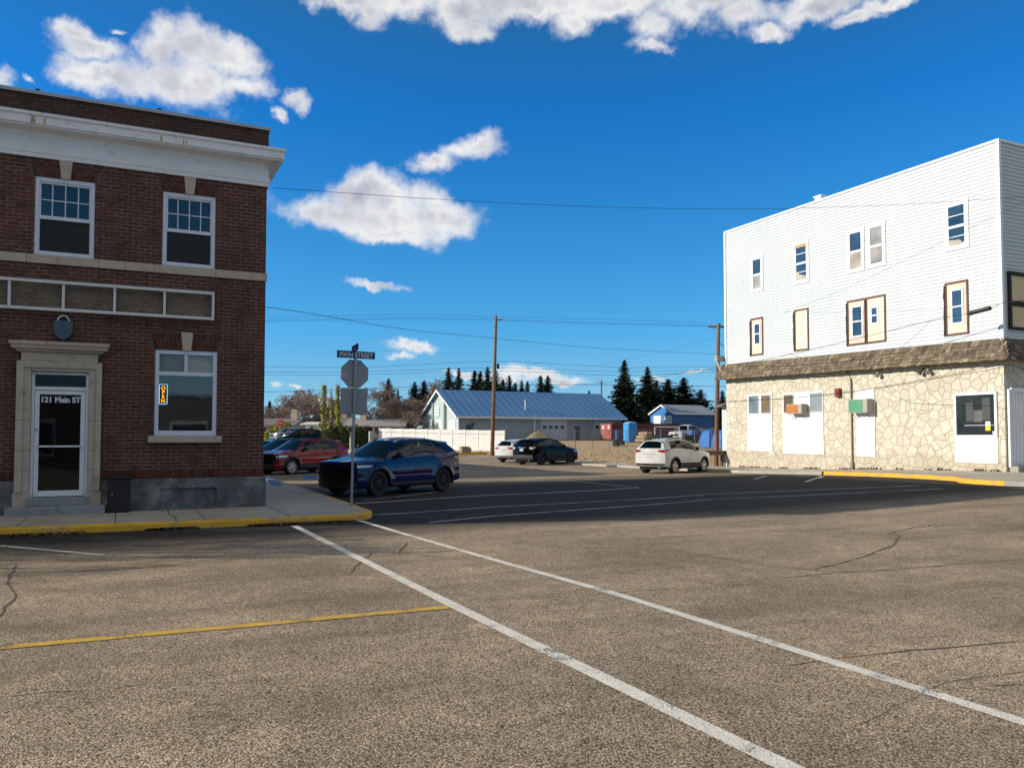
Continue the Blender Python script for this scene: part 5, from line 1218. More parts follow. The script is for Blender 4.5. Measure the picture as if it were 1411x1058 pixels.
def build_car(name, label, S, paint, group='cars parked along the side street'):
    """S: real sizes of the car (m); x forward, y to its left, origin on the ground under its middle"""
    root = thing(name, label, 'car', (0, 0, 0), group)
    Ln, W, H = S['L'], S['W'], S['H']; hl = Ln / 2; rw = S['rw']; Ra = rw + 0.055
    xF = hl - S['fo']; xR = xF - S['wb']; sill = S.get('sill', 0.30)
    xf, xr = hl - 0.22, -hl + 0.13            # where the nose and tail caps start
    zc_, zh, zb0, zb1 = S['cowl_z'], S['hood_z'], S['belt0'], S['belt1']
    B = S['B']; Rr_ = S['R']                  # belt and roof-rail knots (x, z)
    xc = B[0][0]
    def ztop(x):
        if x >= xc: return lerp(B[0][1], zh, ((x - xc) / (xf - xc)) ** 1.5)
        return pw([B[3][0], B[2][0], B[1][0], B[0][0]], [B[3][1], B[2][1], B[1][1], B[0][1]], x)
    def zbot(x):
        z = sill
        if x > xF + Ra: z = lerp(sill - 0.04, 0.26, (x - xF - Ra) / max(0.01, xf - xF - Ra))
        if x < xR - Ra: z = lerp(sill, 0.36, (xR - Ra - x) / max(0.01, xR - Ra - xr))
        for xa in (xF, xR):
            if abs(x - xa) < Ra: z = max(z, rw + math.sqrt(Ra * Ra - (x - xa) ** 2) - 0.01)
        return z
    def plan(x):
        t = max(0.0, (abs(x) - hl * 0.45) / (hl * 0.55)); return 1 - (0.19 if x > 0 else 0.12) * t ** 2.6
    def half(x, z):
        zt = ztop(x); h = (z - 0.25) / (zt - 0.25)
        prof = 0.945 + 0.055 * math.sin(math.pi * min(1, max(0, h * 0.95 + 0.05)) ** 0.8) - 0.012 * math.exp(-((h - 0.42) / 0.10) ** 2)
        if h > 0.80: prof -= 0.30 * (h - 0.80) ** 2 * (2.6 if x > xc else 1.0)
        flare = sum(0.022 * math.exp(-((math.hypot(x - xa, z - rw) - Ra - 0.03) / 0.06) ** 2) for xa in (xF, xR))
        return W / 2 * (prof * plan(x) + flare)
    stations = sorted(set([round(xr + (xf - xr) * i / 46, 4) for i in range(47)] + [round(xa + Ra * math.cos(R(a)), 4) for xa in (xF, xR) for a in range(0, 181, 10)] + [round(xc, 4)]))
    st2 = [stations[0]]
    for x in stations[1:]:
        if x - st2[-1] > 0.012 or abs(x - xc) < 1e-3: st2.append(x)
    st2[-1] = round(xf, 4); stations = st2
    NV = 12; mb = MB(); NS = 12
    for s in (1, -1):
        base = len(mb.v)
        for x in stations:
            a, b = zbot(x), ztop(x)
            for j in range(NV + 1):
                z = lerp(a, b, j / NV); mb.v.append((x, s * half(x, z), z))
        for i in range(len(stations) - 1):
            for j in range(NV):
                q = base + i * (NV + 1) + j; f = (q, q + NV + 1, q + NV + 2, q + 1); mb.f.append(f if s < 0 else f[::-1]); mb.m.append(0); mb.t.append(0.5)
    def bf(v): return S.get('nose', 0.22) * (0.62 + 0.38 * math.sin(math.pi * min(1, v * 0.9 + 0.10))) * (1 - 0.42 * max(0, (v - 0.74) / 0.26) ** 2)
    def br(v): return S.get('tailb', 0.13) * (1.0 - 0.30 * v + 0.12 * math.sin(math.pi * v))
    ex = 2.2
    def nose(u, v):
        s = 2 * u - 1; z = lerp(zbot(xf), ztop(xf), v) + 0.02 * (1 - s * s) * v; return (xf + bf(v) * (1 - abs(s) ** ex), s * half(xf, lerp(zbot(xf), ztop(xf), v)), z)
    def tail(u, v):
        s = 2 * u - 1; zz = lerp(zbot(xr), ztop(xr), v); bump_ = 0.05 * math.exp(-((zz - 0.55) / 0.13) ** 2)
        return (xr - (br(v) + bump_) * (1 - abs(s) ** ex), s * half(xr, zz), zz)
    mb.grid(nose, NS * 2, NV, 0); mb.grid(tail, NS * 2, NV, 0, True)
    BW = 0.13
    def hood(u, v):
        s = 2 * u - 1; x = lerp(xc, xf, v); xb_ = x + (1 - v) * BW * (1 - s * s) + v * v * bf(1.0) * (1 - abs(s) ** ex)
        z = ztop(x) + (0.055 - 0.035 * v) * (1 - abs(s) ** 3.0) + 0.012 * math.exp(-((abs(s) - 0.62) / 0.08) ** 2) * (1 - v)
        return (xb_, s * half(x, ztop(x)), z)
    mb.grid(hood, NS * 2, 10, 0)
    # ---- roof, pillars and glass openings
    yr = S['yr']; crown = S.get('crown', 0.06)
    def bel(k):
        i = min(2, int(k)); t = k - i; x, z = lerp(B[i][0], B[i + 1][0], t), lerp(B[i][1], B[i + 1][1], t); return x, half(x, ztop(x)) , z
    def rail(k):
        i = min(2, int(k)); t = k - i; x = lerp(Rr_[i][0], Rr_[i + 1][0], t)
        p0 = Rr_[max(0, i - 1)]; p1, p2 = Rr_[i], Rr_[i + 1]; p3 = Rr_[min(3, i + 2)]
        z = 0.5 * (2 * p1[1] + (p2[1] - p0[1]) * t + (2 * p0[1] - 5 * p1[1] + 4 * p2[1] - p3[1]) * t * t + (3 * p1[1] - p0[1] - 3 * p2[1] + p3[1]) * t ** 3)
        y = yr * (1 - 0.035 * abs(k - 1.4)); return x, y, z
    def side(k, v, s):
        a, b = bel(k), rail(k); y = lerp(a[1], b[1], v) + 0.028 * math.sin(math.pi * v); return (lerp(a[0], b[0], v), s * y, lerp(a[2], b[2], v))
    gaps = S['glass']                     # (k0, k1) intervals along the knots that are glazed
    ks = sorted(set([0.0, 3.0, 1.0, 2.0] + [g for ab in gaps for g in ab] + [i * 0.25 for i in range(13)]))
    vs_ = [0.0, 0.07, 0.3, 0.6, 0.88, 1.0]
    def inglass(k, v): return any(a < k < b for a, b in gaps) and 0.07 < v < 0.88
    glassparts = []
    for s in (1, -1):
        for ki in range(len(ks) - 1):
            for vi in range(5):
                km, vm = (ks[ki] + ks[ki + 1]) / 2, (vs_[vi] + vs_[vi + 1]) / 2
                if inglass(km, vm): continue
                pil = 1 if (S.get('dark_pillars', True) and 0.07 < vm < 0.9 and 0.1 < km < 2.6) else 0
                q = [side(ks[ki], vs_[vi], s), side(ks[ki + 1], vs_[vi], s), side(ks[ki + 1], vs_[vi + 1], s), side(ks[ki], vs_[vi + 1], s)]
                mb.face(q if s < 0 else q[::-1], pil)
    RB = 0.10
    def roof(u, v):
        s = 2 * u - 1; x, y, z = rail(3 * v); x += (RB * (1 - v) - 0.07 * v) * (1 - s * s); return (x, s * y, z + crown * (1 - abs(s) ** 2.4) * (1 if 0 < v < 1 else 1))
    mb.grid(roof, NS * 2, 18, S.get('roof_mi', 0))
    def wsh(u, v):
        s = 2 * u - 1; a, b = bel(0), rail(0)
        p0 = (a[0] + BW * (1 - s * s), s * a[1], a[2] + 0.055 * (1 - abs(s) ** 3)); p1 = (b[0] + RB * (1 - s * s), s * b[1], b[2] + crown * (1 - abs(s) ** 2.4))
        return tuple(lerp(p0[i], p1[i], v) for i in range(3))
    def rwin(u, v):
        s = 2 * u - 1; a, b = bel(3), rail(3)
        p0 = (xr - br(1.0) * (1 - abs(s) ** ex) if abs(a[0] - xr) < 0.06 else a[0] - 0.1 * (1 - s * s), s * a[1], a[2]); p1 = (b[0] - 0.07 * (1 - s * s), s * b[1], b[2] + crown * (1 - abs(s) ** 2.4))
        d = 0.03 * math.sin(math.pi * v) * (1 - abs(s) ** 4); return (lerp(p0[0], p1[0], v) - d, lerp(p0[1], p1[1], v), lerp(p0[2], p1[2], v))
    rgl = S.get('rear_glass', (0.10, 0.90, 0.10, 0.84))
    def framed(fn, box, nu, nv, mi):
        us = sorted(set([i / nu for i in range(nu + 1)] + [box[0], box[1]])); vs2 = sorted(set([i / nv for i in range(nv + 1)] + [box[2], box[3]]))
        gl = MB()
        for i in range(len(us) - 1):
            for j in range(len(vs2) - 1):
                um, vm = (us[i] + us[i + 1]) / 2, (vs2[j] + vs2[j + 1]) / 2
                q = [fn(us[i], vs2[j]), fn(us[i + 1], vs2[j]), fn(us[i + 1], vs2[j + 1]), fn(us[i], vs2[j + 1])]
                (gl if (box[0] < um < box[1] and box[2] < vm < box[3]) else mb).face(q, mi if not (box[0] < um < box[1] and box[2] < vm < box[3]) else 0)
        return gl
    gw = framed(wsh, (0.045, 0.955, 0.03, 0.96), 16, 6, 0); gr = framed(rwin, rgl, 16, 8, 0)
    body = mb.build('body', [paint, BLACK], root, smooth=True, weld=True, angle=38)
    body.name = 'body'
    gt = S.get('glassmat', TINT)
    gw.build('windshield', S.get('wsmat', CLEARG), root, smooth=True, weld=True); gr.build('rear_window', S.get('rearmat', gt), root, smooth=True, weld=True)
    for s in (1, -1):
        for gi, (a, b) in enumerate(gaps):
            g = MB(); n = 6; g.grid(lambda u, v: side(lerp(a, b, u), lerp(0.07, 0.88, v), s), n, 4); g.build('side_window', (CLEARG if gi == 0 and S.get('front_clear') else gt), root, smooth=True)
    bvh = BVHTree.FromPolygons([v.co.copy() for v in body.data.vertices], [tuple(p.vertices) for p in body.data.polygons])
    def hit(o, d):
        h = bvh.ray_cast(Vector(o), Vector(d))
        if h[0] is None: h = bvh.find_nearest(Vector(o) + Vector(d) * 1.0)
        n = h[1]; n = n if n.dot(Vector(d)) < 0 else -n
        return h[0], n
    def conf(name, pts, nu, nv, mat, parent=None, off=0.004, d=(0, 0, 0), rimmat=None):
        """panel that hugs the body: pts(u, v) gives the ray origin, d the direction"""
        g = MB(); w_ = nu + 1; bot = []
        for j in range(nv + 1):
            for i in range(nu + 1):
                o = pts(i / nu, j / nv); p, n = hit(o, d); g.v.append(tuple(p + n * off)); bot.append(p - n * 0.012)
        for j in range(nv):
            for i in range(nu):
                a = j * w_ + i; g.f.append((a, a + 1, a + w_ + 1, a + w_)); g.m.append(0); g.t.append(0.5)
        bd = [i for i in range(nu)] + [j * w_ + nu for j in range(nv)] + [nv * w_ + i for i in range(nu, 0, -1)] + [j * w_ for j in range(nv, 0, -1)]
        k = len(g.v); g.v += [tuple(bot[i]) for i in bd]; m_ = len(bd)
        for i in range(m_): g.f.append((bd[i], bd[(i + 1) % m_], k + (i + 1) % m_, k + i)); g.m.append(1 if rimmat else 0); g.t.append(0.5)
        return g.build(name, [mat, rimmat] if rimmat else mat, parent or root, smooth=True, angle=50)
    def quad(c): return lambda u, v: [lerp(lerp(c[0][i], c[1][i], u), lerp(c[3][i], c[2][i], u), v) for i in range(3)]
    SEAM = BLACK
    for s in (1, -1):
        D_ = (0, -s, 0); Y = s * 2.0
        # doors: knot k=1 is the pillar between them
        xd0 = B[0][0] - S.get('door_in', 0.42); xd1 = lerp(B[1][0], Rr_[1][0], 0.0) - 0.02; xd2 = xR + Ra + 0.03
        def dcol(xa, xb, tilt0=0, tilt1=0):
            def f(u, v):
                x = lerp(xa, xb, u); zlo = sill + 0.10; zhi = ztop(x) - 0.012; return (x, Y, lerp(zlo, zhi, v))
            return f
        fd = conf('door', dcol(xd0, xd1 + 0.008), 10, 8, paint, off=0.005, d=D_, rimmat=SEAM)
        xe_ = B[2][0] - 0.05
        def dcol2(u, v):
            zlo, x0 = sill + 0.10, xd1 - 0.008; zhi = ztop(x0) - 0.012; z = lerp(zlo, zhi, v); xend = lerp(xd2, max(xe_, xR - 0.1), smooth((z - rw - 0.12) / (Ra + 0.05)))
            x = lerp(x0, xend, u); zz = z if v < 1 else ztop(x) - 0.012; return (x, Y, zz)
        rd = conf('door', dcol2, 10, 8, paint, off=0.005, d=D_, rimmat=SEAM)
        for dd, xh in ((fd, xd1 + 0.14), (rd, max(xd2, xd1 - 0.95) + 0.0)):
            z = ztop(xh) - 0.115; p, n = hit((xh, Y, z), D_); g = MB(); g.tube([p + n * 0.0, p + n * 0.035 + Vector((0.02, 0, 0)), p + n * 0.04 + Vector((0.11, 0, 0.003)), p + n * 0.035 + Vector((0.19, 0, 0.004)), p + Vector((0.21, 0, 0.004))], 0.014, 6); g.build('handle', S.get('handle', paint), dd, smooth=True)
        cm = S.get('clad', CLAD)
        hb_ = S.get('clad_h', 0.13)
        conf('sill_cladding', lambda u, v: (lerp(xR + Ra + 0.02, xF - Ra - 0.02, u), Y, lerp(sill + 0.005, sill + hb_, v)), 12, 2, cm, off=0.012, d=D_)
        if S.get('arch_clad', 0.055):
            aw = S.get('arch_clad', 0.055)
            for xa in (xF, xR):
                def archf(u, v):
                    a = R(lerp(-8, 188, u)); rr = Ra + 0.004 + aw * v; return (min(hl - 0.03, max(-hl + 0.05, xa + rr * math.cos(a))), Y, max(sill, rw + rr * math.sin(a) - 0.01))
                conf('arch_trim', archf, 22, 1, cm, off=0.012, d=D_)
        # mirror
        a = bel(0.0); g = MB(); c = Vector((xc - 0.52, s * (half(xc - 0.5, ztop(xc - 0.5)) + 0.10), ztop(xc - 0.5) + 0.10))
        for q in (1,): g.lathe([(0.02, -0.085), (0.075, -0.07), (0.095, 0.0), (0.085, 0.06), (0.03, 0.085)], c, 'Y', 12)
        g.tube([c - Vector((0, s * 0.06, 0.05)), c - Vector((-0.03, s * 0.17, 0.13))], 0.03, 6); mo = g.build('mirror', S.get('mirror', paint), root, smooth=True)
        mo.scale = (1, 1, 1)
        # lamps
        hl_ = S['headlamp']   # (zlo, zhi, yin, xback)
        conf('headlight', quad([(hl, s * hl_[2], hl_[0] + 0.03), (hl, s * W * 0.40, hl_[0] + 0.01), (hl, s * W * 0.425, hl_[1]), (hl, s * (hl_[2] + 0.02), hl_[1] - 0.03)]), 8, 3, LAMP, off=0.006, d=(-1, 0, 0))
        conf('headlight', quad([(hl_[3] + 0.05, Y, hl_[1] - 0.055), (xf - 0.0, Y, hl_[0] + 0.0), (xf - 0.0, Y, hl_[1] - 0.0), (hl_[3], Y, hl_[1] + 0.005)]), 6, 2, LAMP, off=0.006, d=D_)
        conf('side_marker', quad([(hl_[3] + 0.02, Y, hl_[1] - 0.05), (hl_[3] + 0.10, Y, hl_[1] - 0.06), (hl_[3] + 0.10, Y, hl_[1] - 0.0), (hl_[3] + 0.02, Y, hl_[1] + 0.002)]), 2, 2, AMB, off=0.009, d=D_)
        tl = S['taillamp']    # (zlo, zhi, yin, xfwd)
        conf('tail_light', quad([(-hl - 0.3, s * tl[2], tl[0] + 0.05), (-hl - 0.3, s * W * 0.435, tl[0]), (-hl - 0.3, s * W * 0.42, tl[1]), (-hl - 0.3, s * (tl[2] + 0.04), tl[1] - 0.02)]), 8, 3, S.get('tailmat', TAIL), off=0.008, d=(1, 0, 0))
        conf('tail_light', quad([(xr, Y, tl[0]), (tl[3], Y, (tl[0] + tl[1]) / 2 + 0.03), (tl[3] - 0.02, Y, tl[1] - 0.0), (xr, Y, tl[1])]), 5, 3, S.get('tailmat', TAIL), off=0.008, d=D_)
        # wheels
        for xa in (xF, xR):
            yo = s * (W / 2 - 0.035); tw = 0.235; wc = Vector((xa, yo, rw)); o = s
            g = MB(); g.lathe([(0.05, -0.12 * o), (rw * 0.62, -0.12 * o), (rw * 0.62, -0.05 * o), (0.06, -0.05 * o)], wc, 'Y', 20); wh = g.build('wheel', UNDERB, root)
            g = MB(); pr = [(rw * 0.66, -tw), (rw * 0.9, -tw), (rw * 0.985, -tw + 0.03), (rw, -tw + 0.06), (rw, -0.05), (rw * 0.985, -0.022), (rw * 0.93, 0.0), (rw * 0.80, 0.006), (rw * 0.69, -0.006), (rw * 0.66, -0.02)]
            g.lathe([(r_, h * o) for r_, h in pr], wc, 'Y', 36, cap=False); g.build('tyre', TYRE, wh, smooth=True, angle=30)
            g = MB(); ns = S.get('spokes', 5)
            g.lathe([(rw * 0.66, -0.02 * o), (rw * 0.675, -0.008 * o), (rw * 0.63, -0.012 * o), (rw * 0.61, -0.07 * o)], wc, 'Y', 36, cap=False)
            g.lathe([(0.0, 0.0), (0.055, -0.002 * o), (0.07, -0.02 * o), (0.07, -0.06 * o)], wc, 'Y', 16, cap=False)
            for k in range(ns):
                for dl in ((-0.1, 0.1) if S.get('twin') else (0.0,)):
                    a = 2 * math.pi * k / ns + 0.3; ua = Vector((math.cos(a), 0, math.sin(a))); ub = Vector((-math.sin(a), 0, math.cos(a)))
                    ww0, ww1 = (0.022, 0.02) if S.get('twin') else (0.045, 0.06)
                    p0, p1 = wc + ua * 0.05 + ub * dl * 0.25, wc + ua * rw * 0.64 + ub * dl * 0.75
                    v8 = []
                    for (pp, ww, dep) in ((p0, ww0, -0.012), (p1, ww1, -0.016)):
                        for (a_, b_) in ((-1, 0), (1, 0), (1, -0.05), (-1, -0.05)): v8.append(pp + ub * ww * a_ + Vector((0, (dep + b_) * o, 0)))
                    g.add(v8, [(0, 1, 2, 3), (7, 6, 5, 4), (0, 4, 5, 1), (1, 5, 6, 2), (2, 6, 7, 3), (3, 7, 4, 0)])
            g.build('rim', S.get('rim', RIM), wh, smooth=True, angle=35)
    # grille, lower intake, plates
    gq = S['grille']; conf('grille', lambda u, v: (hl + .3, (2 * u - 1) * gq[2] * (0.86 + 0.14 * math.sin(math.pi * min(1, v * 0.75 + 0.1))), lerp(gq[0] + 0.05 * abs(2 * u - 1) ** 3, gq[1] - 0.07 * abs(2 * u - 1) ** 2.5, v)), 20, 8, GRILLE, off=0.008, d=(-1, 0, 0))
    iq = S['intake']; conf('intake', quad([(hl + .3, -iq[2], iq[0]), (hl + .3, iq[2], iq[0]), (hl + .3, iq[2] * 0.92, iq[1]), (hl + .3, -iq[2] * 0.92, iq[1])]), 14, 4, CLAD, off=0.008, d=(-1, 0, 0))
    rbq = S['rear_bumper']; conf('rear_bumper', quad([(-hl - .4, -W * 0.44, rbq[0]), (-hl - .4, W * 0.44, rbq[0]), (-hl - .4, W * 0.44, rbq[1]), (-hl - .4, -W * 0.44, rbq[1])]), 18, 4, S.get('bumpermat', CLAD), off=0.008, d=(1, 0, 0))
    pz = S['plate_z']; conf('licence_plate', quad([(-hl - .4, -0.155, pz - 0.08), (-hl - .4, 0.155, pz - 0.08), (-hl - .4, 0.155, pz + 0.08), (-hl - .4, -0.155, pz + 0.08)]), 3, 2, PLATE, off=0.014, d=(1, 0, 0))
    gx = S.get('gate', True)
    if gx:
        zt_ = B[3][1] - 0.03; gg = conf('tailgate', quad([(-hl - .4, -W * 0.37, rbq[1] + 0.02), (-hl - .4, W * 0.37, rbq[1] + 0.02), (-hl - .4, W * 0.36, zt_), (-hl - .4, -W * 0.36, zt_)]), 16, 6, paint, off=0.004, d=(1, 0, 0), rimmat=SEAM)
        conf('chrome_strip', quad([(-hl - .4, -0.34, pz + 0.13), (-hl - .4, 0.34, pz + 0.13), (-hl - .4, 0.34, pz + 0.165), (-hl - .4, -0.34, pz + 0.165)]), 8, 1, S.get('stripmat', CHROME), gg, off=0.016, d=(1, 0, 0))
    # floor, dark inner arches, cabin
    g = MB(); g.box(xr + 0.05, xf - 0.05, -W / 2 + 0.29, W / 2 - 0.29, 0.22, 0.60)
    g.box(xF - Ra - 0.0, xF + Ra, -W / 2 + 0.22, W / 2 - 0.22, 0.5, rw + Ra - 0.03); g.box(xR - Ra, xR + Ra, -W / 2 + 0.22, W / 2 - 0.22, 0.5, rw + Ra - 0.03)
    g.box(xR + Ra, xF - Ra, -W / 2 + 0.12, W / 2 - 0.12, 0.24, 0.5); g.build('underbody', UNDERB, root)
    g = MB(); g.box(B[3][0] + 0.12, B[0][0] - 0.02, -W / 2 + 0.16, W / 2 - 0.16, 0.55, min(B[0][1], B[3][1]) - 0.05); cab = g.build('cabin', CABIN, root)
    for (x, ys_) in ((lerp(Rr_[0][0], Rr_[1][0], 0.75), (0.38, -0.38)), (lerp(Rr_[1][0], Rr_[2][0], 0.72), (0.4, -0.4))):
        for y in ys_:
            g = MB(); zz = B[1][1] - 0.06
            g.extr([(x + 0.10, y - 0.23, zz - 0.1), (x + 0.10, y + 0.23, zz - 0.1), (x - 0.02, y + 0.2, zz + 0.2), (x - 0.02, y - 0.2, zz + 0.2)], (-0.11, 0, 0)); g.extr([(x - 0.03, y - 0.12, zz + 0.22), (x - 0.03, y + 0.12, zz + 0.22), (x - 0.06, y + 0.1, zz + 0.38), (x - 0.06, y - 0.1, zz + 0.38)], (-0.09, 0, 0)); g.build('seat', CABIN, cab, bevel=0.02)
    g = MB(); xs_ = lerp(Rr_[0][0], B[0][0], 0.25); g.tube([(xs_ - 0.1 + 0.03 * math.sin(t), 0.38 + 0.18 * math.cos(t), B[0][1] - 0.02 + 0.18 * math.sin(t)) for t in [i * math.pi / 8 for i in range(17)]], 0.014, 6); g.build('steering_wheel', BLACK, cab)
    p = rail(3.0); g = MB(); n = 10
    g.grid(lambda u, v: (p[0] + 0.10 - 0.26 * v - 0.06 * (1 - (2 * u - 1) ** 2), (2 * u - 1) * (p[1] - 0.02), p[2] + crown * (1 - abs(2 * u - 1) ** 2.4) + 0.012 - 0.018 * v), 16, 3)
    g.grid(lambda u, v: (p[0] + 0.10 - 0.26 * v - 0.06 * (1 - (2 * u - 1) ** 2), (2 * u - 1) * (p[1] - 0.02), p[2] + crown * (1 - abs(2 * u - 1) ** 2.4) - 0.02 - 0.018 * v), 16, 3, 0, True)
    g.grid(lambda u, v: (p[0] - 0.16 - 0.06 * (1 - (2 * u - 1) ** 2), (2 * u - 1) * (p[1] - 0.02), p[2] + crown * (1 - abs(2 * u - 1) ** 2.4) - 0.006 - 0.032 * v), 16, 1)
    g.build('spoiler', paint, root, smooth=True)
    g = MB(); x_, y_, z_ = rail(2.5); g.extr([(x_ + 0.1, -0.008, z_ + crown), (x_ - 0.08, -0.008, z_ + crown), (x_ - 0.07, -0.008, z_ + crown + 0.05), (x_ - 0.03, -0.008, z_ + crown + 0.055)], (0, 0.016, 0)); g.build('antenna_fin', paint, root)
    if S.get('rails'):
        for s in (1, -1):
            g = MB(); g.tube([(rail(k)[0], s * (rail(k)[1] - 0.05), rail(k)[2] + (0.045 if 0.45 < k < 2.7 else 0.0)) for k in (0.3, 0.5, 1.0, 1.5, 2.0, 2.5, 2.75)], 0.018, 6); g.build('roof_rail', S.get('railmat', CLAD), root, smooth=True)
    g = MB(); g.tube([(xr - 0.12, -W * 0.30, 0.30), (xr + 0.15, -W * 0.30, 0.32)], 0.035, 8); g.build('exhaust', STEEL, root, smooth=True)
    return root

def place(root, x, y, deg):
    root.location = (x, y, gz(x, y)); root.rotation_euler = (0, 0, R(deg)); ORG[root.name] = Vector((x, y, 0))
def spec(**k):
    d = dict(L=4.7, W=1.88, H=1.70, rw=0.36, fo=0.93, wb=2.75, cowl_z=1.05, hood_z=0.96, belt0=1.06, belt1=1.16, yr=0.60,
             headlamp=(0.76, 0.90, 0.46, 1.62), taillamp=(0.92, 1.12, 0.52, -1.95), grille=(0.58, 0.88, 0.50), intake=(0.26, 0.46, 0.62), rear_bumper=(0.36, 0.66), plate_z=0.86,
             glass=[(0.12, 0.95), (1.05, 1.93), (2.08, 2.55)])
    d.update(k); return d
# 1 blue crossover, nose to the left-hand kerb
BLUEP = car_paint('deep_blue_paint', (0.003, 0.014, 0.085))
blue = build_car('parked_car', 'dark blue SUV with a black nose and black rims parked beside the corner sign post', spec(L=4.80, W=1.93, H=1.72, rw=0.375, fo=0.98, wb=2.85, yr=0.62, hood_z=0.99,
    B=[(1.16, 1.08), (-0.06, 1.12), (-1.12, 1.17), (-2.24, 1.20)], R=[(0.42, 1.56), (-0.20, 1.66), (-1.12, 1.645), (-1.86, 1.555)],
    glass=[(0.10, 0.94), (1.06, 1.95), (2.03, 2.50)], rim=RIM_DK, spokes=5, twin=True, grille=(0.36, 0.925, 0.72), intake=(0.25, 0.38, 0.72), headlamp=(0.83, 0.905, 0.80, 1.66), handle=BLUEP, mirror=BLACK, clad_h=0.10, arch_clad=0.03, front_clear=True,
    glassmat=glass_see('smoke_car_glass', (0.22, 0.25, 0.26)), taillamp=(0.98, 1.12, 0.45, -2.0)), BLUEP)
# 2 red crossover
REDP = car_paint('deep_red_paint', (0.24, 0.006, 0.010))
red = build_car('parked_car', 'dark red SUV with black cladding and bright alloy wheels parked left of the blue SUV', spec(L=4.66, W=1.9, H=1.66, rw=0.37, fo=0.92, wb=2.73, yr=0.63,
    B=[(1.18, 1.08), (0.02, 1.10), (-1.0, 1.13), (-2.16, 1.16)], R=[(0.40, 1.55), (-0.15, 1.62), (-1.1, 1.605), (-1.86, 1.53)],
    glass=[(0.10, 0.94), (1.06, 1.93)], spokes=6, twin=True, clad_h=0.20, arch_clad=0.075, grille=(0.5, 0.93, 0.72), roof_mi=1, glassmat=DKTINT, mirror=BLACK, rails=True), REDP)
# 3, 4 two more beyond the red one
BLKP = car_paint('black_paint', (0.003, 0.003, 0.0035), 0.0, 0.0, 0.0, 0.4)
navy = build_car('parked_car', 'black SUV mostly hidden behind the red SUV, its windshield reflecting the sky', spec(L=4.7, W=1.9, H=1.68, B=[(1.1, 1.07), (0.0, 1.10), (-1.1, 1.14), (-2.18, 1.17)], R=[(0.36, 1.56), (-0.2, 1.63), (-1.12, 1.62), (-1.9, 1.53)], rails=True, glassmat=DKTINT, rim=RIM_DK), BLKP)
SILP = car_paint('silver_paint', (0.30, 0.32, 0.35), 0.5)
sil = build_car('parked_car', 'pale silver car farthest left in the parked row, only its roof and windshield showing', spec(L=4.6, W=1.85, H=1.58, B=[(1.1, 1.03), (0.0, 1.05), (-1.1, 1.09), (-2.12, 1.12)], R=[(0.35, 1.49), (-0.2, 1.55), (-1.12, 1.53), (-1.85, 1.45)], glassmat=DKTINT), SILP)
# 5 white crossover on the right, seen from behind
WHP = car_paint('white_paint', (0.54, 0.545, 0.545), 0.0)
wsuv = build_car('parked_car', 'white SUV with grey lower cladding parked nose-in near the stone wall', spec(L=4.52, W=1.84, H=1.68, rw=0.355, fo=0.90, wb=2.69, yr=0.58, rails=True, railmat=BLACK,
    B=[(1.12, 1.06), (-0.02, 1.11), (-1.10, 1.19), (-2.13, 1.17)], R=[(0.36, 1.55), (-0.2, 1.635), (-1.1, 1.62), (-1.80, 1.53)],
    clad_h=0.22, arch_clad=0.06, spokes=5, twin=False, taillamp=(1.0, 1.15, 0.46, -1.76), rear_bumper=(0.34, 0.50), bumpermat=CLAD, glassmat=glass_see('grey_car_glass', (0.2, 0.22, 0.22)), rearmat=DKTINT, stripmat=M('grey_strip', (0.28, 0.28, 0.28), 0.4), plate_z=0.80, mirror=BLACK), WHP)
# 6 white hatchback by the pole, 7 black crossover
whb = build_car('parked_car', 'white hatchback with red tail lights parked beside the tall brown pole', spec(L=4.45, W=1.82, H=1.58, rw=0.33, fo=0.9, wb=2.68, yr=0.57,
    B=[(1.08, 1.01), (-0.02, 1.05), (-1.05, 1.11), (-2.08, 1.10)], R=[(0.32, 1.47), (-0.2, 1.535), (-1.1, 1.515), (-1.76, 1.43)], clad_h=0.08, arch_clad=0.0, taillamp=(0.88, 1.04, 0.36, -1.72), rear_bumper=(0.30, 0.46), glassmat=TINT, stripmat=M('white_strip', (0.6, 0.59, 0.57), 0.4)), WHP)
CLEARL = M('clear_tail_lamp', (0.55, 0.52, 0.52), 0.15, 0.2, 0.3, 20, coat=1.0)
bsuv = build_car('parked_car', 'black SUV with black rims parked in front of the white hatchback', spec(L=4.72, W=1.95, H=1.70, rw=0.385, fo=0.95, wb=2.82, yr=0.63,
    B=[(1.1, 1.09), (-0.06, 1.13), (-1.1, 1.19), (-2.2, 1.21)], R=[(0.36, 1.56), (-0.2, 1.645), (-1.12, 1.635), (-1.88, 1.555)], rim=RIM_DK, twin=True, glassmat=DKTINT, wsmat=DKTINT, clad_h=0.14, taillamp=(0.98, 1.15, 0.60, -1.98), tailmat=CLEARL, plate_z=0.96, rear_bumper=(0.36, 0.64), arch_clad=0.05, headlamp=(0.8, 0.93, 0.5, 1.6)), BLKP)
place(blue, 7.72, 24.75, 180 + 28)
place(red, 8.1, 40.2, 180 + 30)
place(navy, 8.0, 44.3, 180 + 30)
place(sil, 7.9, 47.8, 180 + 30)
place(wsuv, 24.75, 33.0, 21.5)
place(bsuv, 25.15, 47.1, 20)
place(whb, 25.55, 51.2, 24)
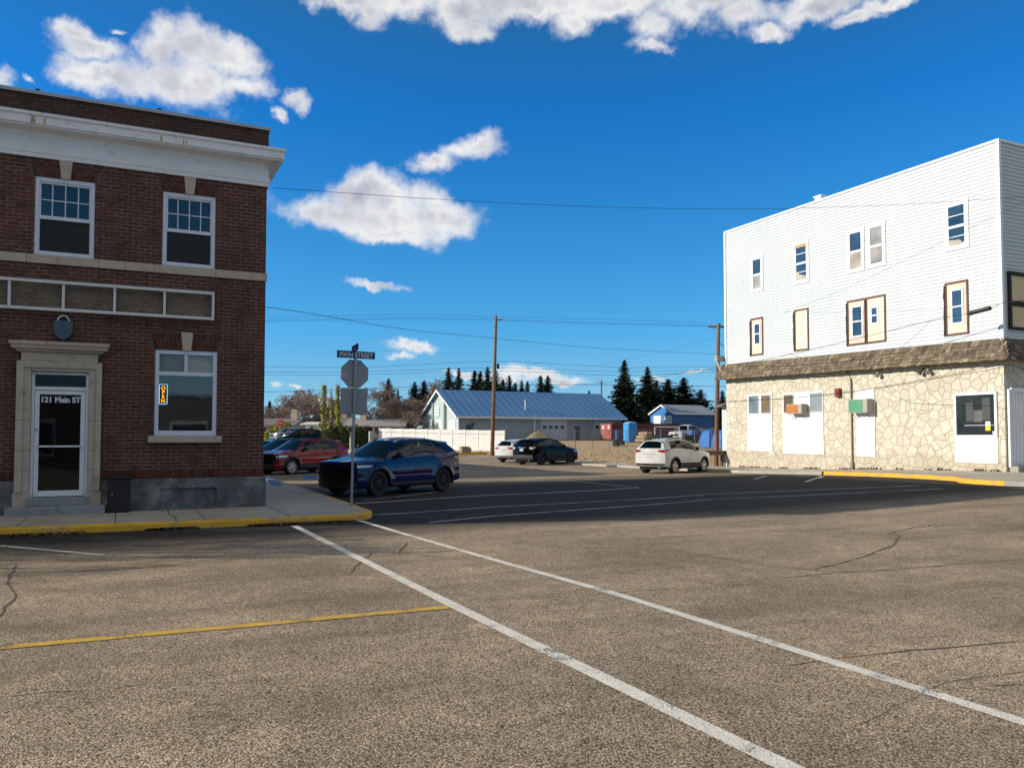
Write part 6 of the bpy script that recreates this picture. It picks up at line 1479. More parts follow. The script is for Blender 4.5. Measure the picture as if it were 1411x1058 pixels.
# ------------------------------------------------------------------ trees
BARK = M('bark', (0.10, 0.075, 0.058), 0.95, var=0.35, scale=5); TWIG = M('brown_twig', (0.24, 0.175, 0.14), 0.95, var=0.3, scale=1.2); PALEB = M('pale_bark', (0.26, 0.22, 0.18), 0.95, var=0.3, scale=4)
NEEDLE = attr_mat('spruce_needles', (0.012, 0.022, 0.012), (0.11, 0.12, 0.06), 0.9, 0.7, (0.038, 0.054, 0.026))
NEEDLE2 = attr_mat('blue_spruce_needles', (0.022, 0.034, 0.024), (0.16, 0.18, 0.12), 0.9, 0.7, (0.06, 0.08, 0.055))
YLEAF = attr_mat('autumn_leaves', (0.10, 0.10, 0.012), (0.42, 0.36, 0.05), 0.85, 1.5, (0.22, 0.21, 0.025))
CEDAR = attr_mat('cedar_leaves', (0.012, 0.018, 0.007), (0.15, 0.14, 0.055), 0.9, 1.0, (0.045, 0.052, 0.02))
def spruce_mesh(h, rad, seed, per=9, lev=0.20, irregular=0.25):
    rnd = random.Random(seed); cr = MB(); tr = MB()
    tr.tube([(0, 0, -0.3), (0, 0, h * 0.5), (0, 0, h * 0.97)], [0.022 * h, 0.014 * h, 0.004 * h], 7)
    z = 0.07 * h; bulges = [rnd.uniform(-1, 1) for _ in range(40)]
    while z < h * 0.985:
        f = z / h; r0 = rad * (1 - f) ** 0.92 * (0.72 + 0.28 * math.sin(min(1, f * 6) * math.pi / 2)) + 0.10
        r0 *= 1 + irregular * bulges[int(f * 39)]
        n = max(4, int(per * (0.5 + 0.7 * (1 - f))))
        a0 = rnd.uniform(0, 6.28)
        for k in range(n):
            if rnd.random() < 0.10: continue
            a = a0 + 6.283 * k / n + rnd.uniform(-0.25, 0.25); r = r0 * rnd.uniform(0.62, 1.12); dr = Vector((math.cos(a), math.sin(a), 0)); sd = Vector((-math.sin(a), math.cos(a), 0))
            droop = rnd.uniform(0.18, 0.42) * r; seg = max(2, int(r / 0.55)); tone0 = rnd.gauss(0.42, 0.2)
            for s in range(seg):
                t0, t1 = s / seg, (s + 1.25) / seg
                def pt(t): return Vector((0, 0, z)) + dr * r * t + Vector((0, 0, -droop * math.sin(t * 1.6) + 0.18 * r * max(0, t - 0.7)))
                w0 = (0.10 + 0.20 * r * (1 - 0.55 * t0) ** 1.2) * rnd.uniform(0.7, 1.25); w1 = w0 * (0.35 if s == seg - 1 else 0.75)
                p0, p1 = pt(t0), pt(min(t1, 1.12)); dz = Vector((0, 0, rnd.uniform(-0.3, 0.05) * w0))
                tn = min(1, max(0, tone0 + rnd.uniform(-0.22, 0.22)))
                cr.face([p0 - sd * w0 * 0.6 + dz, p0 + sd * w0 * 0.6 - dz * 0.3, p1 + sd * w1 * 0.55 - dz * 0.5, p1 + dr * w1 * 0.5, p1 - sd * w1 * 0.55 + dz], 0, tn)
                if rnd.random() < 0.8:   # hanging sprays under the branch
                    q = p0.lerp(p1, rnd.random()); hh = w0 * rnd.uniform(0.5, 1.0)
                    cr.face([q - dr * w0 * 0.4, q + dr * w0 * 0.5, q + dr * w0 * 0.25 - Vector((0, 0, hh)) + sd * rnd.uniform(-0.15, 0.15), q - dr * w0 * 0.25 - Vector((0, 0, hh * 0.8))], 0, min(1, max(0, tn - 0.12)))
        z += lev * (0.55 + 0.9 * (1 - f)) * rnd.uniform(0.8, 1.2) * h / 12
    return tr, cr
def make_spruce(name, label, h, rad, seed, mat, grp, **k):
    tr, cr = spruce_mesh(h, rad, seed, **k); t = thing(name, label, 'tree', (0, 0, 0), grp)
    tr.build('trunk', BARK, t, smooth=True); cr.build('crown', mat, t, tone=True, recalc=False); return t
def bare_mesh(h, seed, spread=0.55, depth=6, r0=0.16, upright=0.35, thin=0.012):
    rnd = random.Random(seed); tr = MB(); tw = MB()
    def grow(p, d, ln, r, lv):
        n = 3; pts = [p]; q = p.copy(); dd = d.copy()
        for i in range(n):
            dd = (dd + Vector((rnd.uniform(-1, 1), rnd.uniform(-1, 1), rnd.uniform(-0.5, 1) * 0.8)) * 0.16).normalized(); q = q + dd * ln / n; pts.append(q.copy())
        tgt = tr if lv < 3 else tw
        tgt.tube(pts, [r * (1 - 0.32 * i / n) for i in range(n + 1)], 6 if lv < 2 else (4 if lv < 4 else 3), cap=False)
        if lv >= depth: return
        kids = rnd.choice((2, 3, 3) if lv else (3, 4, 4))
        for k in range(kids):
            base = pts[rnd.choice((2, 3, 3))] if k else pts[3]
            a = rnd.uniform(0, 6.28); perp = Vector((math.cos(a), math.sin(a), rnd.uniform(-0.3, 0.4)))
            nd = (dd * (1 - spread) + perp * spread * rnd.uniform(0.6, 1.25) + Vector((0, 0, upright * 0.4))).normalized()
            grow(base, nd, ln * rnd.uniform(0.62, 0.86), max(thin, r * 0.62 * rnd.uniform(0.75, 1.0)), lv + 1)
    grow(Vector((0, 0, -0.2)), Vector((0, 0, 1)), h * 0.27, r0, 0); return tr, tw
def make_bare(name, label, grp, twmat=TWIG, bark=BARK, **k):
    tr, tw = bare_mesh(**k); t = thing(name, label, 'tree', (0, 0, 0), grp)
    tr.build('trunk', bark, t, smooth=True, recalc=False); tw.build('crown', twmat, t, recalc=False); return t
def leaf_blob(pts_fn, n, sz, rnd, tonef):
    mb = MB()
    for _ in range(n):
        p, nn = pts_fn(rnd); u = Vector((rnd.uniform(-1, 1), rnd.uniform(-1, 1), rnd.uniform(-1, 1))); u = (u - nn * u.dot(nn) * 0.5).normalized(); v = nn.cross(u).normalized(); s = sz * rnd.uniform(0.5, 1.4)
        mb.face([p - u * s, p + v * s * 0.5, p + u * s, p - v * s * 0.45], 0, min(1, max(0, tonef(p, rnd))))
    return mb
def set_on(t, px, d, scale=1.0, rz=None, zoff=0.0):
    p = on_d(px, 604, d); t.location = (p.x, p.y, gz(p.x, p.y) + zoff); t.scale = (scale,) * 3; t.rotation_euler = (0, 0, random.uniform(0, 6.28) if rz is None else rz)
def tree_h(px, py, d):
    """height of something whose tip shows at (px, py) from distance d"""
    p = on_d(px, py, d); return p.z - gz(p.x, p.y)

# spruces: x, tip y, distance, slimness, kind, label
SP = [(861, 494, 124, 1.0, 0, 'tallest dark spruce to the right of the blue-roofed hall'), (893, 503, 142, 1.08, 0, 'second broad dark spruce just left of the blue shed'),
      (632, 505, 135, 0.8, 1, 'tall slim spruce behind the hall roof, second from the gable'), (618, 504, 132, 0.85, 1, 'tall slim spruce nearest to the hall gable'),
      (654, 509, 128, 0.95, 0, 'dense dark spruce just left of the tall brown pole'), (662, 510, 133, 0.85, 0, 'dark spruce touching the left side of the tall brown pole'), (672, 503, 131, 0.8, 1, 'spruce whose tip rises just left of the brown pole top half'), (683, 508, 127, 0.9, 1, 'spruce directly behind the brown pole'),
      (693, 521, 130, 0.9, 0, 'short spruce right of the brown pole'), (702, 515, 134, 0.85, 1, 'medium spruce second right of the brown pole'), (710, 526, 129, 0.9, 0, 'low spruce third right of the brown pole'), (719, 522, 136, 0.8, 1, 'slim spruce fourth right of the brown pole'), (727, 523, 133, 0.75, 1, 'thin pale spruce near the middle of the hall ridge'),
      (745, 516, 131, 0.95, 0, 'left one of two spruces at the middle of the hall ridge'), (755, 516, 128, 0.95, 0, 'right one of two spruces at the middle of the hall ridge'), (812, 537, 150, 0.8, 0, 'tiny spruce tip showing at the right end of the hall ridge'),
      (535, 520, 122, 1.05, 1, 'large spruce standing between the sign post and the bare trees'), (548, 534, 132, 0.6, 1, 'slim dark spruce right of the large one above the grey bungalow'), (571, 525, 140, 1.1, 0, 'dark spruce behind the bare trees left of the hall'), (584, 523, 137, 1.1, 0, 'dark spruce above the bare trees beside the hall gable'), (598, 528, 150, 0.5, 0, 'thin dead-looking spruce just left of the hall gable'),
      (905, 522, 152, 1.6, 1, 'grey-green conifer partly behind the second broad spruce'), (921, 521, 150, 1.9, 1, 'open grey-green conifer above the left part of the blue shed'), (943, 519, 151, 1.95, 1, 'bushy grey-green conifer above the blue shed roof'), (966, 535, 153, 1.6, 1, 'small grey-green conifer above the right part of the shed roof'), (996, 537, 140, 1.0, 0, 'dark conifer peeking out behind the far pole'),
      (371, 551, 150, 0.9, 0, 'dark spruce right beside the brick building edge'), (383, 560, 165, 1.0, 1, 'lower spruce second from the brick building edge'), (438, 552, 150, 1.0, 1, 'grey-green spruce left of the yellow poplars')]
protos = {}
for i, (px, py, d, slim, kind, lab) in enumerate(SP):
    h = tree_h(px, py, d)
    if i < 2: t = make_spruce('spruce_tree', lab, 16, 5.6, 40 + i, NEEDLE, 'spruce trees', per=16, lev=0.13); sc = h / 16
    else:
        key = (kind, i % 3)
        if key not in protos: protos[key] = make_spruce('spruce_tree', lab, 12, 3.7, 60 + kind * 7 + i % 3, NEEDLE2 if kind else NEEDLE, 'spruce trees', per=13, lev=0.18 if kind else 0.15, irregular=0.3); t = protos[key]
        else: t = copy_tree(protos[key]); t['label'] = lab
        sc = h / 12
    set_on(t, px, d, sc); slim *= 1.3 if i > 1 else 1.05; t.scale = (sc * slim, sc * slim, sc)
# bare deciduous trees
BT = [(402, 543, 110, 'wide bare brown tree above the left bungalow'), (416, 541, 118, 'bare tree with pale upper twigs left of the poplars'), (388, 556, 115, 'low bare reddish tree near the brick building edge'), (428, 548, 108, 'bare tree just left of the white garage'), (425, 533, 140, 'tall thin bare tree standing behind the other bare trees'),
      (516, 524, 100, 'tall bare tree right of the sign post over the dark hedge'), (528, 552, 112, 'low bare tree over the grey bungalow roof'), (560, 548, 104, 'bushy bare tree left of the hall with many twigs'), (578, 541, 106, 'bushy bare tree touching the hall gable'), (548, 560, 101, 'small twiggy bare tree over the bungalow chimney'), (590, 552, 112, 'bare tree behind the hall side wing'), (601, 520, 145, 'thin bare tree rising behind the hall gable'), (568, 565, 98, 'lowest twiggy bare tree at the corner of the white fence'), (455, 556, 120, 'bare tree behind the church-like gable')]
bp = [make_bare('bare_tree', '', 'bare deciduous trees', h=9, seed=5 + i, spread=0.52 + 0.05 * i, depth=7, thin=0.026, r0=0.17, upright=0.2 + 0.2 * (i % 2)) for i in range(3)]
bht = [max(v.co.z for c in t.children for v in c.data.vertices) for t in bp]
for i, (px, py, d, lab) in enumerate(BT):
    t = bp[i] if i < 3 else copy_tree(bp[i % 3]); t['label'] = lab; h = tree_h(px, py, d); sc = h / bht[i % 3]; set_on(t, px, d, sc)
    if h < 6.5: t.scale = (sc * 1.45, sc * 1.45, sc)
# columnar poplars with the last yellow leaves
def poplar(px, py, d, seed, lab, wid, leafy):
    rnd = random.Random(seed); h = tree_h(px, py, d); t = thing('poplar_tree', lab, 'tree', (0, 0, 0), 'columnar poplars'); tr = MB()
    tr.tube([(0, 0, -0.2), (0.03, 0, h * 0.5), (0, 0, h * 0.95)], [0.13, 0.08, 0.015], 6)
    for k in range(46):
        z = h * rnd.uniform(0.06, 0.9); a = rnd.uniform(0, 6.28); r = wid * rnd.uniform(0.5, 1.0) * (1 - 0.5 * z / h); ln = h * rnd.uniform(0.08, 0.16)
        tr.tube([(0, 0, z), (r * 0.6 * math.cos(a), r * 0.6 * math.sin(a), z + ln * 0.4), (r * 0.85 * math.cos(a), r * 0.85 * math.sin(a), z + ln * 1.3)], [0.03, 0.022, 0.012], 3, cap=False)
    tr.build('trunk', PALEB, t, recalc=False)
    def pf(r_):
        f = r_.random() ** 1.25 * leafy; z = h * (0.05 + 0.95 * f); a = r_.uniform(0, 6.28); r = wid * (1.0 - 0.72 * f) * r_.uniform(0.25, 1.05) * (0.75 + 0.3 * math.sin(z * 3 + seed) + 0.5 * mnoise.noise(Vector((z * 1.3, a, seed)))); n = Vector((math.cos(a), math.sin(a), 0.2)).normalized(); return Vector((r * math.cos(a), r * math.sin(a), z)), n
    leaf_blob(pf, 720, 0.14, rnd, lambda p, r_: r_.gauss(0.5, 0.25)).build('crown', YLEAF, t, tone=True, recalc=False); p = on_d(px, 604, d); t.location = (p.x, p.y, gz(p.x, p.y))
poplar(446, 527, 86, 3, 'yellow-leaved columnar poplar left of the sign post', 0.75, 0.95)
poplar(456, 531, 90, 9, 'nearly leafless thin poplar between the two yellow ones', 0.4, 0.75)
poplar(465, 527, 88, 4, 'second yellow-leaved columnar poplar just left of the square sign', 0.62, 0.95)
def bush(name, px, d, w_, h_, dep, seed, lab, n, mat=CEDAR, cat='bush', grp=None, sz=0.13):
    rnd = random.Random(seed); t = thing(name, lab, cat, (0, 0, 0), grp)
    def pf(r_):
        u = r_.uniform(0, 6.28); c = r_.uniform(-0.2, 1); s = math.sqrt(max(0, 1 - c * c)); n_ = Vector((s * math.cos(u), s * math.sin(u), c)); k = (0.80 + 0.2 * r_.random() + 0.16 * mnoise.noise(n_ * 2.3 + Vector((seed, 0, 0))) + 0.1 * mnoise.noise(n_ * 6)); q = Vector((n_.x * w_ / 2 * k, n_.y * dep / 2 * k, max(0.02, n_.z * h_ * 0.85 * k + h_ * 0.15))); return q, n_
    leaf_blob(pf, n, sz, rnd, lambda p, r_: r_.gauss(0.45, 0.25)).build('crown', mat, t, tone=True, recalc=False)
    mb = MB()
    for k in range(5): a = k * 1.3; mb.tube([(0, 0, -0.1), (w_ * 0.2 * math.cos(a), dep * 0.2 * math.sin(a), h_ * 0.6)], [0.05, 0.02], 5)
    mb.build('stem', BARK, t); p = on_d(px, 604, d); t.location = (p.x, p.y, gz(p.x, p.y)); t.rotation_euler = (0, 0, -HD); return t
bush('cedar_bush', 456, 76, 1.9, 2.05, 1.6, 1, 'rounded olive-green cedar bush at the left end of the dark hedge', 2600, sz=0.10, grp='cedar bushes')
bush('cedar_bush', 470, 76.5, 1.9, 2.2, 1.7, 2, 'second rounded cedar bush behind the sign post base', 2600, sz=0.10, grp='cedar bushes')
bush('cedar_bush', 490, 78, 2.3, 2.1, 1.9, 3, 'dark cedar bush right of the sign post', 2800, sz=0.10, grp='cedar bushes')
bush('cedar_bush', 505, 80, 1.6, 2.0, 1.7, 4, 'dark cedar bush at the right end of the hedge by the utility boxes', 2200, sz=0.10, grp='cedar bushes')
bush('low_shrub', 390, 95, 3.4, 2.2, 2, 5, 'yellow-green shrub in front of the left bungalow', 1800, YLEAF, grp='garden shrubs')
bush('low_shrub', 372, 92, 1.6, 1.3, 1.4, 6, 'small yellow shrub beside the brick building edge', 900, YLEAF, grp='garden shrubs')

# ------------------------------------------------------------------ buildings beyond the junction
HALLW = M('grey_green_cladding', (0.40, 0.49, 0.49), 0.7, var=0.07, scale=1.5); HALLB = M('grey_blue_cladding', (0.30, 0.37, 0.43), 0.7, var=0.08, scale=1.2)
def ribbed(name, col, col2, axis, pitch, rough=0.45, metal=0.2):
    m, nt, b = _nodes(name); co = coords(nt); s = N(nt, 'ShaderNodeSeparateXYZ'); L(nt, co, s.inputs[0])
    md = N(nt, 'ShaderNodeMath', operation='PINGPONG'); L(nt, s.outputs['XYZ'.index(axis)], md.inputs[0]); md.inputs[1].default_value = pitch / 2
    k = N(nt, 'ShaderNodeMapRange'); L(nt, md.outputs[0], k.inputs[0]); k.inputs[1].default_value = 0.0; k.inputs[2].default_value = pitch * 0.16
    f = noise(nt, co, 0.3, 5)
    base = ramp(nt, f, [(0.3, [c * 0.9 for c in col]), (0.7, [min(1, c * 1.1) for c in col])])
    L(nt, mixc(nt, k.outputs[0], col2, base), b.inputs['Base Color']); b.inputs['Roughness'].default_value = rough; b.inputs['Metallic'].default_value = metal
    bump(nt, b, k.outputs[0], -0.02); return m
BLUEROOF = ribbed('blue_metal_roof', (0.09, 0.215, 0.43), (0.18, 0.33, 0.55), 'X', 0.9)
WHT = M('white_painted_wood', (0.72, 0.72, 0.71), 0.6, var=0.05)
def gable_house(name, label, cat, px_c, d, eave_py, px_r, px_l, ridge, wallmat, endmat, roofmat, over=0.5, fascia=WHT):
    """axis-aligned house seen on its corner: long side faces the camera street (-Y), gable end faces -X"""
    c = on_d(px_c, eave_py, d); ze = c.z; xr_ = on_y(px_r, eave_py, c.y).x; rd = on_x(ridge[0], ridge[1], c.x); yb = on_x(px_l, eave_py, c.x).y
    z0 = gz(c.x, c.y) - 0.6; t = thing(name, label, cat, (c.x, c.y, z0 + 0.6)); ym = (c.y + yb) / 2; zr = rd.z
    mb = MB(); mb.face([(c.x, c.y, z0), (xr_, c.y, z0), (xr_, c.y, ze), (c.x, c.y, ze)], 0); mb.face([(c.x, yb, z0), (c.x, yb, ze), (xr_, yb, ze), (xr_, yb, z0)], 0)
    for x in (c.x, xr_): mb.face([(x, c.y, z0), (x, c.y, ze), (x, ym, zr), (x, yb, ze), (x, yb, z0)], 1)
    w_ = mb.build('wall', [wallmat, endmat], t, recalc=False)
    sl = (zr - ze) / (ym - c.y); o = over; mb = MB()
    for (ya, sgn) in ((c.y - o, 1), (yb + o, -1)):
        za = ze - sl * o; A = (c.x - o, ya, za); B_ = (xr_ + o, ya, za); C_ = (xr_ + o, ym, zr); D_ = (c.x - o, ym, zr)
        n_ = Vector((0, 0, 0.12)); mb.add([A, B_, C_, D_] + [tuple(Vector(q) + n_) for q in (A, B_, C_, D_)], [(0, 1, 2, 3), (4, 7, 6, 5), (0, 4, 5, 1), (1, 5, 6, 2), (2, 6, 7, 3), (3, 7, 4, 0)])
    rf = mb.build('roof', roofmat, t)
    mb = MB(); za = ze - sl * o
    for (ya, yb_) in ((c.y - o, ym), (yb + o, ym)):
        a = Vector((c.x - o - 0.02, ya, za)); b_ = Vector((c.x - o - 0.02, yb_, zr)); mb.extr([a + Vector((0, 0, -0.14)), b_ + Vector((0, 0, -0.14)), b_ + Vector((0, 0, 0.13)), a + Vector((0, 0, 0.13))], (0.06, 0, 0))
    mb.box(c.x - o, xr_ + o, c.y - o - 0.05, c.y - o - 0.005, za - 0.08, za + 0.13); mb.build('fascia', fascia, rf)
    return t, c, xr_, yb, ym, ze, zr, w_
hall, hc, hxr, hyb, hym, hze, hzr, hw = gable_house('community_hall', 'long grey hall with a bright blue metal roof and white-edged gable', 'building', 632, 92, 572, 857, 583, (604, 538.5), ribbed('hall_cladding', (0.27, 0.33, 0.39), (0.20, 0.25, 0.30), 'X', 0.3, 0.7, 0.0), HALLW, BLUEROOF, 0.5)
GD = M('pale_garage_door', (0.42, 0.47, 0.55), 0.6, var=0.05); DKW = glass_dark('dark_far_glass', (0.015, 0.018, 0.022), 1.5)
def on_hall(px0, py0, px1, py1, name, mat, out=0.05, par=hall):
    a, b = on_y(px0, py0, hc.y), on_y(px1, py1, hc.y); mb = MB(); mb.box(a.x, b.x, hc.y - out, hc.y + 0.1, b.z, a.z); return mb.build(name, mat, par)
for (a, b) in ((745, 781), (818, 848)):
    d = on_hall(a, 577, b, 606, 'garage_door', GD)
    for k in range(4):
        x0 = a + (b - a) * (0.08 + 0.225 * k); on_hall(x0, 586.5, x0 + (b - a) * 0.14, 590.5, 'door_window', DKW, 0.07, d)
on_hall(791, 587, 799, 606, 'door', M('dark_grey_door', (0.07, 0.075, 0.085), 0.6)); on_hall(642, 585.5, 651, 594, 'window', DKW, 0.07)
on_hall(735.5, 572, 737, 606, 'downpipe', WHT, 0.1); on_hall(650, 583, 653, 585.5, 'wall_lamp', BLACK, 0.25)
a = on_y(724, 560, (hc.y + hym) / 2 - 1.5); mb = MB(); zz = hze + (hzr - hze) * ((a.y - hc.y) / (hym - hc.y)); mb.tube([(a.x, a.y, zz), (a.x, a.y, zz + 1.2)], 0.09, 8); mb.lathe([(0.16, 0), (0.18, 0.08), (0.02, 0.15)], (a.x, a.y, zz + 1.2), 'Z', 10); mb.build('roof_vent', TIN, hall)
def on_gable(px0, py0, px1, py1, name, mat, out=0.05, par=hall):
    a, b = on_x(px0, py0, hc.x), on_x(px1, py1, hc.x); mb = MB(); mb.box(hc.x - out, hc.x + 0.1, b.y, a.y, b.z, a.z); return mb.build(name, mat, par)
on_gable(591.5, 579, 597.5, 592, 'window_shutter', WHT); on_gable(599, 579, 609, 592, 'window_shutter', WHT); on_gable(619, 579, 627.5, 592, 'window_shutter', WHT)
sgn = on_gable(600, 561, 606, 573, 'gable_sign', WHT, 0.1); on_gable(601, 563.5, 605, 565.5, 'sign_print', M('grey_print', (0.4, 0.42, 0.42), 0.7), 0.12, sgn); on_gable(601, 568, 605, 570, 'sign_print', M('grey_print', (0.4, 0.42, 0.42), 0.7), 0.12, sgn)
a, b = on_x(609.5, 553, hc.x), on_x(615, 600, hc.x); mb = MB(); mb.box(hc.x - 0.35, hc.x - 0.02, b.y, b.y + 0.3, 1.0, a.z); mb.build('porch_post', HALLW, hall)
a = on_x(597.5, 555, hc.x); mb = MB(); mb.box(hc.x - 0.2, hc.x - 0.02, a.y - 0.1, a.y + 0.1, 1.0, a.z); mb.build('porch_post', HALLW, hall)
mb = MB(); wy0, wy1 = hyb - 0.5, hyb + 3.0; mb.box(hc.x + 0.3, hc.x + 12, wy0, wy1, 0.8, 3.3); wg = mb.build('side_wing', HALLW, hall); mb = MB(); mb.extr([(hc.x, hyb - 0.4, 4.55), (hc.x, hyb + 3.4, 3.25), (hc.x, hyb + 3.4, 3.4), (hc.x, hyb - 0.4, 4.7)], (12, 0, 0)); mb.build('wing_roof', BLUEROOF, wg)
# blue shed
SHB = ribbed('sunlit_blue_boards', (0.03, 0.20, 0.50), (0.015, 0.09, 0.25), 'Y', 0.35, 0.6, 0.0); SHD = ribbed('shaded_blue_boards', (0.022, 0.10, 0.26), (0.012, 0.06, 0.17), 'X', 0.35, 0.6, 0.0)  # sunlit gable and shaded long side painted in as two blues
shed, sc2, sxr, syb, sym, sze, szr, sw = gable_house('blue_shed', 'bright blue shed with grey metal roof and white gable doors behind the red container', 'shed', 929.5, 125, 569, 983, 896, (911, 558.5), SHD, SHB, ribbed('grey_metal_roof', (0.33, 0.345, 0.36), (0.4, 0.41, 0.42), 'X', 0.6), 0.3)
for (p0, p1) in ((901, 911), (915, 926)):
    a, b = on_x(p0, 573, sc2.x), on_x(p1, 582, sc2.x); mb = MB(); mb.box(sc2.x - 0.06, sc2.x + 0.05, b.y, a.y, b.z - 1.0, a.z); mb.build('door', WHT, shed)
# shipping container
CONT = ribbed('shaded_red_container', (0.10, 0.018, 0.022), (0.06, 0.012, 0.016), 'X', 0.28, 0.6, 0.1); CONTE = M('sunlit_red_container', (0.33, 0.085, 0.07), 0.75, var=0.3, scale=1.5, dirt=(0.5, 0.3, 0.26))  # shade on the long side and sun on the doors put into the red
c = on_d(843, 583, 96); cx1 = on_y(949, 583, c.y).x; cz0 = gz(c.x, c.y)
ct = thing('shipping_container', 'long dark red shipping container with a sunlit end lying beside the blue shed', 'container', (c.x, c.y, cz0))
mb = MB(); mb.box(c.x, cx1, c.y, c.y + 2.44, cz0 + 0.1, c.z); mb.build('body', CONT, ct)
for y0 in (c.y + 0.05, c.y + 1.24):
    mb = MB(); mb.box(c.x - 0.06, c.x - 0.005, y0, y0 + 1.15, cz0 + 0.15, c.z - 0.06); d = mb.build('door', CONTE, ct)
    for k in (0.3, 0.85): m2 = MB(); m2.tube([(c.x - 0.09, y0 + k, cz0 + 0.2), (c.x - 0.09, y0 + k, c.z - 0.1)], 0.025, 6); m2.build('lock_rod', STEEL, d)
    m2 = MB(); m2.box(c.x - 0.07, c.x - 0.062, y0 + 0.38, y0 + 0.75, cz0 + 1.3, cz0 + 1.75); m2.build('marking_panel', M('pale_marking', (0.62, 0.5, 0.46), 0.7, var=0.3, scale=8), d)
m2 = MB(); m2.box(cx1 - 1.3, cx1 - 0.4, c.y - 0.015, c.y - 0.004, c.z - 0.75, c.z - 0.45); m2.build('marking_panel', M('dim_marking', (0.22, 0.1, 0.1), 0.7, var=0.5, scale=9), ct)
# portable toilet
PT = M('sky_blue_plastic', (0.02, 0.22, 0.60), 0.5, var=0.1, scale=2); p = on_d(868.5, 610, 89); z0 = gz(p.x, p.y); wdt = 1.1
pt = thing('portable_toilet', 'bright blue portable toilet standing in front of the red container', 'toilet', (p.x, p.y, z0))
mb = MB(); mb.box(p.x - wdt / 2, p.x + wdt / 2, p.y - wdt / 2, p.y + wdt / 2, z0, z0 + 1.98); mb.build('body', PT, pt, bevel=0.04)
mb = MB(); mb.extr([(p.x - wdt / 2 - 0.04 + (wdt + 0.08) * i / 8, p.y - wdt / 2 - 0.04, z0 + 1.98 + 0.22 * math.sin(math.pi * i / 8)) for i in range(9)], (0, wdt + 0.08, 0)); mb.build('roof', M('pale_blue_roof', (0.22, 0.40, 0.62), 0.5), pt)
mb = MB(); mb.box(p.x - wdt / 2 - 0.04, p.x - wdt / 2 - 0.005, p.y - 0.4, p.y + 0.4, z0 + 0.12, z0 + 1.85); mb.build('door', M('bright_blue_door', (0.03, 0.30, 0.72), 0.5, var=0.08), pt)
# white fence, chain-link fence
FEN = M('white_board_fence', (0.88, 0.88, 0.86), 0.65, var=0.06, scale=1.2, dirt=(0.62, 0.6, 0.56))
A, B_ = on_d(522, 604, 77), on_d(695, 604, 72.5); fdir = Vector((B_.x - A.x, B_.y - A.y, 0)); fl = fdir.length; fdir.normalize(); fn = Vector((-fdir.y, fdir.x, 0))
wf = thing('white_fence', 'long solid white panel fence in front of the blue-roofed hall', 'fence', (A.x, A.y, gz(A.x, A.y)))
npan = 10
def ftop(s):
    return on_d(522 + (695 - 522) * s, lerp(590, 593.3, s), lerp(77, 72.5, s)).z
for k in range(npan):
    s0, s1 = k / npan, (k + 1) / npan; a = A + fdir * fl * s0; b = A + fdir * fl * s1; z0, z1 = gz(a.x, a.y) - 0.15, (ftop(s0) + ftop(s1)) / 2
    mb = MB(); nb = 12
    for j in range(nb):
        t0, t1 = (j + 0.03) / nb, (j + 0.97) / nb; p0, p1 = a.lerp(b, t0), a.lerp(b, t1); hh = z1 + random.uniform(-0.012, 0.012)
        mb.extr([(p0.x, p0.y, z0), (p1.x, p1.y, z0), (p1.x, p1.y, hh), (p0.x, p0.y, hh)], fn * 0.02)
    mb.extr([(a.x, a.y, z1 - 0.4), (b.x, b.y, z1 - 0.4), (b.x, b.y, z1 - 0.3), (a.x, a.y, z1 - 0.3)], fn * 0.06)
    mb.build('panel', FEN, wf)
for k in range(npan + 1):
    a = A + fdir * fl * k / npan + fn * 0.04; mb = MB(); mb.box(a.x - 0.05, a.x + 0.05, a.y - 0.05, a.y + 0.05, gz(a.x, a.y) - 0.3, ftop(k / npan) + 0.02); mb.build('post', FEN, wf)
def link_mat():
    m, nt, b = _nodes('chain_link_wire'); out = nt.nodes['Material Output']; tr = N(nt, 'ShaderNodeBsdfTransparent'); s = N(nt, 'ShaderNodeSeparateXYZ'); L(nt, coords(nt), s.inputs[0])
    v = N(nt, 'ShaderNodeMath', operation='ADD'); L(nt, s.outputs[0], v.inputs[0]); L(nt, s.outputs[1], v.inputs[1])
    fs = []
    for sg_ in (1, -1):
        a = N(nt, 'ShaderNodeMath', operation='MULTIPLY_ADD'); L(nt, s.outputs[2], a.inputs[0]); a.inputs[1].default_value = sg_; L(nt, v.outputs[0], a.inputs[2])
        pp = N(nt, 'ShaderNodeMath', operation='PINGPONG'); L(nt, a.outputs[0], pp.inputs[0]); pp.inputs[1].default_value = 0.04
        lt = N(nt, 'ShaderNodeMath', operation='LESS_THAN'); L(nt, pp.outputs[0], lt.inputs[0]); lt.inputs[1].default_value = 0.0035; fs.append(lt.outputs[0])
    mx = N(nt, 'ShaderNodeMath', operation='MAXIMUM'); L(nt, fs[0], mx.inputs[0]); L(nt, fs[1], mx.inputs[1])
    b.inputs['Base Color'].default_value = (0.25, 0.25, 0.25, 1); b.inputs['Metallic'].default_value = 0.5; b.inputs['Roughness'].default_value = 0.5
    ms = N(nt, 'ShaderNodeMixShader'); L(nt, mx.outputs[0], ms.inputs[0]); L(nt, tr.outputs[0], ms.inputs[1]); L(nt, b.outputs[0], ms.inputs[2]); L(nt, ms.outputs[0], out.inputs[0]); return m
LINK = link_mat(); FPOST = M('dull_fence_post', (0.16, 0.155, 0.15), 0.7, 0.2, 0.2)
A, B_ = on_d(697, 604, 73), on_d(1004, 604, 74); n = 13
cf = thing('chain_link_fence', 'grey chain-link fence along the dry vacant lot behind the parked cars', 'fence', (A.x, A.y, gz(A.x, A.y)))
pts = [A.lerp(B_, i / n) for i in range(n + 1)]; FH = 1.8
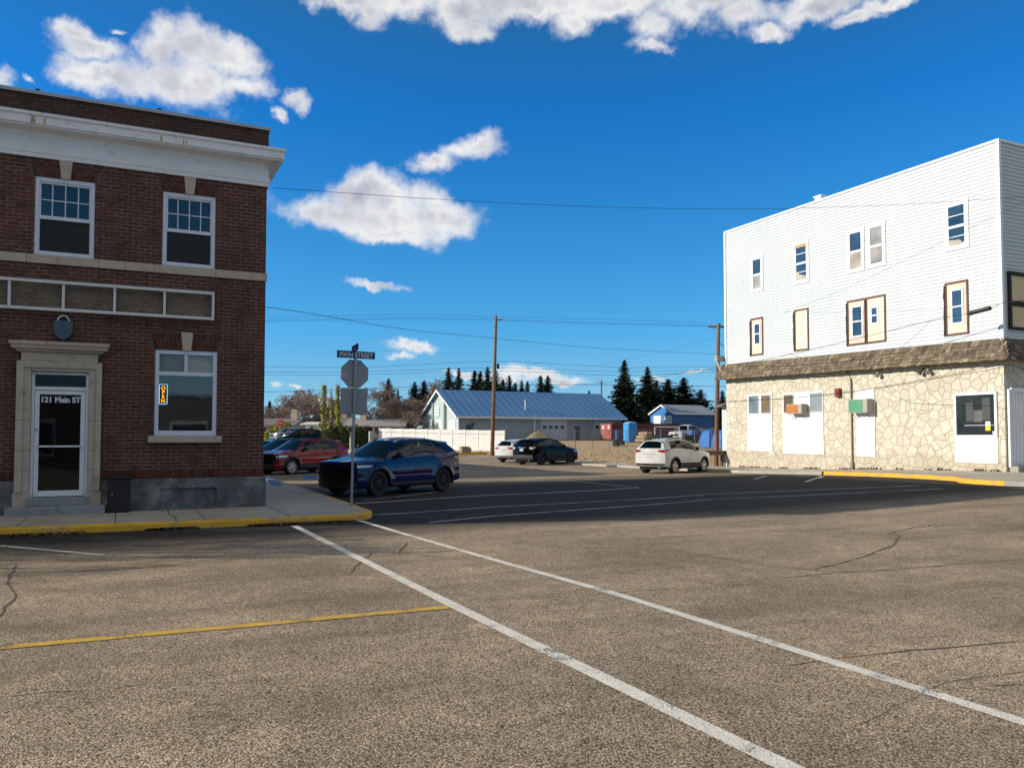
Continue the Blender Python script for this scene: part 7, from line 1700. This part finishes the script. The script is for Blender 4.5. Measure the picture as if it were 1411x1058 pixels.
for i, a in enumerate(pts):
    z = gz(a.x, a.y); mb = MB(); mb.tube([(a.x, a.y, z - 0.2), (a.x, a.y, z + FH + (0.12 if i in (0, 4, 9) else 0))], 0.042 if i in (0, 4, 9) else 0.024, 7); mb.build('post', FPOST, cf)
mb = MB(); mb.tube([(a.x, a.y, gz(a.x, a.y) + FH) for a in pts], 0.022, 6); mb.build('top_rail', FPOST, cf)
mb = MB()
for a, b in zip(pts[:-1], pts[1:]): mb.face([(a.x, a.y, gz(a.x, a.y)), (b.x, b.y, gz(b.x, b.y)), (b.x, b.y, gz(b.x, b.y) + FH), (a.x, a.y, gz(a.x, a.y) + FH)])
mb.build('wire_mesh', LINK, cf, recalc=False)
# things in the yard
EARTH = M('bare_earth', (0.30, 0.22, 0.12), 0.95, var=0.25, scale=1.5, bumpd=0.1, bscale=2)
def mound(px, d, w_, h_, lab, mat=EARTH, name='earth_mound', cat='mound'):
    p = on_d(px, 604, d); mb = MB(); z0 = gz(p.x, p.y) - 0.05
    def fn(u, v):
        a = 6.2832 * u; r = (1 - v); q = Vector((math.cos(a) * r * w_ / 2, math.sin(a) * r * w_ / 2 * 0.8, 0)); return (p.x + q.x, p.y + q.y, z0 + h_ * (1 - r ** 1.5) * (0.85 + 0.3 * mnoise.noise(q * 0.9 + Vector((px, 0, 0)))))
    mb.grid(fn, 24, 8); o = mb.build(name, mat, smooth=True, weld=True, angle=180); return tag(o, lab, cat)
mound(742, 80, 4.6, 1.75, 'heap of pale dry earth rising behind the black SUV')
mound(871, 106, 3.2, 2.6, 'heap of pale straw and earth behind the blue portable toilet')
LOGM = M('cut_log', (0.34, 0.25, 0.15), 0.9, var=0.35, scale=5); TIREM = TYRE
def logpile(px, d, lab, n=9):
    p = on_d(px, 604, d); t = thing('log_pile', lab, 'log pile', (p.x, p.y, gz(p.x, p.y))); k = 0
    for row in range(3):
        for i in range(4 - row):
            c = Vector((p.x + (i - (3 - row) / 2) * 0.42, p.y, gz(p.x, p.y) + 0.2 + row * 0.36)); mb = MB(); mb.tube([c + Vector((0, -0.8, 0)), c + Vector((random.uniform(-.05, .05), 0.8, 0))], 0.2 * random.uniform(0.8, 1.05), 9); mb.build('log', LOGM, t)
logpile(889, 88, 'pile of cut logs behind the white SUV roof')
def tyres(px, d, lab, k=3):
    p = on_d(px, 604, d); t = thing('tyre_stack', lab, 'tyres', (p.x, p.y, gz(p.x, p.y)))
    for i in range(k): mb = MB(); mb.lathe([(0.2, 0), (0.34, 0.0), (0.38, 0.06), (0.38, 0.16), (0.34, 0.22), (0.2, 0.22)], (p.x, p.y, gz(p.x, p.y) + i * 0.225), 'Z', 18); mb.build('tyre', TYRE, t, smooth=True)
tyres(849, 80, 'stack of old tyres behind the chain-link fence left of the toilet'); tyres(856, 82, 'second lower stack of old tyres left of the toilet', 2)
mb = MB(); p = on_d(851, 604, 90); z0 = gz(p.x, p.y); mb.lathe([(0.3, 0), (0.3, 1.2), (0.28, 1.22)], (p.x, p.y, z0), 'Z', 18); mb.lathe([(0.315, 0.38), (0.315, 0.44)], (p.x, p.y, z0), 'Z', 18); mb.lathe([(0.315, 0.8), (0.315, 0.86)], (p.x, p.y, z0), 'Z', 18)
tag(mb.build('blue_drum', M('dark_blue_drum', (0.02, 0.06, 0.22), 0.5, var=0.15), smooth=True), 'dark blue drum between the red container end and the toilet', 'drum')
# old pickup and trailer deck in the yard
oldw = build_car('parked_car', 'old white pickup partly hidden behind the roof of the white SUV', spec(L=5.2, W=1.95, H=1.85, rw=0.38, wb=3.3, fo=0.9, sill=0.42, yr=0.60, belt0=1.1, belt1=1.12, hood_z=1.05,
    B=[(1.2, 1.12), (0.45, 1.12), (-0.4, 1.12), (-2.44, 1.12)], R=[(0.75, 1.72), (0.35, 1.80), (-0.35, 1.80), (-0.60, 1.72)], glass=[(0.1, 0.95), (1.05, 1.9)], rear_glass=(0.12, 0.88, 0.72, 0.94), headlamp=(0.8, 0.95, 0.5, 2.0), taillamp=(0.75, 1.0, 0.7, -2.3), gate=False), WHP, 'vehicles in the yard')
p = on_d(947, 604, 90); place(oldw, p.x, p.y, 200); oldw.location.z = gz(p.x, p.y)
bt = thing('farm_tractor', 'blue tractor parked in the yard near the far pole', 'tractor', (0, 0, 0)); TB = M('tractor_blue', (0.03, 0.09, 0.36), 0.4, var=0.1)
mb = MB(); mb.box(0.1, 1.7, -0.35, 0.35, 0.75, 1.35); mb.build('bonnet', TB, bt, bevel=0.08); mb = MB(); mb.box(-0.9, 0.15, -0.5, 0.5, 0.7, 1.0); mb.build('chassis', TB, bt, bevel=0.04)
for s in (1, -1):
    mb = MB(); c = Vector((-0.5, s * 0.75, 0.75)); mb.lathe([(0.4, -0.2), (0.7, -0.2), (0.75, -0.1), (0.75, 0.1), (0.7, 0.2), (0.4, 0.2)], c, 'Y', 22); w_ = mb.build('wheel', TYRE, bt, smooth=True); mb = MB(); mb.lathe([(0.0, -0.12), (0.42, -0.12), (0.42, 0.12), (0.0, 0.12)], c, 'Y', 18); mb.build('rim', WHT, w_)
    mb = MB(); c = Vector((1.35, s * 0.6, 0.42)); mb.lathe([(0.2, -0.1), (0.38, -0.1), (0.42, 0.0), (0.38, 0.1), (0.2, 0.1)], c, 'Y', 18); mb.build('wheel', TYRE, bt, smooth=True)
mb = MB(); mb.tube([(-0.15, 0, 1.2), (-0.1, 0, 1.5)], 0.03, 6); mb.lathe([(0.2, 0.0), (0.2, 0.03)], (-0.1, 0, 1.5), 'Z', 14); mb.build('steering_wheel', BLACK, bt); mb = MB(); mb.box(-0.75, -0.35, -0.25, 0.25, 1.0, 1.12); mb.box(-0.8, -0.7, -0.25, 0.25, 1.12, 1.5); mb.build('seat', BLACK, bt); mb = MB(); mb.tube([(1.2, 0.1, 1.3), (1.2, 0.1, 1.9)], 0.03, 6); mb.build('exhaust', BLACK, bt)
p = on_d(962, 604, 88); bt.location = (p.x, p.y, gz(p.x, p.y)); bt.rotation_euler = (0, 0, R(200))
BLUEB = M('bright_blue_tarp', (0.02, 0.15, 0.44), 0.55, var=0.2, scale=2)
def tarp(px, d, w_, h_, lab):
    p = on_d(px, 604, d); z0 = gz(p.x, p.y); mb = MB()
    def fn(u, v): 
        x = (u - 0.5) * w_; y = (v - 0.5) * 1.6; e = max(abs(u - .5), abs(v - .5)) * 2; return (p.x + x, p.y + y, z0 + h_ * (1 - e ** 5) + 0.06 * mnoise.noise(Vector((x * 2, y * 2, px))))
    mb.grid(fn, 18, 12); return tag(mb.build('tarp_cover', BLUEB, smooth=True, angle=180), lab, 'tarp')
tarp(979, 78, 1.7, 1.7, 'bright blue tarp-covered load left of the far pole foot'); tarp(995, 76, 1.6, 1.7, 'bright blue tarp-covered load right of the far pole foot')
TANF = M('tan_board_fence', (0.42, 0.30, 0.16), 0.85, var=0.2, scale=1.5)
a = on_d(961, 604, 118); x1 = on_y(984, 604, a.y).x; tf = thing('board_fence', 'tan wooden board fence below the blue shed wall', 'fence', (a.x, a.y, gz(a.x, a.y)))
mb = MB(); x = a.x
while x < x1: mb.box(x, x + 0.17, a.y, a.y + 0.025, 1.4, 3.15 + random.uniform(-0.03, 0.03)); x += 0.185
mb.build('boards', TANF, tf); mb = MB(); mb.box(a.x, x1, a.y + 0.03, a.y + 0.08, 1.8, 1.9); mb.box(a.x, x1, a.y + 0.03, a.y + 0.08, 2.8, 2.9); mb.build('rail', TANF, tf)
ft = thing('flatbed_trailer', 'low flatbed trailer with a white gate standing before the red container', 'trailer', (0, 0, 0)); mb = MB(); mb.box(-2.2, 2.2, -1, 1, 0.62, 0.75); mb.build('deck', DECKM, ft)
for x in (-0.6, 0.4):
    for s in (1, -1): mb = MB(); mb.lathe([(0.15, -0.1), (0.32, -0.1), (0.35, 0), (0.32, 0.1), (0.15, 0.1)], (x, s * 0.9, 0.35), 'Y', 16); mb.build('wheel', TYRE, ft, smooth=True)
for x in (-1.6, 1.6): mb = MB(); mb.box(x - 0.05, x + 0.05, -1, -0.94, 0.75, 1.7); mb.build('stake', WHT, ft)
mb = MB(); mb.box(-1.65, 1.65, -1.0, -0.95, 1.55, 1.68); mb.build('rail', WHT, ft)
p = on_d(912, 604, 89); ft.location = (p.x, p.y, gz(p.x, p.y))

# ------------------------------------------------------------------ low houses on the left, and small street things
def bungalow(name, lab, px0, px1, d, py_eave, py_ridge, wallmat, roofmat, dep=7, chim=None, win=2):
    a, b = on_d(px0, py_eave, d), on_d(px1, py_eave, d); ze = (a.z + b.z) / 2; zr = on_d((px0 + px1) / 2, py_ridge, d + dep / 2).z; dr = Vector((b.x - a.x, b.y - a.y, 0)); ln = dr.length; dr.normalize(); nn = Vector((-dr.y, dr.x, 0))
    t = thing(name, lab, 'house', (a.x, a.y, gz(a.x, a.y)), 'low houses beyond the junction'); z0 = gz(a.x, a.y) - 0.4
    P_ = lambda u, v, z: tuple(Vector((a.x, a.y, 0)) + dr * u + nn * v + Vector((0, 0, z)))
    mb = MB(); mb.face([P_(0, 0, z0), P_(ln, 0, z0), P_(ln, 0, ze), P_(0, 0, ze)]); mb.face([P_(0, dep, z0), P_(0, dep, ze), P_(ln, dep, ze), P_(ln, dep, z0)])
    for u in (0, ln): mb.face([P_(u, 0, z0), P_(u, 0, ze), P_(u, dep / 2, zr), P_(u, dep, ze), P_(u, dep, z0)])
    mb.build('wall', wallmat, t, recalc=False); mb = MB(); o = 0.5; sl = (zr - ze) / (dep / 2)
    for (v0, sg_) in ((-o, 1), (dep + o, -1)):
        q = [P_(-o, v0, ze - sl * o), P_(ln + o, v0, ze - sl * o), P_(ln + o, dep / 2, zr), P_(-o, dep / 2, zr)]; mb.add(q + [tuple(Vector(k) + Vector((0, 0, 0.14))) for k in q], [(0, 1, 2, 3), (4, 7, 6, 5), (0, 4, 5, 1), (1, 5, 6, 2), (2, 6, 7, 3), (3, 7, 4, 0)])
    rf = mb.build('roof', roofmat, t)
    for k in range(win):
        u = ln * (k + 0.5) / win; zc = (z0 + 0.4 + ze) / 2 + 0.25; mb = MB(); mb.obox(P_(u, -0.03, zc), dr * min(0.75, ln * 0.12), nn * 0.05, Vector((0, 0, 0.5))); f = mb.build('window', WHT, t); mb = MB(); mb.obox(P_(u, -0.09, zc), dr * min(0.65, ln * 0.10), nn * 0.012, Vector((0, 0, 0.42))); mb.build('pane', DKW, f)
    if chim: mb = MB(); mb.obox(P_(ln * chim, dep * 0.4, zr + 0.3), dr * 0.35, nn * 0.35, Vector((0, 0, 0.9))); mb.build('chimney', M('pale_chimney', (0.55, 0.42, 0.30), 0.85, var=0.2), rf)
    return t
GRS = M('brown_shingle', (0.17, 0.15, 0.14), 0.9, var=0.25, scale=4); GRS2 = M('pale_grey_shingle', (0.27, 0.265, 0.255), 0.9, var=0.2, scale=3)
bungalow('bungalow', 'low bungalow with brown roof beside the brick building edge', 355, 402, 98, 586, 578, M('beige_stucco', (0.40, 0.34, 0.28), 0.85, var=0.12), GRS, 8, 0.88, 3)
bungalow('white_garage', 'small white garage with flat-looking roof left of the yellow poplar', 421, 438, 92, 585, 583, WHT, WHT, 5, None, 1)
bungalow('bungalow', 'long grey-roofed bungalow right of the sign post behind the hedge', 478, 553, 97, 587, 578, M('taupe_siding', (0.22, 0.2, 0.18), 0.85, var=0.15), GRS2, 8, 0.22, 4)
bungalow('church_like_house', 'tall narrow cream gable with dark roof between the poplars', 452, 463, 120, 580, 552, M('cream_stucco', (0.58, 0.55, 0.47), 0.8, var=0.1), M('dark_roof', (0.08, 0.075, 0.07), 0.9, var=0.2), 6, None, 1)
bungalow('white_house', 'small white house end showing just left of the square sign', 464, 477, 104, 583, 574, WHT, GRS, 6, 0.4, 1)
def far_car(px, d, deg, lab, col):
    c = copy_tree(whb); c['label'] = lab; c['group'] = 'cars in the distance'; p = on_d(px, 604, d); place(c, p.x, p.y, deg)
    for ch in c.children:
        if ch.name.startswith(('body', 'door', 'tailgate', 'spoiler', 'antenna', 'mirror')):
            me = ch.data.copy(); ch.data = me
            for i, mm in enumerate(me.materials):
                if mm == WHP: me.materials[i] = col
far_car(414, 85, 195, 'dark distant car in front of the left bungalow', BLKP); far_car(400, 88, 200, 'grey distant car beside the small red sign', SILP)
p = on_d(386, 604, 84); z0 = gz(p.x, p.y); ts = thing('stop_sign', 'small distant red stop sign before the left bungalow', 'sign', (p.x, p.y, z0)); mb = MB(); mb.tube([(p.x, p.y, z0 - 0.1), (p.x, p.y, z0 + 2.3)], 0.035, 6); mb.build('post', GALV, ts)
mb = MB(); c = Vector((p.x, p.y - 0.05, z0 + 2.15)); ux = Vector((math.cos(HD), -math.sin(HD), 0)); mb.extr([c + ux * 0.34 * math.cos(R(22.5 + 45 * i)) + Vector((0, 0, 0.34 * math.sin(R(22.5 + 45 * i)))) for i in range(8)], (0.004, 0.008, 0)); mb.build('plate', M('red_sign_face', (0.45, 0.01, 0.015), 0.4), ts)
text_mesh('STOP', 0.22, WLET, 'lettering', ts, c - ux * 0.26 - _h * 0.012 + Vector((0, 0, -0.08)), (math.pi / 2, 0, -HD), 0.001, 0.85)
p = on_d(483, 604, 66); z0 = gz(p.x, p.y); sp3 = thing('marker_post', 'thin white marker post behind the sign post pole', 'post', (p.x, p.y, z0)); mb = MB(); mb.box(p.x - 0.05, p.x + 0.05, p.y - 0.05, p.y + 0.05, z0 - 0.1, z0 + 1.85); mb.build('post', WHT, sp3); mb = MB(); mb.box(p.x - 0.09, p.x + 0.09, p.y - 0.07, p.y - 0.055, z0 + 1.5, z0 + 1.9); mb.build('plate', GALV, sp3)
p = on_d(640, 604, 71); z0 = gz(p.x, p.y); ubx = thing('utility_pedestal', 'squat brown-grey utility pedestal on the grass before the white fence', 'utility box', (p.x, p.y, z0)); UBM = M('brown_grey_box', (0.26, 0.2, 0.16), 0.8, var=0.15); mb = MB(); mb.box(p.x - 0.35, p.x + 0.35, p.y - 0.3, p.y + 0.3, z0 - 0.05, z0 + 0.42); mb.build('body', UBM, ubx, bevel=0.02); mb = MB(); mb.box(p.x - 0.38, p.x + 0.38, p.y - 0.33, p.y + 0.33, z0 + 0.423, z0 + 0.47); mb.build('lid', UBM, ubx, bevel=0.01)
p = on_d(647.5, 604, 71); z0 = gz(p.x, p.y); mb = MB(); mb.lathe([(0.12, -0.05), (0.12, 0.25), (0.15, 0.27), (0.1, 0.34), (0.02, 0.36)], (p.x, p.y, z0), 'Z', 14); tag(mb.build('cable_stub', UBM, smooth=True), 'short round cable stub beside the utility pedestal', 'utility stub')
for k, (px, lab) in enumerate(((511, 'pale tall utility cabinet left of the white fence end'), (516.5, 'grey utility cabinet touching the white fence end'))):
    p = on_d(px, 604, 76 + k); z0 = gz(p.x, p.y); t = thing('utility_cabinet', lab, 'utility box', (p.x, p.y, z0), 'utility cabinets'); mt = M('light_grey_cabinet', (0.42, 0.43, 0.43), 0.5, 0.2, 0.15) if k == 0 else M('dark_grey_cabinet', (0.10, 0.105, 0.11), 0.5, 0.2, 0.2)
    mb = MB(); mb.box(p.x - 0.16, p.x + 0.16, p.y - 0.2, p.y + 0.2, z0 - 0.05, z0 + 1.6 + 0.2 * k); mb.build('body', mt, t, bevel=0.02); mb = MB(); mb.box(p.x - 0.13, p.x + 0.13, p.y - 0.215, p.y - 0.203, z0 + 0.9, z0 + 1.4); mb.build('panel', CERAM, t)
p = on_d(829, 604, 140); fp = thing('utility_pole', 'short distant pole rising behind the right end of the hall roof', 'utility pole', (p.x, p.y, gz(p.x, p.y)), 'utility poles'); tp = on_d(829, 524, 140); mb = MB(); mb.tube([(p.x, p.y, 1), (p.x, p.y, tp.z)], 0.13, 7); mb.build('shaft', POLEW, fp); mb = MB(); mb.box(p.x - 0.6, p.x + 0.6, p.y - 0.05, p.y + 0.05, tp.z - 0.5, tp.z - 0.4); mb.build('crossarm', POLEW, fp)

# far tree belt on the horizon, one soft mass
rnd = random.Random(3); mb = MB()
for _ in range(5200):
    a = rnd.uniform(-0.35, 1.25); dd = rnd.uniform(190, 330); x, y = math.sin(a) * dd, math.cos(a) * dd; hgt = 5.5 + 3.5 * mnoise.noise(Vector((a * 14, 0, 0))) + 1.5 * mnoise.noise(Vector((a * 60, 1, 0))); z = 1.5 + hgt * rnd.random() ** 0.8; s = rnd.uniform(0.4, 1.1)
    u = Vector((math.cos(a), -math.sin(a), rnd.uniform(-.4, .4))) * s; v = Vector((rnd.uniform(-.3, .3), rnd.uniform(-.3, .3), 1)) * s * 0.8; c = Vector((x, y, z)); mb.face([c - u, c - v * 0.8, c + u, c + v], 0, min(1, max(0, rnd.gauss(0.45, 0.25))))
tag(mb.build('distant_tree_belt', attr_mat('distant_foliage', (0.035, 0.035, 0.025), (0.16, 0.13, 0.10), 0.95, 0.05), tone=True, recalc=False), 'low brown and dark green belt of trees along the far horizon', 'tree belt', kind='stuff')
# dry grass tufts on the verge and vacant lot
rnd = random.Random(8); mb = MB()
def tuft_zone(n, fx, h_):
    for _ in range(n):
        x, y = fx(rnd); z = gz(x, y) - 0.06
        for k in range(3):
            a = rnd.uniform(0, 6.28); s = rnd.uniform(0.5, 1.2) * h_; u = Vector((math.cos(a), math.sin(a), 0)) * s * 0.35; t = Vector((rnd.uniform(-.5, .5), rnd.uniform(-.5, .5), 1)) * s; c = Vector((x, y, z)); mb.face([c - u, c + u, c + t], 0, rnd.random())
tuft_zone(2600, lambda r: (r.uniform(28.3, 60), r.uniform(41, 62)), 0.10); tuft_zone(1500, lambda r: (r.uniform(8, 34), r.uniform(62.8, 74)), 0.09); tuft_zone(500, lambda r: (r.uniform(27, 30), r.uniform(36.5, 41)), 0.2); tuft_zone(90, lambda r: (30.22 - r.random() * 0.06, r.uniform(20, 35.6)), 0.0)
tag(mb.build('dry_grass', attr_mat('dry_grass_blades', (0.14, 0.09, 0.035), (0.46, 0.34, 0.18), 0.95, 0.8, (0.30, 0.21, 0.10)), tone=True, recalc=False), 'short dry yellow grass on the verge and vacant lot', 'grass', kind='stuff')
mb = MB(); rnd = random.Random(5)
for _ in range(420):
    y = rnd.uniform(20, 35.5); 
    if mnoise.noise(Vector((y * 0.9, 0, 3))) < -0.05: continue
    x = 30.27 - abs(rnd.gauss(0, 0.05)); z = gz(x, y) + KH; a = rnd.uniform(0, 6.28); s = rnd.uniform(0.04, 0.11); u = Vector((math.cos(a), math.sin(a), 0)) * s * 0.5; c = Vector((x, y, z)); mb.face([c - u, c + u, c + Vector((rnd.uniform(-.05, .05), rnd.uniform(-.05, .05), s * 1.1))], 0, rnd.random() * 0.7)
tag(mb.build('wall_foot_weeds', attr_mat('dark_weeds', (0.03, 0.025, 0.012), (0.2, 0.15, 0.07), 0.95, 2), tone=True, recalc=False), 'dark weeds and grit along the foot of the stone wall', 'weeds', kind='stuff')

# ------------------------------------------------------------------ the rest of the street: neighbours that shade the road and show in the windows
def plain_shop(name, lab, x0, x1, y0, y1, h, mat, face):
    t = thing(name, lab, 'building', ((x0 + x1) / 2, (y0 + y1) / 2, 0), 'neighbouring shop buildings'); mb = MB(); mb.box(x0, x1, y0, y1, 0, h); mb.build('wall', mat, t)
    mb = MB(); mb.box(x0 - 0.1, x1 + 0.1, y0 - 0.1, y1 + 0.1, h + 0.003, h + 0.15); mb.build('roof', TIN, t)
    n = max(2, int((x1 - x0) / 3.2))
    for k in range(n):
        u = x0 + (x1 - x0) * (k + 0.5) / n
        yy0, yy1 = (y1, y1 + 0.06) if face > 0 else (y0 - 0.06, y0)
        mb = MB(); mb.box(u - 1.1, u + 1.1, yy0, yy1, 0.7, 2.7); w_ = mb.build('window', WHT, t); mb = MB(); mb.box(u - 1.0, u + 1.0, yy0 + 0.02 * face, yy1 + 0.02 * face, 0.8, 2.6); mb.build('pane', DKW, w_)
DKBR = brick_mat('dark_shop_brick', 'XZ', (0.09, 0.06, 0.05), (0.06, 0.045, 0.04))
plain_shop('brick_shop', 'low dark brick shop across the main street behind the viewer', -14, 1.5, -24, -14.6, 4.0, DKBR, 1)
plain_shop('stucco_shop', 'low grey stucco shop across the main street beside the dark brick one', 2.2, 16, -24, -14.6, 4.3, M('grey_stucco', (0.12, 0.115, 0.11), 0.9, var=0.15), 1)
plain_shop('neighbour_shop', 'brown brick shop further left along the pavement', -9.2, -5.4, YF + 0.15, 31, 8.0, DKBR, -1)
plain_shop('rear_shop', 'single brick shop further along the side street behind the corner building', -8, 3.0, 37.3, 55, 7.4, BRICK_SIDE, -1)
stp_ = [make_bare('street_tree', 'bare street tree on the left pavement out past the brick building', 'street trees', h=9.5, seed=21 + i, spread=0.5, depth=7, thin=0.016, r0=0.16, upright=0.35) for i in range(2)]
for i, (x, y, sc, rz) in enumerate([(-11.2, 18.3, 0.82, 0.4), (-14.6, 18.8, 0.86, 2.0), (-18.5, 18.2, 0.95, 4.0), (-8.6, 17.4, 0.55, 1.1), (-13.0, 20.6, 0.9, 3.0), (-16.6, 20.4, 0.95, 5.2)]):
    t = stp_[i] if i < 2 else copy_tree(stp_[i % 2]); t['label'] = ['bare street tree closest to the brick building', 'bare street tree second along the left pavement', 'bare street tree farthest left on the pavement', 'small bare street tree by the neighbouring shop', 'bare tree behind the second street tree', 'bare tree behind the farthest street tree'][i]; t.location = (x, y, 0); t.scale = (sc,) * 3; t.rotation_euler = (0, 0, rz)
